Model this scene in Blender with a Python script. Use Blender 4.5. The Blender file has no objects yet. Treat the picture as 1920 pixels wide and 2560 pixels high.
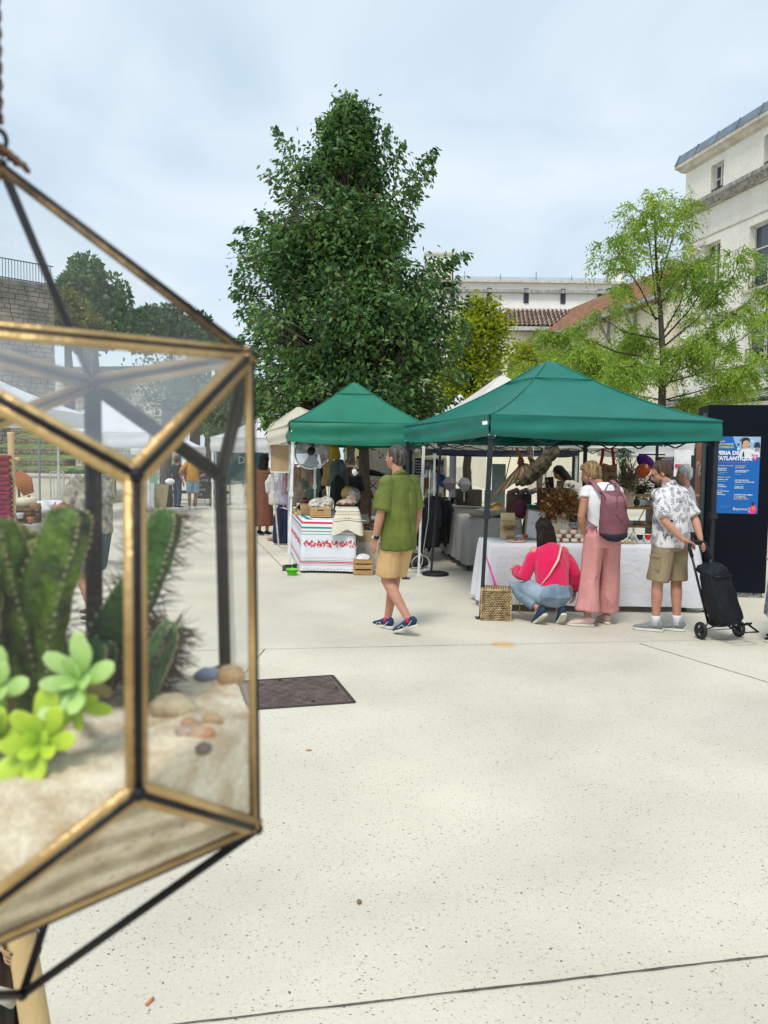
import bpy, bmesh, math, random
import numpy as np
from mathutils import Vector, Matrix, noise as mn
R = math.radians; PI = math.pi
random.seed(7)
sc = bpy.context.scene
COL = sc.collection

# ---------------------------------------------------------------- camera
F = 1923.0; CAMZ = 1.62
PITCH = -R(3.81); ROLL = R(0.8)
fwd = Vector((0, math.cos(PITCH), math.sin(PITCH)))
r0 = Vector((1,0,0)); u0 = r0.cross(fwd)
cr = r0*math.cos(ROLL)+u0*math.sin(ROLL); cu = u0*math.cos(ROLL)-r0*math.sin(ROLL)
cam_d = bpy.data.cameras.new('camera'); cam = bpy.data.objects.new('camera', cam_d); COL.objects.link(cam)
cam.matrix_world = Matrix(((cr.x, cu.x, -fwd.x,0), (cr.y, cu.y, -fwd.y,0), (cr.z, cu.z, -fwd.z, CAMZ), (0,0,0,1)))
cam_d.sensor_fit = 'VERTICAL'; cam_d.sensor_height = 24.0; cam_d.lens = F/2560*24
cam_d.clip_start = 0.02; cam_d.clip_end = 2000
cam_d.dof.use_dof = True; cam_d.dof.focus_distance = 9.0; cam_d.dof.aperture_fstop = 7.5
sc.camera = cam
# ---------------------------------------------------------------- world / light
SUN_EL, SUN_AZ = R(58), R(200)
w = bpy.data.worlds.new("World"); sc.world = w; w.use_nodes = True
nt = w.node_tree; nt.nodes.clear(); N = nt.nodes.new; Lk = nt.links.new
out = N('ShaderNodeOutputWorld'); bg1 = N('ShaderNodeBackground'); bg2 = N('ShaderNodeBackground'); mx = N('ShaderNodeMixShader')
sky = N('ShaderNodeTexSky'); sky.sky_type = 'NISHITA'; sky.sun_disc = False; sky.sun_elevation = SUN_EL; sky.sun_rotation = SUN_AZ
sky.air_density = 1.0; sky.dust_density = 2.0
Lk(sky.outputs[0], bg1.inputs[0]); bg1.inputs[1].default_value = 0.10
tc = N('ShaderNodeTexCoord'); mp = N('ShaderNodeMapping'); mp.inputs['Scale'].default_value = (1.0,1.0,2.2)
n1 = N('ShaderNodeTexNoise'); n1.inputs['Scale'].default_value = 2.4; n1.inputs['Detail'].default_value = 5; n1.inputs['Roughness'].default_value = .5; n1.inputs['Distortion'].default_value = .5
rp = N('ShaderNodeValToRGB'); rp.color_ramp.elements[0].position = .32; rp.color_ramp.elements[1].position = .68
rp.color_ramp.elements[0].color = (.53,.67,.79,1); rp.color_ramp.elements[1].color = (.80,.89,.96,1)
Lk(tc.outputs['Generated'], mp.inputs[0]); Lk(mp.outputs[0], n1.inputs[0]); Lk(n1.outputs[0], rp.inputs[0])
Lk(rp.outputs[0], bg2.inputs[0]); bg2.inputs[1].default_value = 0.98
mx.inputs[0].default_value = .86; Lk(bg1.outputs[0], mx.inputs[1]); Lk(bg2.outputs[0], mx.inputs[2]); Lk(mx.outputs[0], out.inputs[0])
sd = bpy.data.lights.new('sun', 'SUN'); sd.energy = 2.1; sd.angle = R(16); sd.color = (1,.965,.9)
so = bpy.data.objects.new('sun', sd); COL.objects.link(so)
sdir = Vector((math.sin(SUN_AZ)*math.cos(SUN_EL), math.cos(SUN_AZ)*math.cos(SUN_EL), math.sin(SUN_EL)))
so.rotation_euler = sdir.to_track_quat('Z', 'Y').to_euler()
sc.view_settings.view_transform = 'Standard'; sc.view_settings.look = 'None'; sc.view_settings.exposure = 0.26; sc.view_settings.gamma = 1
sc.view_settings.use_curve_mapping = False
sc.render.engine = 'CYCLES'
sc.cycles.transparent_max_bounces = 24; sc.cycles.max_bounces = 8

# ---------------------------------------------------------------- pixel (of the photograph) to place
def ray(u, v):
 return fwd+cr*((u-960)/F)+cu*((1280-v)/F)
def P(u, v, Y):
 d = ray(u, v); t = Y/d.y
 return Vector((d.x*t, Y, CAMZ+d.z*t))
def G(u, v, z=0.0):
 d = ray(u, v); t = (z-CAMZ)/d.z
 return Vector((d.x*t, d.y*t, z))

# ---------------------------------------------------------------- materials
MC = {}
def nodes(name):
 m = bpy.data.materials.new(name); m.use_nodes = True
 t = m.node_tree; b = t.nodes['Principled BSDF']
 return m, t, b
def mat(name, c, rough=.8, var=.18, scale=6, bump=.15, bscale=60, metal=0, spec=.35, stretch=(1,1,1), c2=None, coat=0, sheen=0, detail=4, fold=0, fscale=9):
 if name in MC: return MC[name]
 m, t, b = nodes(name); n = t.nodes.new; l = t.links.new
 tc = n('ShaderNodeTexCoord'); mp = n('ShaderNodeMapping'); mp.inputs['Scale'].default_value = stretch
 l(tc.outputs['Object'], mp.inputs[0])
 nz = n('ShaderNodeTexNoise'); nz.inputs['Scale'].default_value = scale; nz.inputs['Detail'].default_value = detail
 l(mp.outputs[0], nz.inputs[0])
 rm = n('ShaderNodeValToRGB'); rm.color_ramp.elements[0].position = .3; rm.color_ramp.elements[1].position = .7
 a = [max(0, x*(1-var)) for x in c]; d = c2 if c2 else [min(1, x*(1+var)) for x in c]
 rm.color_ramp.elements[0].color = (*a,1); rm.color_ramp.elements[1].color = (*d,1)
 l(nz.outputs[0], rm.inputs[0]); l(rm.outputs[0], b.inputs['Base Color'])
 if bump:
  nb = n('ShaderNodeTexNoise'); nb.inputs['Scale'].default_value = bscale; nb.inputs['Detail'].default_value = 3
  l(mp.outputs[0], nb.inputs[0]); bp = n('ShaderNodeBump'); bp.inputs['Strength'].default_value = bump; bp.inputs['Distance'].default_value = .01
  l(nb.outputs[0], bp.inputs['Height']); l(bp.outputs[0], b.inputs['Normal'])
  if fold:
   nf = n('ShaderNodeTexNoise'); nf.inputs['Scale'].default_value = fscale; nf.inputs['Detail'].default_value = 2; nf.inputs['Distortion'].default_value = 1.2; nf.noise_type = 'RIDGED_MULTIFRACTAL'
   m2 = n('ShaderNodeMapping'); m2.inputs['Scale'].default_value = (1.3,1.3,.55); l(tc.outputs['Object'], m2.inputs[0]); l(m2.outputs[0], nf.inputs[0])
   b2 = n('ShaderNodeBump'); b2.inputs['Strength'].default_value = fold; b2.inputs['Distance'].default_value = .02; l(nf.outputs[0], b2.inputs['Height']); l(bp.outputs[0], b2.inputs['Normal']); l(b2.outputs[0], b.inputs['Normal'])
 b.inputs['Roughness'].default_value = rough; b.inputs['Metallic'].default_value = metal
 b.inputs['Specular IOR Level'].default_value = spec
 if coat: b.inputs['Coat Weight'].default_value = coat; b.inputs['Coat Roughness'].default_value = .15
 if sheen: b.inputs['Sheen Weight'].default_value = sheen
 MC[name] = m; return m
def srgb(r, g, b):
 return tuple(((x/255)/12.92 if x/255 <= .04045 else ((x/255+.055)/1.055)**2.4) for x in (r, g, b))
def glass(name, tint=(.96,.97,.97), base=.035, rough=.02, film=.02, filmc=(.8,.82,.85)):
 if name in MC: return MC[name]
 m = bpy.data.materials.new(name); m.use_nodes = True; t = m.node_tree; t.nodes.clear(); n = t.nodes.new; l = t.links.new
 o = n('ShaderNodeOutputMaterial'); tr = n('ShaderNodeBsdfTransparent'); tr.inputs[0].default_value = (*tint,1)
 gl = n('ShaderNodeBsdfGlossy'); gl.inputs['Roughness'].default_value = rough
 df = n('ShaderNodeBsdfDiffuse'); df.inputs[0].default_value = (*filmc,1)
 fr = n('ShaderNodeLayerWeight'); fr.inputs[0].default_value = .5; p5 = n('ShaderNodeMath'); p5.operation = 'POWER'; p5.inputs[1].default_value = 5.0; l(fr.outputs['Facing'], p5.inputs[0])
 ad = n('ShaderNodeMath'); ad.operation = 'MULTIPLY_ADD'; ad.inputs[1].default_value = .9; ad.inputs[2].default_value = base+.02; l(p5.outputs[0], ad.inputs[0])
 m1 = n('ShaderNodeMixShader'); l(ad.outputs[0], m1.inputs[0]); l(tr.outputs[0], m1.inputs[1]); l(gl.outputs[0], m1.inputs[2])
 m2 = n('ShaderNodeMixShader'); l(m1.outputs[0], m2.inputs[1]); l(df.outputs[0], m2.inputs[2])
 tc = n('ShaderNodeTexCoord'); nz = n('ShaderNodeTexNoise'); nz.inputs['Scale'].default_value = 25; nz.inputs['Detail'].default_value = 6
 l(tc.outputs['Object'], nz.inputs[0]); mm = n('ShaderNodeMath'); mm.operation = 'MULTIPLY'; mm.inputs[1].default_value = film*2; l(nz.outputs[0], mm.inputs[0]); l(mm.outputs[0], m2.inputs[0])
 l(m2.outputs[0], o.inputs[0]); MC[name] = m; return m

# ---------------------------------------------------------------- object helpers
def tag(o, label=None, cat=None, group=None, kind=None):
 if label: o['label'] = label
 if cat: o['category'] = cat
 if group: o['group'] = group
 if kind: o['kind'] = kind
 return o
def thing(name, loc, label, cat, group=None, rz=0):
 o = bpy.data.objects.new(name, None); COL.objects.link(o); o.empty_display_size = .2
 o.location = loc; o.rotation_euler = (0,0, rz)
 return tag(o, label, cat, group)
def wm(o):
 m = Matrix.Translation(o.location) @ o.rotation_euler.to_matrix().to_4x4()
 return (wm(o.parent) @ m) if o.parent else m
def link_mesh(name, me, mt=None, parent=None, world=True, smooth=False):
 """mesh given in world coordinates (world=True) or in the parent's own coordinates"""
 o = bpy.data.objects.new(name, me); COL.objects.link(o)
 if mt is not None:
  for k in (mt if isinstance(mt, (list, tuple)) else [mt]): me.materials.append(k)
 if parent is not None:
  o.parent = parent
  if world: me.transform(wm(parent).inverted())
 if smooth: me.polygons.foreach_set('use_smooth', [True]*len(me.polygons))
 return o
class MB:
 def __init__(s): s.v = []; s.f = []; s.mi = []; s.m = 0
 def add(s, vs, fs):
  k = len(s.v); s.v += [tuple(x) for x in vs]
  for f in fs: s.f.append(tuple(i+k for i in f)); s.mi.append(s.m)
  return s
 def box(s, c, d, rot=None):
  hx, hy, hz = d[0]/2, d[1]/2, d[2]/2
  vs = [Vector((x, y, z)) for x in (-hx, hx) for y in (-hy, hy) for z in (-hz, hz)]
  if rot is not None:
   mtx = rot if isinstance(rot, Matrix) else Matrix.Rotation(rot,3, 'Z')
   vs = [mtx @ q for q in vs]
  c = Vector(c); vs = [q+c for q in vs]
  return s.add(vs, [(0,1,3,2), (4,6,7,5), (0,4,5,1), (2,3,7,6), (0,2,6,4), (1,5,7,3)])
 def quad(s, a, b, c, d): return s.add([a, b, c, d], [(0,1,2,3)])
 def poly(s, pts): return s.add(pts, [tuple(range(len(pts)))])
 def bar(s, a, b, w, h=None, up=(0,0,1)):
  a = Vector(a); b = Vector(b); h = h or w; t = (b-a).normalized(); u = Vector(up)
  if abs(t.dot(u)) > .98: u = Vector((0,1,0))
  x = t.cross(u).normalized()*w/2; y = x.cross(t).normalized()*h/2
  vs = [a-x-y, a+x-y, a+x+y, a-x+y, b-x-y, b+x-y, b+x+y, b-x+y]
  return s.add(vs, [(3,2,1,0), (4,5,6,7), (0,1,5,4), (1,2,6,5), (2,3,7,6), (3,0,4,7)])
 def loft(s, pts, rad, n=10, side=(1,0,0), cap=True, fn=None):
  pts = [Vector(p) for p in pts]; rad = [(r, r) if not isinstance(r, (tuple, list)) else r for r in rad]
  L = len(pts); rows = []
  side = Vector(side)
  for i, p in enumerate(pts):
   t = (pts[min(i+1, L-1)]-pts[max(i-1,0)])
   if t.length < 1e-9: t = Vector((0,0,1))
   t.normalize(); sd_ = side-t*side.dot(t)
   if sd_.length < .05: sd_ = Vector((0,1,0))-t*t.y
   if sd_.length < .05: sd_ = Vector((0,0,1))-t*t.z
   sd_.normalize(); q = t.cross(sd_); a, b = rad[i]
   ring = []
   for k in range(n):
    th = 2*PI*k/n; m = fn(th, i) if fn else 1
    ring.append(p+sd_*(a*m*math.cos(th))+q*(b*m*math.sin(th)))
   rows.append(ring)
  vs = [x for r_ in rows for x in r_]; fs = []
  for i in range(L-1):
   for k in range(n):
    k2 = (k+1) % n; fs.append((i*n+k, i*n+k2, (i+1)*n+k2, (i+1)*n+k))
  if cap:
   fs.append(tuple(range(n-1, -1, -1))); fs.append(tuple((L-1)*n+k for k in range(n)))
  return s.add(vs, fs)
 def tube(s, a, b, r, r2=None, n=8): return s.loft([a, b], [r, r2 if r2 is not None else r], n)
 def ball(s, c, r, n=10, m=7, rot=None):
  c = Vector(c); r = (r, r, r) if not isinstance(r, (tuple, list)) else r
  vs = [Vector((0,0, -r[2]))]; fs = []
  for j in range(1, m):
   ph = -PI/2+PI*j/m
   for k in range(n):
    th = 2*PI*k/n; vs.append(Vector((r[0]*math.cos(ph)*math.cos(th), r[1]*math.cos(ph)*math.sin(th), r[2]*math.sin(ph))))
  vs.append(Vector((0,0, r[2])))
  if rot is not None: vs = [rot @ q for q in vs]
  vs = [q+c for q in vs]
  for k in range(n): fs.append((0,1+(k+1) % n,1+k))
  for j in range(m-2):
   for k in range(n):
    a = 1+j*n+k; b = 1+j*n+(k+1) % n; fs.append((a, b, b+n, a+n))
  e = len(vs)-1
  for k in range(n): fs.append((e,1+(m-2)*n+k,1+(m-2)*n+(k+1) % n))
  return s.add(vs, fs)
 def lathe(s, prof, c=(0,0,0), n=20, closed=False):
  c = Vector(c); vs = []; fs = []
  for (r, z) in prof:
   for k in range(n): vs.append(c+Vector((r*math.cos(2*PI*k/n), r*math.sin(2*PI*k/n), z)))
  for i in range(len(prof)-1):
   for k in range(n):
    k2 = (k+1) % n; fs.append((i*n+k, i*n+k2, (i+1)*n+k2, (i+1)*n+k))
  if closed: fs.append(tuple(range(n-1, -1, -1))); fs.append(tuple((len(prof)-1)*n+k for k in range(n)))
  return s.add(vs, fs)
 def grid(s, fn, nu, nv, wrap=False):
  vs = [fn(i/nu, j/nv) for j in range(nv+1) for i in range(nu+1)]
  fs = [(j*(nu+1)+i, j*(nu+1)+i+1, (j+1)*(nu+1)+i+1, (j+1)*(nu+1)+i) for j in range(nv) for i in range(nu)]
  return s.add(vs, fs)
 def mesh(s, name):
  me = bpy.data.meshes.new(name); me.from_pydata(s.v, [], s.f); me.polygons.foreach_set('material_index', s.mi); me.validate(); me.update(); return me
 def build(s, name, mt, parent=None, world=True, smooth=False, bevel=0, label=None, kind=None):
  me = s.mesh(name); o = link_mesh(name, me, mt, parent, world, smooth)
  if bevel:
   md = o.modifiers.new('bevel', 'BEVEL'); md.width = bevel; md.segments = 2; md.limit_method = 'ANGLE'
  if label: o['label'] = label
  if kind: o['kind'] = kind
  return o
def evaluated(o):
 dg = bpy.context.evaluated_depsgraph_get(); dg.update()
 return bpy.data.meshes.new_from_object(o.evaluated_get(dg))
def blobmesh(mb, voxel, smooth=4, name='m'):
 """union of all the closed pieces in mb as ONE continuous skin"""
 me = mb.mesh(name); o = bpy.data.objects.new(name, me); COL.objects.link(o)
 r = o.modifiers.new('r', 'REMESH'); r.mode = 'VOXEL'; r.voxel_size = voxel
 if smooth: q = o.modifiers.new('s', 'SMOOTH'); q.iterations = smooth; q.factor = .5
 m2 = evaluated(o); bpy.data.objects.remove(o); bpy.data.meshes.remove(me); return m2
def wrinkle(me, amp, freq, stretch=(1,1,1), seed=0, ridge=True):
 n = len(me.vertices); co = np.empty(n*3, 'f'); me.vertices.foreach_get('co', co); co = co.reshape(-1,3)
 nr = np.array([v.normal[:] for v in me.vertices], 'f')
 d = np.empty(n, 'f')
 for i in range(n):
  x, y, z = co[i]; a = mn.noise(Vector((x*freq*stretch[0]+seed, y*freq*stretch[1], z*freq*stretch[2])))
  b = mn.noise(Vector((x*freq*2.3*stretch[0], y*freq*2.3*stretch[1]+seed, z*freq*2.3*stretch[2])))
  d[i] = (1-2.2*abs(a) if ridge else a)+.4*b
 co += nr*(d*amp)[:, None]; me.vertices.foreach_set('co', co.ravel()); me.update()
def text_part(body, size, mt, parent, M4, name='lettering', extrude=.002, align='LEFT', bold=0, sx=1, label=None, shear=0):
 cu_ = bpy.data.curves.new(name, 'FONT'); cu_.body = body; cu_.size = size; cu_.extrude = extrude; cu_.align_x = align; cu_.offset = bold; cu_.resolution_u = 2; cu_.shear = shear
 o = bpy.data.objects.new(name, cu_); COL.objects.link(o); me = evaluated(o); bpy.data.objects.remove(o)
 me.materials.clear(); me.transform(M4 @ Matrix.Diagonal((sx,1,1,1)))
 o = link_mesh(name, me, mt, parent, True)
 if label: o['label'] = label
 return o
def frame_on(p, xdir, up=(0,0,1)):
 """matrix: local x along xdir, y up, z out of the board towards the viewer"""
 x = Vector(xdir).normalized(); y = Vector(up).normalized(); z = x.cross(y).normalized(); y = z.cross(x)
 return Matrix(((x.x, y.x, z.x, p[0]), (x.y, y.y, z.y, p[1]), (x.z, y.z, z.z, p[2]), (0,0,0,1)))
def copy_tree(o, parent=None):
 c = o.copy(); COL.objects.link(c)
 if parent is not None: c.parent = parent
 for ch in [x for x in bpy.data.objects if x.parent == o]: copy_tree(ch, c)
 return c
def leaf_mesh(name, pos, dirs, size, width=.5, rng=None, droop=0.0, fold=.25):
 """many small folded leaves as one mesh; pos, dirs (n,3), size (n,)"""
 n = len(pos); rng = rng or np.random.RandomState(1)
 d = dirs/np.linalg.norm(dirs, axis=1)[:, None]
 rv = rng.normal(size=(n,3)); s = np.cross(d, rv); s /= np.linalg.norm(s, axis=1)[:, None]; nn = np.cross(s, d)
 L = size[:, None]; W = L*width*.5
 a = pos; b = pos+d*L*.45+s*W-nn*W*fold; c = pos+d*L-nn*L*.12; e = pos+d*L*.45-s*W-nn*W*fold; m_ = pos+d*L*.5
 vs = np.stack([a, b, c, e, m_],1).reshape(-1,3)
 k = np.arange(n)*5
 fs = np.stack([k, k+1, k+2, k+4, k, k+4, k+2, k+3],1).reshape(-1,4)
 me = bpy.data.meshes.new(name); me.vertices.add(len(vs)); me.vertices.foreach_set('co', vs.astype('f').ravel())
 me.loops.add(fs.size); me.loops.foreach_set('vertex_index', fs.astype('i').ravel())
 me.polygons.add(len(fs)); me.polygons.foreach_set('loop_start', (np.arange(len(fs))*4).astype('i'));
 me.update(calc_edges=True)
 at = me.attributes.new('tint', 'FLOAT', 'POINT'); at.data.foreach_set('value', np.repeat(rng.rand(n),5).astype('f'))
 return me
def leafmat(name, dark, light, odd=None, oddp=.03, rough=.5, trans=.25):
 m, t, b = nodes(name); n = t.nodes.new; l = t.links.new
 at = n('ShaderNodeAttribute'); at.attribute_name = 'tint'
 tc = n('ShaderNodeTexCoord'); nz = n('ShaderNodeTexNoise'); nz.inputs['Scale'].default_value = .9; l(tc.outputs['Object'], nz.inputs[0])
 mm = n('ShaderNodeMath'); mm.operation = 'MULTIPLY_ADD'; mm.inputs[1].default_value = .55; l(at.outputs['Fac'], mm.inputs[0]); l(nz.outputs[0], mm.inputs[2])
 rm = n('ShaderNodeValToRGB'); e = rm.color_ramp.elements; e[0].position = .45; e[1].position = .95; e[0].color = (*dark,1); e[1].color = (*light,1)
 l(mm.outputs[0], rm.inputs[0]); col = rm.outputs[0]
 if odd:
  gt = n('ShaderNodeMath'); gt.operation = 'GREATER_THAN'; gt.inputs[1].default_value = 1-oddp; l(at.outputs['Fac'], gt.inputs[0])
  mc = n('ShaderNodeMixRGB'); l(gt.outputs[0], mc.inputs[0]); l(col, mc.inputs[1]); mc.inputs[2].default_value = (*odd,1); col = mc.outputs[0]
 l(col, b.inputs['Base Color']); b.inputs['Roughness'].default_value = rough; b.inputs['Specular IOR Level'].default_value = .35
 tr = n('ShaderNodeBsdfTranslucent'); l(col, tr.inputs[0]); ms = n('ShaderNodeMixShader'); ms.inputs[0].default_value = trans
 o = t.nodes['Material Output']; l(b.outputs[0], ms.inputs[1]); l(tr.outputs[0], ms.inputs[2]); l(ms.outputs[0], o.inputs[0])
 return m
# ================================================================ SETTING
def ground_mat():
 m, t, b = nodes('terrazzo_concrete'); n = t.nodes.new; l = t.links.new
 tc = n('ShaderNodeTexCoord')
 big = n('ShaderNodeTexNoise'); big.inputs['Scale'].default_value = .8; big.inputs['Detail'].default_value = 6; l(tc.outputs['Object'], big.inputs[0])
 r1 = n('ShaderNodeValToRGB'); e = r1.color_ramp.elements; e[0].position = .32; e[1].position = .68; e[0].color = (.565,.525,.435,1); e[1].color = (.69,.65,.545,1); l(big.outputs[0], r1.inputs[0])
 fine = n('ShaderNodeTexNoise'); fine.inputs['Scale'].default_value = 70; fine.inputs['Detail'].default_value = 5; fine.inputs['Roughness'].default_value = .7; l(tc.outputs['Object'], fine.inputs[0])
 r2 = n('ShaderNodeValToRGB'); e = r2.color_ramp.elements; e[0].position = .3; e[1].position = .7; e[0].color = (.90,.89,.87,1); e[1].color = (1.05,1.05,1.05,1); l(fine.outputs[0], r2.inputs[0])
 mu = n('ShaderNodeMixRGB'); mu.blend_type = 'MULTIPLY'; mu.inputs[0].default_value = 1; l(r1.outputs[0], mu.inputs[1]); l(r2.outputs[0], mu.inputs[2]); col = mu.outputs[0]
 dn = n('ShaderNodeTexNoise'); dn.inputs['Scale'].default_value = 45; l(tc.outputs['Object'], dn.inputs[0])
 hgt = None
 for sc_, th, p, dark, mpz in ((40,.20,.30, (.10,.10,.105), (1,1.6,1)), (62,.21,.26, (.20,.17,.14), (1.5,1,1)), (47,.17,.20, (.30,.27,.22), (1.3,1,1)), (90,.22,.25, (.24,.22,.20), (1,1.3,1)), (33,.19,.10, (.07,.075,.09), (1.4,1,1)), (5.1,.05,.3, (.42,.38,.32), (1,1.3,1))):
  mp = n('ShaderNodeMapping'); mp.inputs['Scale'].default_value = mpz; mp.inputs['Rotation'].default_value = (0,0, sc_)
  ad = n('ShaderNodeVectorMath'); ad.operation = 'MULTIPLY_ADD'; ad.inputs[1].default_value = (.012,)*3; l(dn.outputs['Color'], ad.inputs[0]); l(tc.outputs['Object'], ad.inputs[2])
  l(ad.outputs[0], mp.inputs[0])
  vo = n('ShaderNodeTexVoronoi'); vo.inputs['Scale'].default_value = sc_; l(mp.outputs[0], vo.inputs['Vector'])
  lt = n('ShaderNodeMath'); lt.operation = 'LESS_THAN'; lt.inputs[1].default_value = th; l(vo.outputs['Distance'], lt.inputs[0])
  sp = n('ShaderNodeSeparateColor'); l(vo.outputs['Color'], sp.inputs[0])
  l2 = n('ShaderNodeMath'); l2.operation = 'LESS_THAN'; l2.inputs[1].default_value = p; l(sp.outputs[0], l2.inputs[0])
  an = n('ShaderNodeMath'); an.operation = 'MULTIPLY'; l(lt.outputs[0], an.inputs[0]); l(l2.outputs[0], an.inputs[1])
  a2 = n('ShaderNodeMath'); a2.operation = 'MULTIPLY'; l(an.outputs[0], a2.inputs[0]); ma = n('ShaderNodeMath'); ma.operation = 'MULTIPLY_ADD'; ma.inputs[1].default_value = .5; ma.inputs[2].default_value = .4; l(sp.outputs[1], ma.inputs[0]); l(ma.outputs[0], a2.inputs[1])
  mc = n('ShaderNodeMixRGB'); l(a2.outputs[0], mc.inputs[0]); l(col, mc.inputs[1]); mc.inputs[2].default_value = (*dark,1); col = mc.outputs[0]
 # broad worn stains
 st = n('ShaderNodeTexNoise'); st.inputs['Scale'].default_value = .35; st.inputs['Detail'].default_value = 7; st.inputs['Distortion'].default_value = .6; l(tc.outputs['Object'], st.inputs[0])
 r3 = n('ShaderNodeValToRGB'); e = r3.color_ramp.elements; e[0].position = .38; e[1].position = .6; e[0].color = (.87,.875,.885,1); e[1].color = (1.03,1.02,1.0,1); l(st.outputs[0], r3.inputs[0])
 m3 = n('ShaderNodeMixRGB'); m3.blend_type = 'MULTIPLY'; m3.inputs[0].default_value = 1; l(col, m3.inputs[1]); l(r3.outputs[0], m3.inputs[2]); col = m3.outputs[0]
 # rusty orange spill
 c = G(1258,1611); vd = n('ShaderNodeVectorMath'); vd.operation = 'SUBTRACT'; l(tc.outputs['Object'], vd.inputs[0]); vd.inputs[1].default_value = c
 vm = n('ShaderNodeVectorMath'); vm.operation = 'MULTIPLY'; vm.inputs[1].default_value = (7,6,1); l(vd.outputs[0], vm.inputs[0])
 ln = n('ShaderNodeVectorMath'); ln.operation = 'LENGTH'; l(vm.outputs[0], ln.inputs[0])
 sn = n('ShaderNodeTexNoise'); sn.inputs['Scale'].default_value = 12; l(tc.outputs['Object'], sn.inputs[0])
 sb = n('ShaderNodeMath'); sb.operation = 'SUBTRACT'; l(ln.outputs['Value'], sb.inputs[0]); l(sn.outputs[0], sb.inputs[1])
 mr = n('ShaderNodeMapRange'); mr.inputs[1].default_value = .35; mr.inputs[2].default_value = .0; mr.inputs[3].default_value = 0; mr.inputs[4].default_value = .8; l(sb.outputs[0], mr.inputs[0])
 m4 = n('ShaderNodeMixRGB'); l(mr.outputs[0], m4.inputs[0]); l(col, m4.inputs[1]); m4.inputs[2].default_value = (.62,.40,.17,1)
 l(m4.outputs[0], b.inputs['Base Color']); b.inputs['Roughness'].default_value = .75; b.inputs['Specular IOR Level'].default_value = .3
 bp = n('ShaderNodeBump'); bp.inputs['Strength'].default_value = .15; bp.inputs['Distance'].default_value = .004; l(fine.outputs[0], bp.inputs['Height']); l(bp.outputs[0], b.inputs['Normal'])
 return m
g = MB(); g.quad((-600, -60,0), (600, -60,0), (600,900,0), (-600,900,0))
ground = g.build('ground', ground_mat(), kind='structure')
jm = mat('joint_dark', (.10,.09,.08), var=.5, scale=20)  # uneven dark colour of the paving joints
def joint(p, q, w, name='expansion_joint'):
 a = G(*p, z=.004); b = G(*q, z=.004); t = (b-a).normalized(); a -= t*0; nrm = Vector((-t.y, t.x,0))
 L = (b-a).length; n = max(8, int(L/.04)); pts = []
 vs = []; fs = []
 for i in range(n+1):
  c = a.lerp(b, i/n)+nrm*(.0035*mn.noise(Vector((i*.31, p[0],0)))+.0015*mn.noise(Vector((i*1.7, p[0],3)))); ww = w*(.55+.7*abs(mn.noise(Vector((i*.45,2, p[1])))))
  vs += [c-nrm*ww/2, c+nrm*ww/2]
 fs = [(2*i,2*i+1,2*i+3,2*i+2) for i in range(n)]
 m = MB(); m.add(vs, fs); return m.build(name, jm, ground)
def ext(p, q, k0, k1):
 return (p[0]+(q[0]-p[0])*k0, p[1]+(q[1]-p[1])*k0), (p[0]+(q[0]-p[0])*k1, p[1]+(q[1]-p[1])*k1)
joint(*ext((624,2539), (1920,2389), -.35,1.4),.010)
joint(*ext((1598,1608), (1920,1705),0,1.6),.012)
joint((200,1632), (1245,1610),.008)
joint((560,1745), (662,1622),.010)
joint((640,1350), (709,1420),.014)
joint((1236,1611), (1920,1596),.006)

# ---- manhole cover
mc0 = thing('manhole_cover', G(745,1728), 'brown cast metal chequered manhole cover set flush in the pale paving', 'manhole cover')
c4 = [G(598,1704,.006), G(831,1689,.006), G(886,1755,.006), G(622,1773,.006)]
rust = mat('cast_iron', (.15,.11,.10), rough=.6, metal=.3, var=.35, scale=9, bump=.3, spec=.5)
m = MB(); m.poly(c4); m.build('cover_plate', rust, mc0)
def bil(c, s, t, z=0): p = (c[0].lerp(c[1], s)).lerp(c[3].lerp(c[2], s), t); return Vector((p.x, p.y, p.z+z))
m = MB()
for i in range(26):
 for j in range(20):
  s0, t0 = .04+.92*(i+.5)/26,.04+.92*(j+.5)/20
  if (i//2+j//2) % 2: m.bar(bil(c4, s0-.016, t0,.002), bil(c4, s0+.016, t0,.002),.009,.005)
  else: m.bar(bil(c4, s0, t0-.018,.002), bil(c4, s0, t0+.018,.002),.009,.005)
m.build('raised_tread', rust, mc0, kind='stuff')
m = MB()
for a, b in ((0,1), (1,2), (2,3), (3,0)): m.bar(c4[a], c4[b],.022,.008)
m.build('cover_rim', mat('iron_rim', (.07,.055,.05), rough=.6, metal=.3), mc0)
m = MB()
for s0, t0 in ((.93,.5), (.42,.06), (.62,.9)): m = MB(); m.ball(bil(c4, s0, t0,.004), (.016,.016,.004),8,4); m.build('lifting_hole', mat('hole_black', (.01,.01,.01)), mc0)

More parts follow.
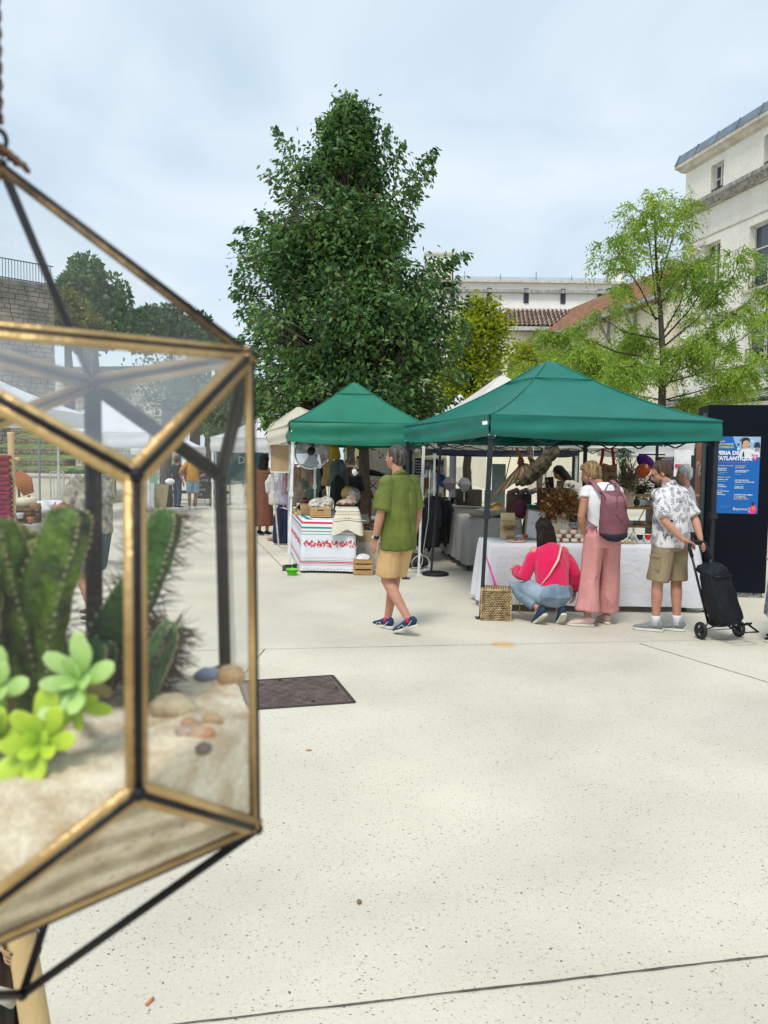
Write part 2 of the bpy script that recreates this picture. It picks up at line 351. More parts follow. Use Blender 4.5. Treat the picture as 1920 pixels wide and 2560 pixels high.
# ---- litter
def litter(name, u, v, label, cat, fnc, mt):
 p = G(u, v); m = MB(); fnc(m, p); o = m.build(name, mt, smooth=True); o.location = (0,0,0); return tag(o, label, cat)
litter('cigarette_end',375,2508, 'crumpled cigarette end with orange tip lying on the speckled paving', 'litter',
  lambda m, p: m.loft([p+Vector((-.008, -.014,.006)), p+Vector((0,0,.007)), p+Vector((.006,.014,.007))], [.004,.0045,.0042],8), mat('orange_paper', (.6,.22,.08)))
litter('dry_seed',898,2258, 'small brown seed pod alone on the paving mid foreground', 'seed',
  lambda m, p: m.ball(p+Vector((0,0,.006)), (.010,.013,.007),8,6), mat('seed', (.20,.13,.05)))
litter('dry_leaf',772,1877, 'tiny tan fallen leaf on the paving below the manhole cover', 'leaf',
  lambda m, p: m.add([p+Vector((-.02,0,.004)), p+Vector((0,.012,.010)), p+Vector((.02,0,.005)), p+Vector((0, -.012,.006))], [(0,1,2,3)]), mat('tan_leaf', (.45,.28,.12)))

# ================================================================ TREES
bark = mat('bark', (.075,.062,.045), var=.4, scale=14, bump=.8, bscale=30, stretch=(1,1,.3))
def env_tree(name, label, Y, table, trunk_u, n_twig, leaf, lm, protr=(), zbase=None, per=26, depth_k=.85, seed=1, trunk_r=.1, width=.5, droop=.6, group=None, cat='tree', core=.25, gate=None, rough_env=.12):
 V3 = Vector
 rng = np.random.RandomState(seed)
 L = [(P(a, v, Y), P(b, v, Y)) for v, a, b in table]
 zs = np.array([p.z for p, q in L]); xl = np.array([p.x for p, q in L]); xr = np.array([q.x for p, q in L])
 o = np.argsort(zs); zs, xl, xr = zs[o], xl[o], xr[o]
 tx = P(trunk_u,1150, Y).x
 root = thing(name, (tx, Y,0), label, cat, group)
 top = zs[-1]; bot = zs[0]
 def cen(z): return (np.interp(z, zs, xl)+np.interp(z, zs, xr))/2, (np.interp(z, zs, xr)-np.interp(z, zs, xl))/2
 tr = MB(); pts = []; k = 12
 for i in range(k+1):
  z = top*.96*i/k; cx, hw = cen(max(z, bot)); f = min(1, max(0, (z-bot)/(top-bot))) ; pts.append((tx+(cx-tx)*f*.9+.04*math.sin(i*1.7), Y+.05*math.sin(i*2.1), z))
 tr.loft(pts, [trunk_r*(1-.93*(i/k))**.9+.008 for i in range(k+1)],9)
 pos = []; dr = []; szs = []
 def on_trunk(z):
  i = min(k-1, max(0, int(z/(top*.96)*k))); a, b = Vector(pts[i]), Vector(pts[i+1]); f = (z-a.z)/(b.z-a.z+1e-6); return a.lerp(b, min(1, max(0, f)))
 def limb(tip, start_drop, r_, nsub, leaf_from=.35, leaves=per, spread=.28):
  base = on_trunk(max(bot*.75, tip.z-start_drop)); mid = base.lerp(tip,.5)+Vector((0,0, start_drop*.12))
  tr.loft([base, mid, tip], [r_, r_*.6,.006],5)
  for q in range(leaves):
   t = leaf_from+(1-leaf_from)*rng.rand()**.7
   a = base.lerp(mid, t*2) if t < .5 else mid.lerp(tip, t*2-1)
   off = rng.normal(size=3)*spread*(.55+.5*(1-t)); pos.append((a.x+off[0], a.y+off[1], a.z+off[2]*.7-.02))
   d = (tip-base).normalized(); dr.append((d.x*.5+rng.normal()*.5, d.y*.5+rng.normal()*.5, d.z*.4-droop+rng.normal()*.35)); szs.append(leaf*(.65+.6*rng.rand()))
 for i in range(n_twig):
  z = bot+(top-bot)*(rng.rand()**1.15); cx, hw = cen(z); a = rng.rand()*2*PI; rr = (1-core*rng.rand()**1.5)*(.95+rough_env*mn.noise(Vector((math.cos(a)*1.6, math.sin(a)*1.6+seed, z*1.5))))
  tip = Vector((cx+hw*rr*math.cos(a), Y+hw*rr*math.sin(a)*depth_k, z))
  limb(tip,.35+hw*.45,.012+.012*rng.rand()*hw,0)
 nb_ = len(pos)
 for (u, v, ub, vb) in protr:                      # long shoots that break the outline
  tip = P(u, v, Y+rng.normal()*.3); b0 = P(ub, vb, Y)
  tr.loft([b0, b0.lerp(tip,.5)+Vector((0,0, -.05)), tip], [.02,.012,.004],5)
  Ls = (tip-b0).length; nl = int(per*Ls*2.0)
  for q in range(nl):
   t = rng.rand(); a = b0.lerp(tip, t); sp = .19*(1-t)+.045; off = rng.normal(size=3)*sp; pos.append((a.x+off[0], a.y+off[1], a.z+off[2]-.02)); d = (tip-b0).normalized()
   dr.append((d.x*.7+rng.normal()*.5, rng.normal()*.5, -droop+rng.normal()*.35)); szs.append(leaf*(.7+.5*rng.rand()))
 tr.build('trunk', bark, root, smooth=True)
 if gate is not None:
  keep = [i for i, p_ in enumerate(pos) if i >= nb_ or mn.noise(V3(p_)*.95+V3((seed,0,0)))+.45*mn.noise(V3(p_)*2.4) > gate]
  pos = [pos[i] for i in keep]; dr = [dr[i] for i in keep]; szs = [szs[i] for i in keep]
 me = leaf_mesh('crown', np.array(pos), np.array(dr), np.array(szs), width, rng)
 link_mesh('crown', me, lm, root)
 return root
lm_big = leafmat('linden_leaf', (.024,.088,.034), (.15,.27,.07), (.24,.17,.05),.007,.38,.30)
env_tree('linden_tree', 'tall dark green conical tree towering behind the small green market tent',16.0,
   [(275,863,868), (325,856,880), (365,838,894), (405,785,925), (450,755,950), (500,700,985), (560,655,1010), (620,635,1015), (680,610,1060), (730,600,1125), (800,600,1150), (870,600,1150), (950,605,1140), (1010,615,1120), (1050,650,1060)],
   912,1250,.128, lm_big, per=84, seed=4, trunk_r=.12, width=.5, core=.5, gate=-.17, rough_env=.42,
   protr=[(865,228,868,340), (690,315,770,460), (800,290,830,400), (930,310,900,430), (975,310,930,440), (1008,355,930,480), (1084,370,960,520), (1080,420,960,540), (1045,480,950,560), (660,430,760,500), (585,605,720,640), (600,565,720,620), (655,530,740,600), (582,730,680,740), (590,690,660,760), (598,780,680,780), (590,850,680,840), (1025,545,950,600), (1045,560,960,620), (1165,632,1020,700), (1130,650,1010,720), (1175,755,1060,770), (1150,700,1040,740), (1160,810,1060,800), (600,900,680,880), (610,960,690,940), (1165,1015,1060,990), (1150,880,1060,860), (660,1065,700,1000), (655,1040,700,980), (1110,1055,1040,1010), (700,400,770,470), (610,1010,700,960), (1160,940,1070,930)])
lm_mid = leafmat('yellow_green_leaf', (.15,.23,.012), (.50,.56,.03), None,0,.5,.6)
env_tree('maple_tree', 'bright yellow green leafy tree between the dark tree and the pale tent peak',22.0,
   [(745,1180,1215), (790,1150,1265), (850,1110,1275), (910,1095,1262), (960,1085,1225), (1000,1090,1200)],
   1170,230,.14, lm_mid, per=30, seed=9, trunk_r=.14, protr=[(1250,742,1200,800), (1290,800,1220,850), (1310,860,1230,880), (1225,735,1190,800), (1060,880,1140,900)], droop=.3)
env_tree('plane_tree', 'slim olive barked tree trunk behind the hanging clothes of the small green tent',21.0,
   [(1030,780,860), (1000,740,880), (960,760,860)],809,120,.14, lm_big, per=20, seed=12, trunk_r=.13)
env_tree('young_maple_tree', 'low yellow green foliage directly behind the peak of the large green tent',24.0,
   [(850,1290,1330), (880,1270,1370), (920,1250,1400), (980,1240,1420)],1350,120,.13, lm_mid, per=22, seed=21, trunk_r=.09, droop=.3)

# feathery honey locust
def locust(name, label, Y, trunk_u, limbs, seed, lm, dens=.85, tt=((2,1050), (6,900), (-2,760), (-12,640), (-18,500))):
 rng = np.random.RandomState(seed); base = P(trunk_u,1150, Y); root = thing(name, (base.x, Y,0), label, 'tree')
 tr = MB(); tr.loft([(base.x, Y,0)]+[P(trunk_u+a, b, Y) for a, b in tt], [.085,.075,.06,.04,.022,.006],9)
 pos = []; dr = []; sz = []
 for (pts, thick, n) in limbs:
  dy = rng.uniform(-1.3,1.3); k = len(pts); w3 = [P(u, v, Y+dy*i/(k-1)) for i, (u, v) in enumerate(pts)]
  tr.loft(w3, [thick*.62*(1-.85*i/(k-1))+.003 for i in range(k)],6)
  segs = [(w3[i], w3[i+1]) for i in range(k-1)]
  for q in range(int(n*dens)):                           # twigs with fronds
   t = (.3+.7*rng.rand()**.65)*(k-1); i = min(k-2, int(t)); a = w3[i].lerp(w3[i+1], t-i)
   d = Vector((rng.normal(), rng.normal(), rng.normal()*.6+.25)).normalized(); ln = .12+.36*rng.rand(); b = a+d*ln+Vector((0,0, -.08))
   tr.loft([a, b], [.006,.002],3, cap=False)
   for f in range(10):
    s = a.lerp(b,.3+.7*rng.rand()); fd = Vector((d.x*.7+rng.normal()*.5, d.y*.7+rng.normal()*.5, -.35+rng.normal()*.35)).normalized(); fl = .22+.13*rng.rand()
    side = fd.cross(Vector((rng.normal(), rng.normal(), rng.normal()))).normalized()
    for g_ in range(7):                         # leaflets in pairs along the drooping stalk
     u_ = (g_+.6)/7; c = s+fd*(fl*u_)+Vector((0,0, -.13*u_*u_)); sg = 1 if g_ % 2 else -1
     pos.append(c[:]); dd = fd*.75+side*sg*.8+Vector((0,0, -.45)); dr.append(dd[:]); sz.append(.095*(1.1-.4*u_))
 tr.build('trunk', bark, root, smooth=True)
 me = leaf_mesh('crown', np.array(pos), np.array(dr), np.array(sz),.30, rng); link_mesh('crown', me, lm, root); return root
lm_loc = leafmat('locust_leaf', (.14,.27,.04), (.38,.52,.07), (.35,.25,.08),.015,.5,.45)
locust('honey_locust_tree', 'light airy green tree with feathery leaves in front of the tall cream building',14.0,1652, [
 ([(1640,760), (1625,620), (1610,540), (1585,520)],.02,16), ([(1640,700), (1640,560), (1630,480)],.02,14), ([(1645,720), (1680,600), (1690,540), (1687,490)],.022,18),
 ([(1640,800), (1600,720), (1560,660), (1520,590)],.024,26), ([(1650,800), (1600,770), (1550,715), (1510,725)],.02,10), ([(1655,850), (1560,830), (1500,790), (1510,770)],.022,8),
 ([(1655,900), (1540,880), (1450,840), (1385,830)],.026,40), ([(1655,930), (1560,920), (1480,900), (1420,870)],.026,44), ([(1655,960), (1580,960), (1500,950), (1440,930)],.02,40),
 ([(1655,850), (1720,780), (1760,720), (1780,640)],.024,24), ([(1655,870), (1740,800), (1830,700), (1862,610)],.026,26), ([(1660,830), (1700,760), (1720,690), (1700,640)],.02,22),
 ([(1660,900), (1760,840), (1850,770), (1910,720)],.026,34), ([(1660,940), (1760,900), (1850,850), (1940,780)],.026,36), ([(1660,960), (1760,930), (1840,920), (1900,900)],.022,34),
 ([(1660,1000), (1740,980), (1800,960), (1870,940)],.02,34), ([(1655,1000), (1600,990), (1540,1000), (1500,980)],.02,30), ([(1655,980), (1690,930), (1720,880), (1740,840)],.02,40),
 ([(1655,940), (1620,880), (1600,850), (1570,840)],.02,40), ([(1655,970), (1630,930), (1590,910), (1540,930)],.02,44), ([(1655,1000), (1700,1000), (1740,1020), (1760,1010)],.014,30),
 ([(1640,650), (1600,620), (1590,580)],.012,14), ([(1652,760), (1690,700), (1730,660)],.015,20), ([(1655,1020), (1600,1030), (1560,1010), (1530,1000)],.014,26), ([(1655,1030), (1700,1040), (1720,1050)],.01,16)],5, lm_loc)
locust('small_locust_tree', 'small pale green feathery tree between the gabled roof and the large tent peak',17.0,1440, [
 ([(1440,980), (1420,930), (1380,900), (1400,880)],.02,40), ([(1440,980), (1400,960), (1350,940), (1320,930)],.02,30), ([(1440,970), (1470,920), (1480,890), (1460,870)],.02,40),
 ([(1440,970), (1380,950), (1330,940), (1290,930)],.02,36), ([(1440,970), (1500,930), (1530,900), (1540,880)],.02,40), ([(1440,980), (1480,970), (1540,960), (1560,940)],.02,30)],8, leafmat('locust_leaf_warm', (.17,.28,.02), (.42,.54,.05), None,0,.5,.45),.75, ((2,1050), (3,1000), (0,960), (-3,920), (4,890)))
# ================================================================ BUILDINGS
def stucco(name, c, dirt=.35, sc_=.5):
 m, t, b = nodes(name); n = t.nodes.new; l = t.links.new
 tc = n('ShaderNodeTexCoord'); mp = n('ShaderNodeMapping'); mp.inputs['Scale'].default_value = (1,1,.22); l(tc.outputs['Object'], mp.inputs[0])
 a = n('ShaderNodeTexNoise'); a.inputs['Scale'].default_value = sc_*3; a.inputs['Detail'].default_value = 8; a.inputs['Roughness'].default_value = .65; l(mp.outputs[0], a.inputs[0])
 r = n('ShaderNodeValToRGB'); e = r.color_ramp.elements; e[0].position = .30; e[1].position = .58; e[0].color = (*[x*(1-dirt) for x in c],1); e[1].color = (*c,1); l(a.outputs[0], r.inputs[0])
 f = n('ShaderNodeTexNoise'); f.inputs['Scale'].default_value = 12; f.inputs['Detail'].default_value = 5; l(tc.outputs['Object'], f.inputs[0])
 r2 = n('ShaderNodeValToRGB'); e = r2.color_ramp.elements; e[0].position = .3; e[1].position = .7; e[0].color = (.9,.89,.87,1); e[1].color = (1.04,1.04,1.04,1); l(f.outputs[0], r2.inputs[0])
 mu = n('ShaderNodeMixRGB'); mu.blend_type = 'MULTIPLY'; mu.inputs[0].default_value = 1; l(r.outputs[0], mu.inputs[1]); l(r2.outputs[0], mu.inputs[2])
 l(mu.outputs[0], b.inputs['Base Color']); b.inputs['Roughness'].default_value = .9; b.inputs['Specular IOR Level'].default_value = .2
 bp = n('ShaderNodeBump'); bp.inputs['Strength'].default_value = .25; bp.inputs['Distance'].default_value = .01; l(f.outputs[0], bp.inputs['Height']); l(bp.outputs[0], b.inputs['Normal'])
 return m
cream = stucco('cream_stucco', (.82,.79,.71),.09); creamw = stucco('warm_white_stucco', (.80,.77,.72),.06); creamy = stucco('yellow_cream_stucco', (.80,.75,.60),.08)
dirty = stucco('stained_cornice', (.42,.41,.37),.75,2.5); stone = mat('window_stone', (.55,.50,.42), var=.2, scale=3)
zinc = mat('zinc_roofing', (.17,.21,.26), rough=.5, metal=.35, var=.25, scale=2, spec=.5); wglass = mat('window_glass', (.035,.045,.06), rough=.06, var=.3, scale=1, bump=0, spec=1.0)
wframe = mat('window_frame_white', (.62,.60,.55)); iron = mat('black_iron', (.02,.02,.022), rough=.5)
# -- tall cream building on the right: facade runs from corner C0 towards the viewer
C0 = P(1713,500,32.0); C0.z = 0
fd = Vector((.239, -1,0)).normalized(); fn_ = Vector((-fd.y, fd.x,0)); fn_ = -fn_ if fn_.x > 0 else fn_   # outward normal towards the square
def FP(s, z, o=0): return C0+fd*s+fn_*o+Vector((0,0, z))
def hit(u, v):    # point of the facade seen at (u, v)
 dd = ray(u, v); t = C0.dot(fn_)/dd.dot(fn_); return Vector((0,0, CAMZ))+dd*t
def s_at(u, v=600): return (hit(u, v)-C0).dot(fd)
bt = thing('townhouse', C0, 'tall cream town house with zinc parapet and stained cornice at the right edge', 'building')
def zat(u, v):
 return hit(u, v).z
ztop = zat(1716,418); zcor = zat(1716,545); LEN = 22.0; FR = frame_on(C0, fd)
wins = []      # (s0, s1, z0, z1)
sA0, sA1 = s_at(1777,450), s_at(1808,450); sB0 = s_at(1906,450); sB1 = sB0+(sA1-sA0)*1.3
zA = zat(1792,505), zat(1792,408); zB = zat(1790,735), zat(1790,612); zC = zat(1790,912), zat(1790,838)
bay = sB0-sA0
rows = [(zA[0], zA[1]), (zB[0]-.25, zB[1]), (zC[0]-.2, zC[1]+.1)]
for k in range(6):
 for (a, b) in rows:
  w_ = (sA1-sA0)*(1.0 if k == 0 else 1.45); o_ = 0 if a == zA[0] else (.25 if k == 0 else .55); wins.append((sA0+bay*k-o_, sA0+bay*k+w_, a, b+(0 if a == zA[0] else .15)))
REV = .28
# wall with real openings: grid of panels
ss = sorted({0.0, LEN} | {round(x,4) for a, b, _, _ in wins for x in (a, b)}); ss = [s for s in ss if 0 <= s <= LEN]
zz = sorted({0.0, ztop} | {round(x,4) for _, _, a, b in wins for x in (a, b)})
m = MB()
def inwin(s, z): return any(a < s < b and c < z < d for a, b, c, d in wins)
for i in range(len(ss)-1):
 for j in range(len(zz)-1):
  if not inwin((ss[i]+ss[i+1])/2, (zz[j]+zz[j+1])/2):
   m.quad(FP(ss[i], zz[j]), FP(ss[i+1], zz[j]), FP(ss[i+1], zz[j+1]), FP(ss[i], zz[j+1]))
m.quad(FP(0,0), FP(0, ztop), FP(0, ztop, -12), FP(0,0, -12))
for a, b, c, d in wins:
 m.quad(FP(a, c), FP(a, d), FP(a, d, -REV), FP(a, c, -REV)); m.quad(FP(b, c), FP(b, c, -REV), FP(b, d, -REV), FP(b, d))
 m.quad(FP(a, d), FP(b, d), FP(b, d, -REV), FP(a, d, -REV)); m.quad(FP(a, c), FP(a, c, -REV), FP(b, c, -REV), FP(b, c))
m.build('wall', cream, bt)
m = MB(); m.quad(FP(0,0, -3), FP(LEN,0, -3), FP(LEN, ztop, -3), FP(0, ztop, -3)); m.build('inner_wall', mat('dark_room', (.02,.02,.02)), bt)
for wi, (a, b, c, d) in enumerate(wins):
 f = MB(); t_ = .07; o = -REV+.05
 def wb(s0, s1, z0, z1, oo=o, dd=.07): f.bar(FP((s0+s1)/2, z0, oo), FP((s0+s1)/2, z1, oo), s1-s0, dd, up=fn_)
 wb(a, a+t_, c, d); wb(b-t_, b, c, d); wb(a+t_, b-t_, c, c+t_); wb(a+t_, b-t_, d-t_, d); wb((a+b)/2-.04, (a+b)/2+.04, c+t_, d-t_); wb(a+t_, (a+b)/2-.04, c+(d-c)*.62, c+(d-c)*.62+.05, o-.004); wb((a+b)/2+.04, b-t_, c+(d-c)*.62, c+(d-c)*.62+.05, o-.004)
 wo = f.build('window', wframe, bt)
 p = MB(); p.quad(FP(a, c, o-.03), FP(b, c, o-.03), FP(b, d, o-.03), FP(a, d, o-.03)); p.build('pane', wglass, wo)
 r_ = MB(); z1 = c+.55 if (d-c) > 1.2 else c+.35
 for q in range(9): r_.bar(FP(a+(b-a)*q/8, c+.06, -.06), FP(a+(b-a)*q/8, z1, -.06),.02)
 for q in range(8): r_.bar(FP(a+(b-a)*(q+.0)/8, c+.1, -.06), FP(a+(b-a)*(q+1)/8, c+.3, -.06),.012)
 r_.bar(FP(a, z1, -.06), FP(b, z1, -.06),.035); r_.bar(FP(a, c+.1, -.06), FP(b, c+.1, -.06),.025)
 r_.build('railing', iron, wo)
 s_ = MB(); s_.box(FP((a+b)/2, c-.05,.03), ((b-a)+.3,.22,.1), math.atan2(fd.y, fd.x)); s_.build('sill', stone, wo)
def course(z, h, proj, mt_, name, s0=-.0, label=None, back=0):
 q = MB(); pr = [(0,0), (proj*.5, h*.15), (proj*.7, h*.45), (proj, h*.6), (proj, h), (0, h)]
 vs = []
 for s, e in ((s0,0), (LEN,0)):
  for (o_, zz_) in pr: vs.append(FP(s-(o_ if s == s0 else 0), z+zz_, o_+.003))
 n_ = len(pr); q.add(vs, [(i, i+1, n_+i+1, n_+i) for i in range(n_-1)]+[tuple(range(n_)), tuple(range(2*n_-1, n_-1, -1))])
 # return along the left flank
 vs = []
 for o2 in (0, -12):
  for (o_, zz_) in pr: vs.append(FP(-o_-.003, z+zz_, (o_ if o2 == 0 else o2)))
 q.add(vs, [(i, n_+i, n_+i+1, i+1) for i in range(n_-1)])
 return q.build(name, mt_, bt)
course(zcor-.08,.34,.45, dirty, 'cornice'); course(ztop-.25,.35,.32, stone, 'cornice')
course(zcor-1.15,.06,.03, stone, 'string_course'); course(rows[1][0]-.75,.25,.08, stone, 'string_course')
q = MB(); vs = []
for s in (-.34, LEN):
 vs += [FP(s, ztop+.10,.34), FP(s, ztop+.50,.16), FP(s, ztop+.52, -.2), FP(s, ztop+.10, -.2)]
q.add(vs, [(0,1,5,4), (1,2,6,5), (2,3,7,6), (0,3,2,1)]); q.quad(FP(-.34, ztop+.1,.34), FP(-.34, ztop+.1, -12), FP(-.34, ztop+.52, -12), FP(-.34, ztop+.50,.16))
q.quad(FP(-.3, ztop+.45,0), FP(LEN, ztop+.45,0), FP(LEN, ztop+.45, -12), FP(-.3, ztop+.45, -12))
rfo = q.build('roof', zinc, bt)
for i in range(18): q = MB(); q.bar(FP(i*1.2-.2, ztop+.1,.36), FP(i*1.2-.2, ztop+.50,.18),.05); q.build('zinc_seam', zinc, rfo)
q = MB(); sR = s_at(1870,300); q.add([FP(sR, ztop+.45, -.5), FP(LEN, ztop+.45, -.5), FP(LEN, ztop+4, -3), FP(sR+2.2, ztop+4, -3), FP(sR, ztop+.45, -6)], [(0,1,2,3), (0,3,4)]); q.build('mansard', zinc, rfo)
q = MB(); sm = s_at(1725)
q.loft([FP(sm, zB[1]-.05,.08), FP(sm+.12, zB[1]-.18,.12), FP(sm+.3, zB[1]+.02,.1), FP(sm+.55, zB[1]-.1,.12), FP(sm+.75, zB[1]+.08,.1), FP(sm+.95, zB[1]-.05,.1)], [.04,.07,.06,.07,.06,.03],6); q.bar(FP(sm-.05, zB[1]+.18,.06), FP(sm+1.05, zB[1]+.22,.06),.1,.12)
q.build('garland_relief', stone, bt)
# glazed canopy below
zc = P(1840,985,25).z
cn = thing('glass_canopy', FP(2, zc,1), 'slim dark metal and glass entrance canopy above the black poster column', 'canopy')
q = MB(); n_ = 26
for i in range(n_): q.bar(FP(-.5+i*.7, zc-.25,2.4), FP(-.5+i*.7, zc+.35,0),.06)
q.bar(FP(-.5, zc-.25,2.4), FP(17, zc-.25,2.4),.12); q.bar(FP(-.5, zc+.05,1.2), FP(17, zc+.05,1.2),.05); q.bar(FP(-.5, zc+.35,.05), FP(17, zc+.35,.05),.1)
q.build('frame', iron, cn)
for i in range(n_-1):
 q = MB(); q.quad(FP(-.46+i*.7, zc-.23,2.4), FP(.16+i*.7, zc-.23,2.4), FP(.16+i*.7, zc+.37,0), FP(-.46+i*.7, zc+.37,0)); q.build('pane', glass('canopy_glass', (.75,.8,.8),.12,.1,.25, (.4,.45,.45)), cn)
q = MB(); q.box(FP(8,1.7,.1), (17,.15,3.4), math.atan2(fd.y, fd.x)); q.build('shopfront', mat('dark_shopfront', (.015,.025,.03), rough=.3), cn)

# -- long building with tiled roof and eaves receding towards us (gable roof B)
A = P(1622,759,34.0); ze = A.z; d2 = 54.0
k = (1263-960)/F; B_ = None
for it in range(60):
 B_ = P(1263,888, d2); d2 += (ze-B_.z)*2.0
B_ = P(1263,888, d2); dB = Vector((B_.x-A.x, B_.y-A.y,0)); LB = dB.length; dB.normalize(); nB = Vector((dB.y, -dB.x,0)); nB = -nB if nB.x > 0 else nB
def BP(s, z, o=0): return Vector((A.x, A.y,0))+dB*s+nB*o+Vector((0,0, z))
LB0 = LB; LB = 34.0
hb = thing('long_tiled_building', BP(LB/2,0), 'cream building with long brown tiled roof and grey bargeboard brackets behind the market', 'building')
q = MB(); e0 = -1.3
q.quad(BP(e0,0), BP(LB,0), BP(LB, ze), BP(e0, ze)); q.quad(BP(LB,0), BP(LB,0, -9), BP(LB, ze+.4, -9), BP(LB, ze)); q.quad(BP(e0,0), BP(e0, ze), BP(e0, ze, -9), BP(e0,0, -9)); q.build('wall', creamy, hb)
q = MB(); q.box(BP((e0+LB)/2,.6,.06), (LB-e0,.14,1.2), math.atan2(dB.y, dB.x)); q.build('plinth', stone, hb)
RZ = 3.0; RO = -4.2
q = MB(); q.quad(BP(e0-.3, ze-.05,.7), BP(LB+.6, ze-.05,.7), BP(LB+.6, ze+RZ, RO), BP(e0-.3, ze+RZ, RO)); q.quad(BP(e0-.3, ze-.2,.7), BP(LB+.6, ze-.2,.7), BP(LB+.6, ze-.05,.7), BP(e0-.3, ze-.05,.7))
q.quad(BP(e0-.3, ze-.12,.69), BP(LB+.6, ze-.12,.69), BP(LB+.6, ze-.12,0), BP(e0-.3, ze-.12,0)); q.quad(BP(LB+.6, ze-.05,.7), BP(LB+.6, ze+RZ, RO), BP(LB+.6,3, RO), BP(LB+.6,3,.6))
tile = mat('brown_roof_tile', (.20,.095,.05), var=.45, scale=3.5, bump=.5, bscale=25, c2=(.33,.17,.09), detail=8)
rf = q.build('roof', tile, hb)
q = MB(); nn = int((LB-e0)/.24)
for i in range(nn):
 s = e0+i*.24; q.loft([BP(s, ze-.02,.72), BP(s, ze+RZ+.03, RO)], [.075,.075],5, side=dB, cap=False)
q.build('tile_row', tile, rf, kind='stuff')
q = MB(); q.bar(BP(e0-.3, ze-.1,.78), BP(LB+.6, ze-.1,.78),.14,.16); q.build('gutter', mat('grey_gutter', (.35,.37,.39), rough=.5, metal=.4), hb)
for i in range(9):
 q = MB(); s = 1+i*2.4; q.bar(BP(s, ze-.2,.72), BP(s, ze-.2,0),.12); q.bar(BP(s, ze-1.1,.03), BP(s, ze-1.1+.9,.62),.10); q.bar(BP(s, ze-1.2,.05), BP(s, ze-.2,.05),.12); q.build('bracket', mat('grey_timber', (.28,.29,.29)), hb)
for i, s in enumerate([4.5,10,15.5]):
 q = MB(); w_ = .9; z0 = 4.4; pts = [BP(s-w_, z0,.03), BP(s+w_, z0,.03)]+[BP(s+w_*math.cos(t), z0+1.1+w_*math.sin(t),.03) for t in np.linspace(0, PI,12)]
 q.poly(pts); wo = q.build('window', mat('arched_window_dim', (.34,.33,.27)), hb)
 q = MB()
 for j in range(-3,4): q.bar(BP(s+j*.25, z0,.06), BP(s+j*.25, z0+1.1+math.sqrt(max(0,.81-(j*.25)**2)),.06),.04)
 q.bar(BP(s-w_, z0+1.1,.065), BP(s+w_, z0+1.1,.065),.05); q.build('glazing_bar', wframe, wo)

# -- hipped roof house
def gb(u, v, Y): return P(u, v, Y)
hc = thing('hipped_roof_house', P(1310,1100,47), 'low house with weathered pink clay tile hipped roof left of the long brown roof', 'house')
Y1 = 46.0; ev = P(1320,818, Y1).z; xl_, xr_ = P(1208,818, Y1).x, P(1500,818, Y1).x; rz = P(1290,776, Y1+4).z; xp = P(1272,776, Y1+4).x
q = MB(); q.box(((xl_+xr_)/2, Y1+4, ev/2-.1), (xr_-xl_-.8,7.4, ev-.2)); q.build('wall', creamy, hc)
clay = mat('pink_clay_tile', (.48,.29,.22), var=.45, scale=3, bump=.6, bscale=30, c2=(.82,.64,.54), detail=8)
q = MB(); q.add([(xl_, Y1, ev), (xr_, Y1, ev), (xr_, Y1+4, rz), (xp, Y1+4, rz), (xl_, Y1+8, ev), (xr_, Y1+8, ev)], [(0,1,2,3), (0,3,4), (3,2,5,4)]); rfc = q.build('roof', clay, hc)
q = MB()
for r_ in range(12):                                            # rows of half round clay tiles
 t0 = r_/12; t1 = (r_+1)/12
 xa = xl_+(xp-xl_)*t0; n_ = int((xr_-xa)/.27)
 for i in range(n_):
  x = xa+i*.27+.1*(r_ % 2); z0 = ev+(rz-ev)*t0; z1 = ev+(rz-ev)*t1
  q.loft([(x, Y1+4*t0-.04, z0+.07), (x, Y1+4*t1, z1+.03)], [.155,.13],6, cap=False)
 n2 = int(8*(1-t0)/.3)
 for i in range(n2):
  y = Y1+4*t0+i*.3; q.loft([(xa-.04, y, ev+(rz-ev)*t0+.07), (xa+(xp-xl_)/12, y, ev+(rz-ev)*t1+.03)], [.155,.13],6, side=(0,1,0), cap=False)
q.build('clay_tile', clay, rfc, kind='stuff')
q = MB(); q.bar((xl_-.1, Y1-.1, ev-.1), (xr_, Y1-.1, ev-.1),.2,.22); q.build('gutter', mat('pale_gutter', (.5,.5,.48)), hc)
for a, b in (((1240,0)), ((1290,0)), ((1350,0))):
 x = P(a,850, Y1).x; q = MB(); q.box((x, Y1+.27, ev-2.2), (.9,.1,1.5)); wo = q.build('window', wframe, hc); q = MB(); q.box((x, Y1+.2, ev-2.2), (.76,.06,1.36)); q.build('pane', wglass, wo)

# -- far long white building
Yf = 78.0; zt = P(1380,705, Yf).z; xl_, xr_ = P(1020,700, Yf).x, P(1760,700, Yf).x; zb = P(1300,780, Yf).z
fb = thing('far_white_building', ((xl_+xr_)/2, Yf,0), 'long flat white building with narrow dark slot windows far behind the roofs', 'building')
q = MB(); q.box(((xl_+xr_)/2, Yf+6, zt/2), (xr_-xl_,12, zt)); q.build('wall', creamw, fb)
q = MB(); q.box(((xl_+xr_)/2, Yf-.15, zt-1.0), (xr_-xl_,.6,.3)); q.build('ledge', dirty, fb)
q = MB(); q.box(((xl_+xr_)/2, Yf-.12, zt-.05), (xr_-xl_+.2,.5,.22)); q.build('parapet_cap', stone, fb)
q = MB(); q.box(((xl_+xr_)/2, Yf+5, zt+.45), (xr_-xl_-3,7,.7)); q.build('roof', mat('pale_blue_roof', (.42,.50,.58)), fb)
q = MB(); q.box(((xl_+xr_)/2, Yf-.5, zb-.3), (xr_-xl_,1.2,.8)); q.build('lower_band', mat('grey_band', (.50,.51,.51)), fb)
x0 = P(1223,758, Yf).x; dx = P(1315,758, Yf).x-x0
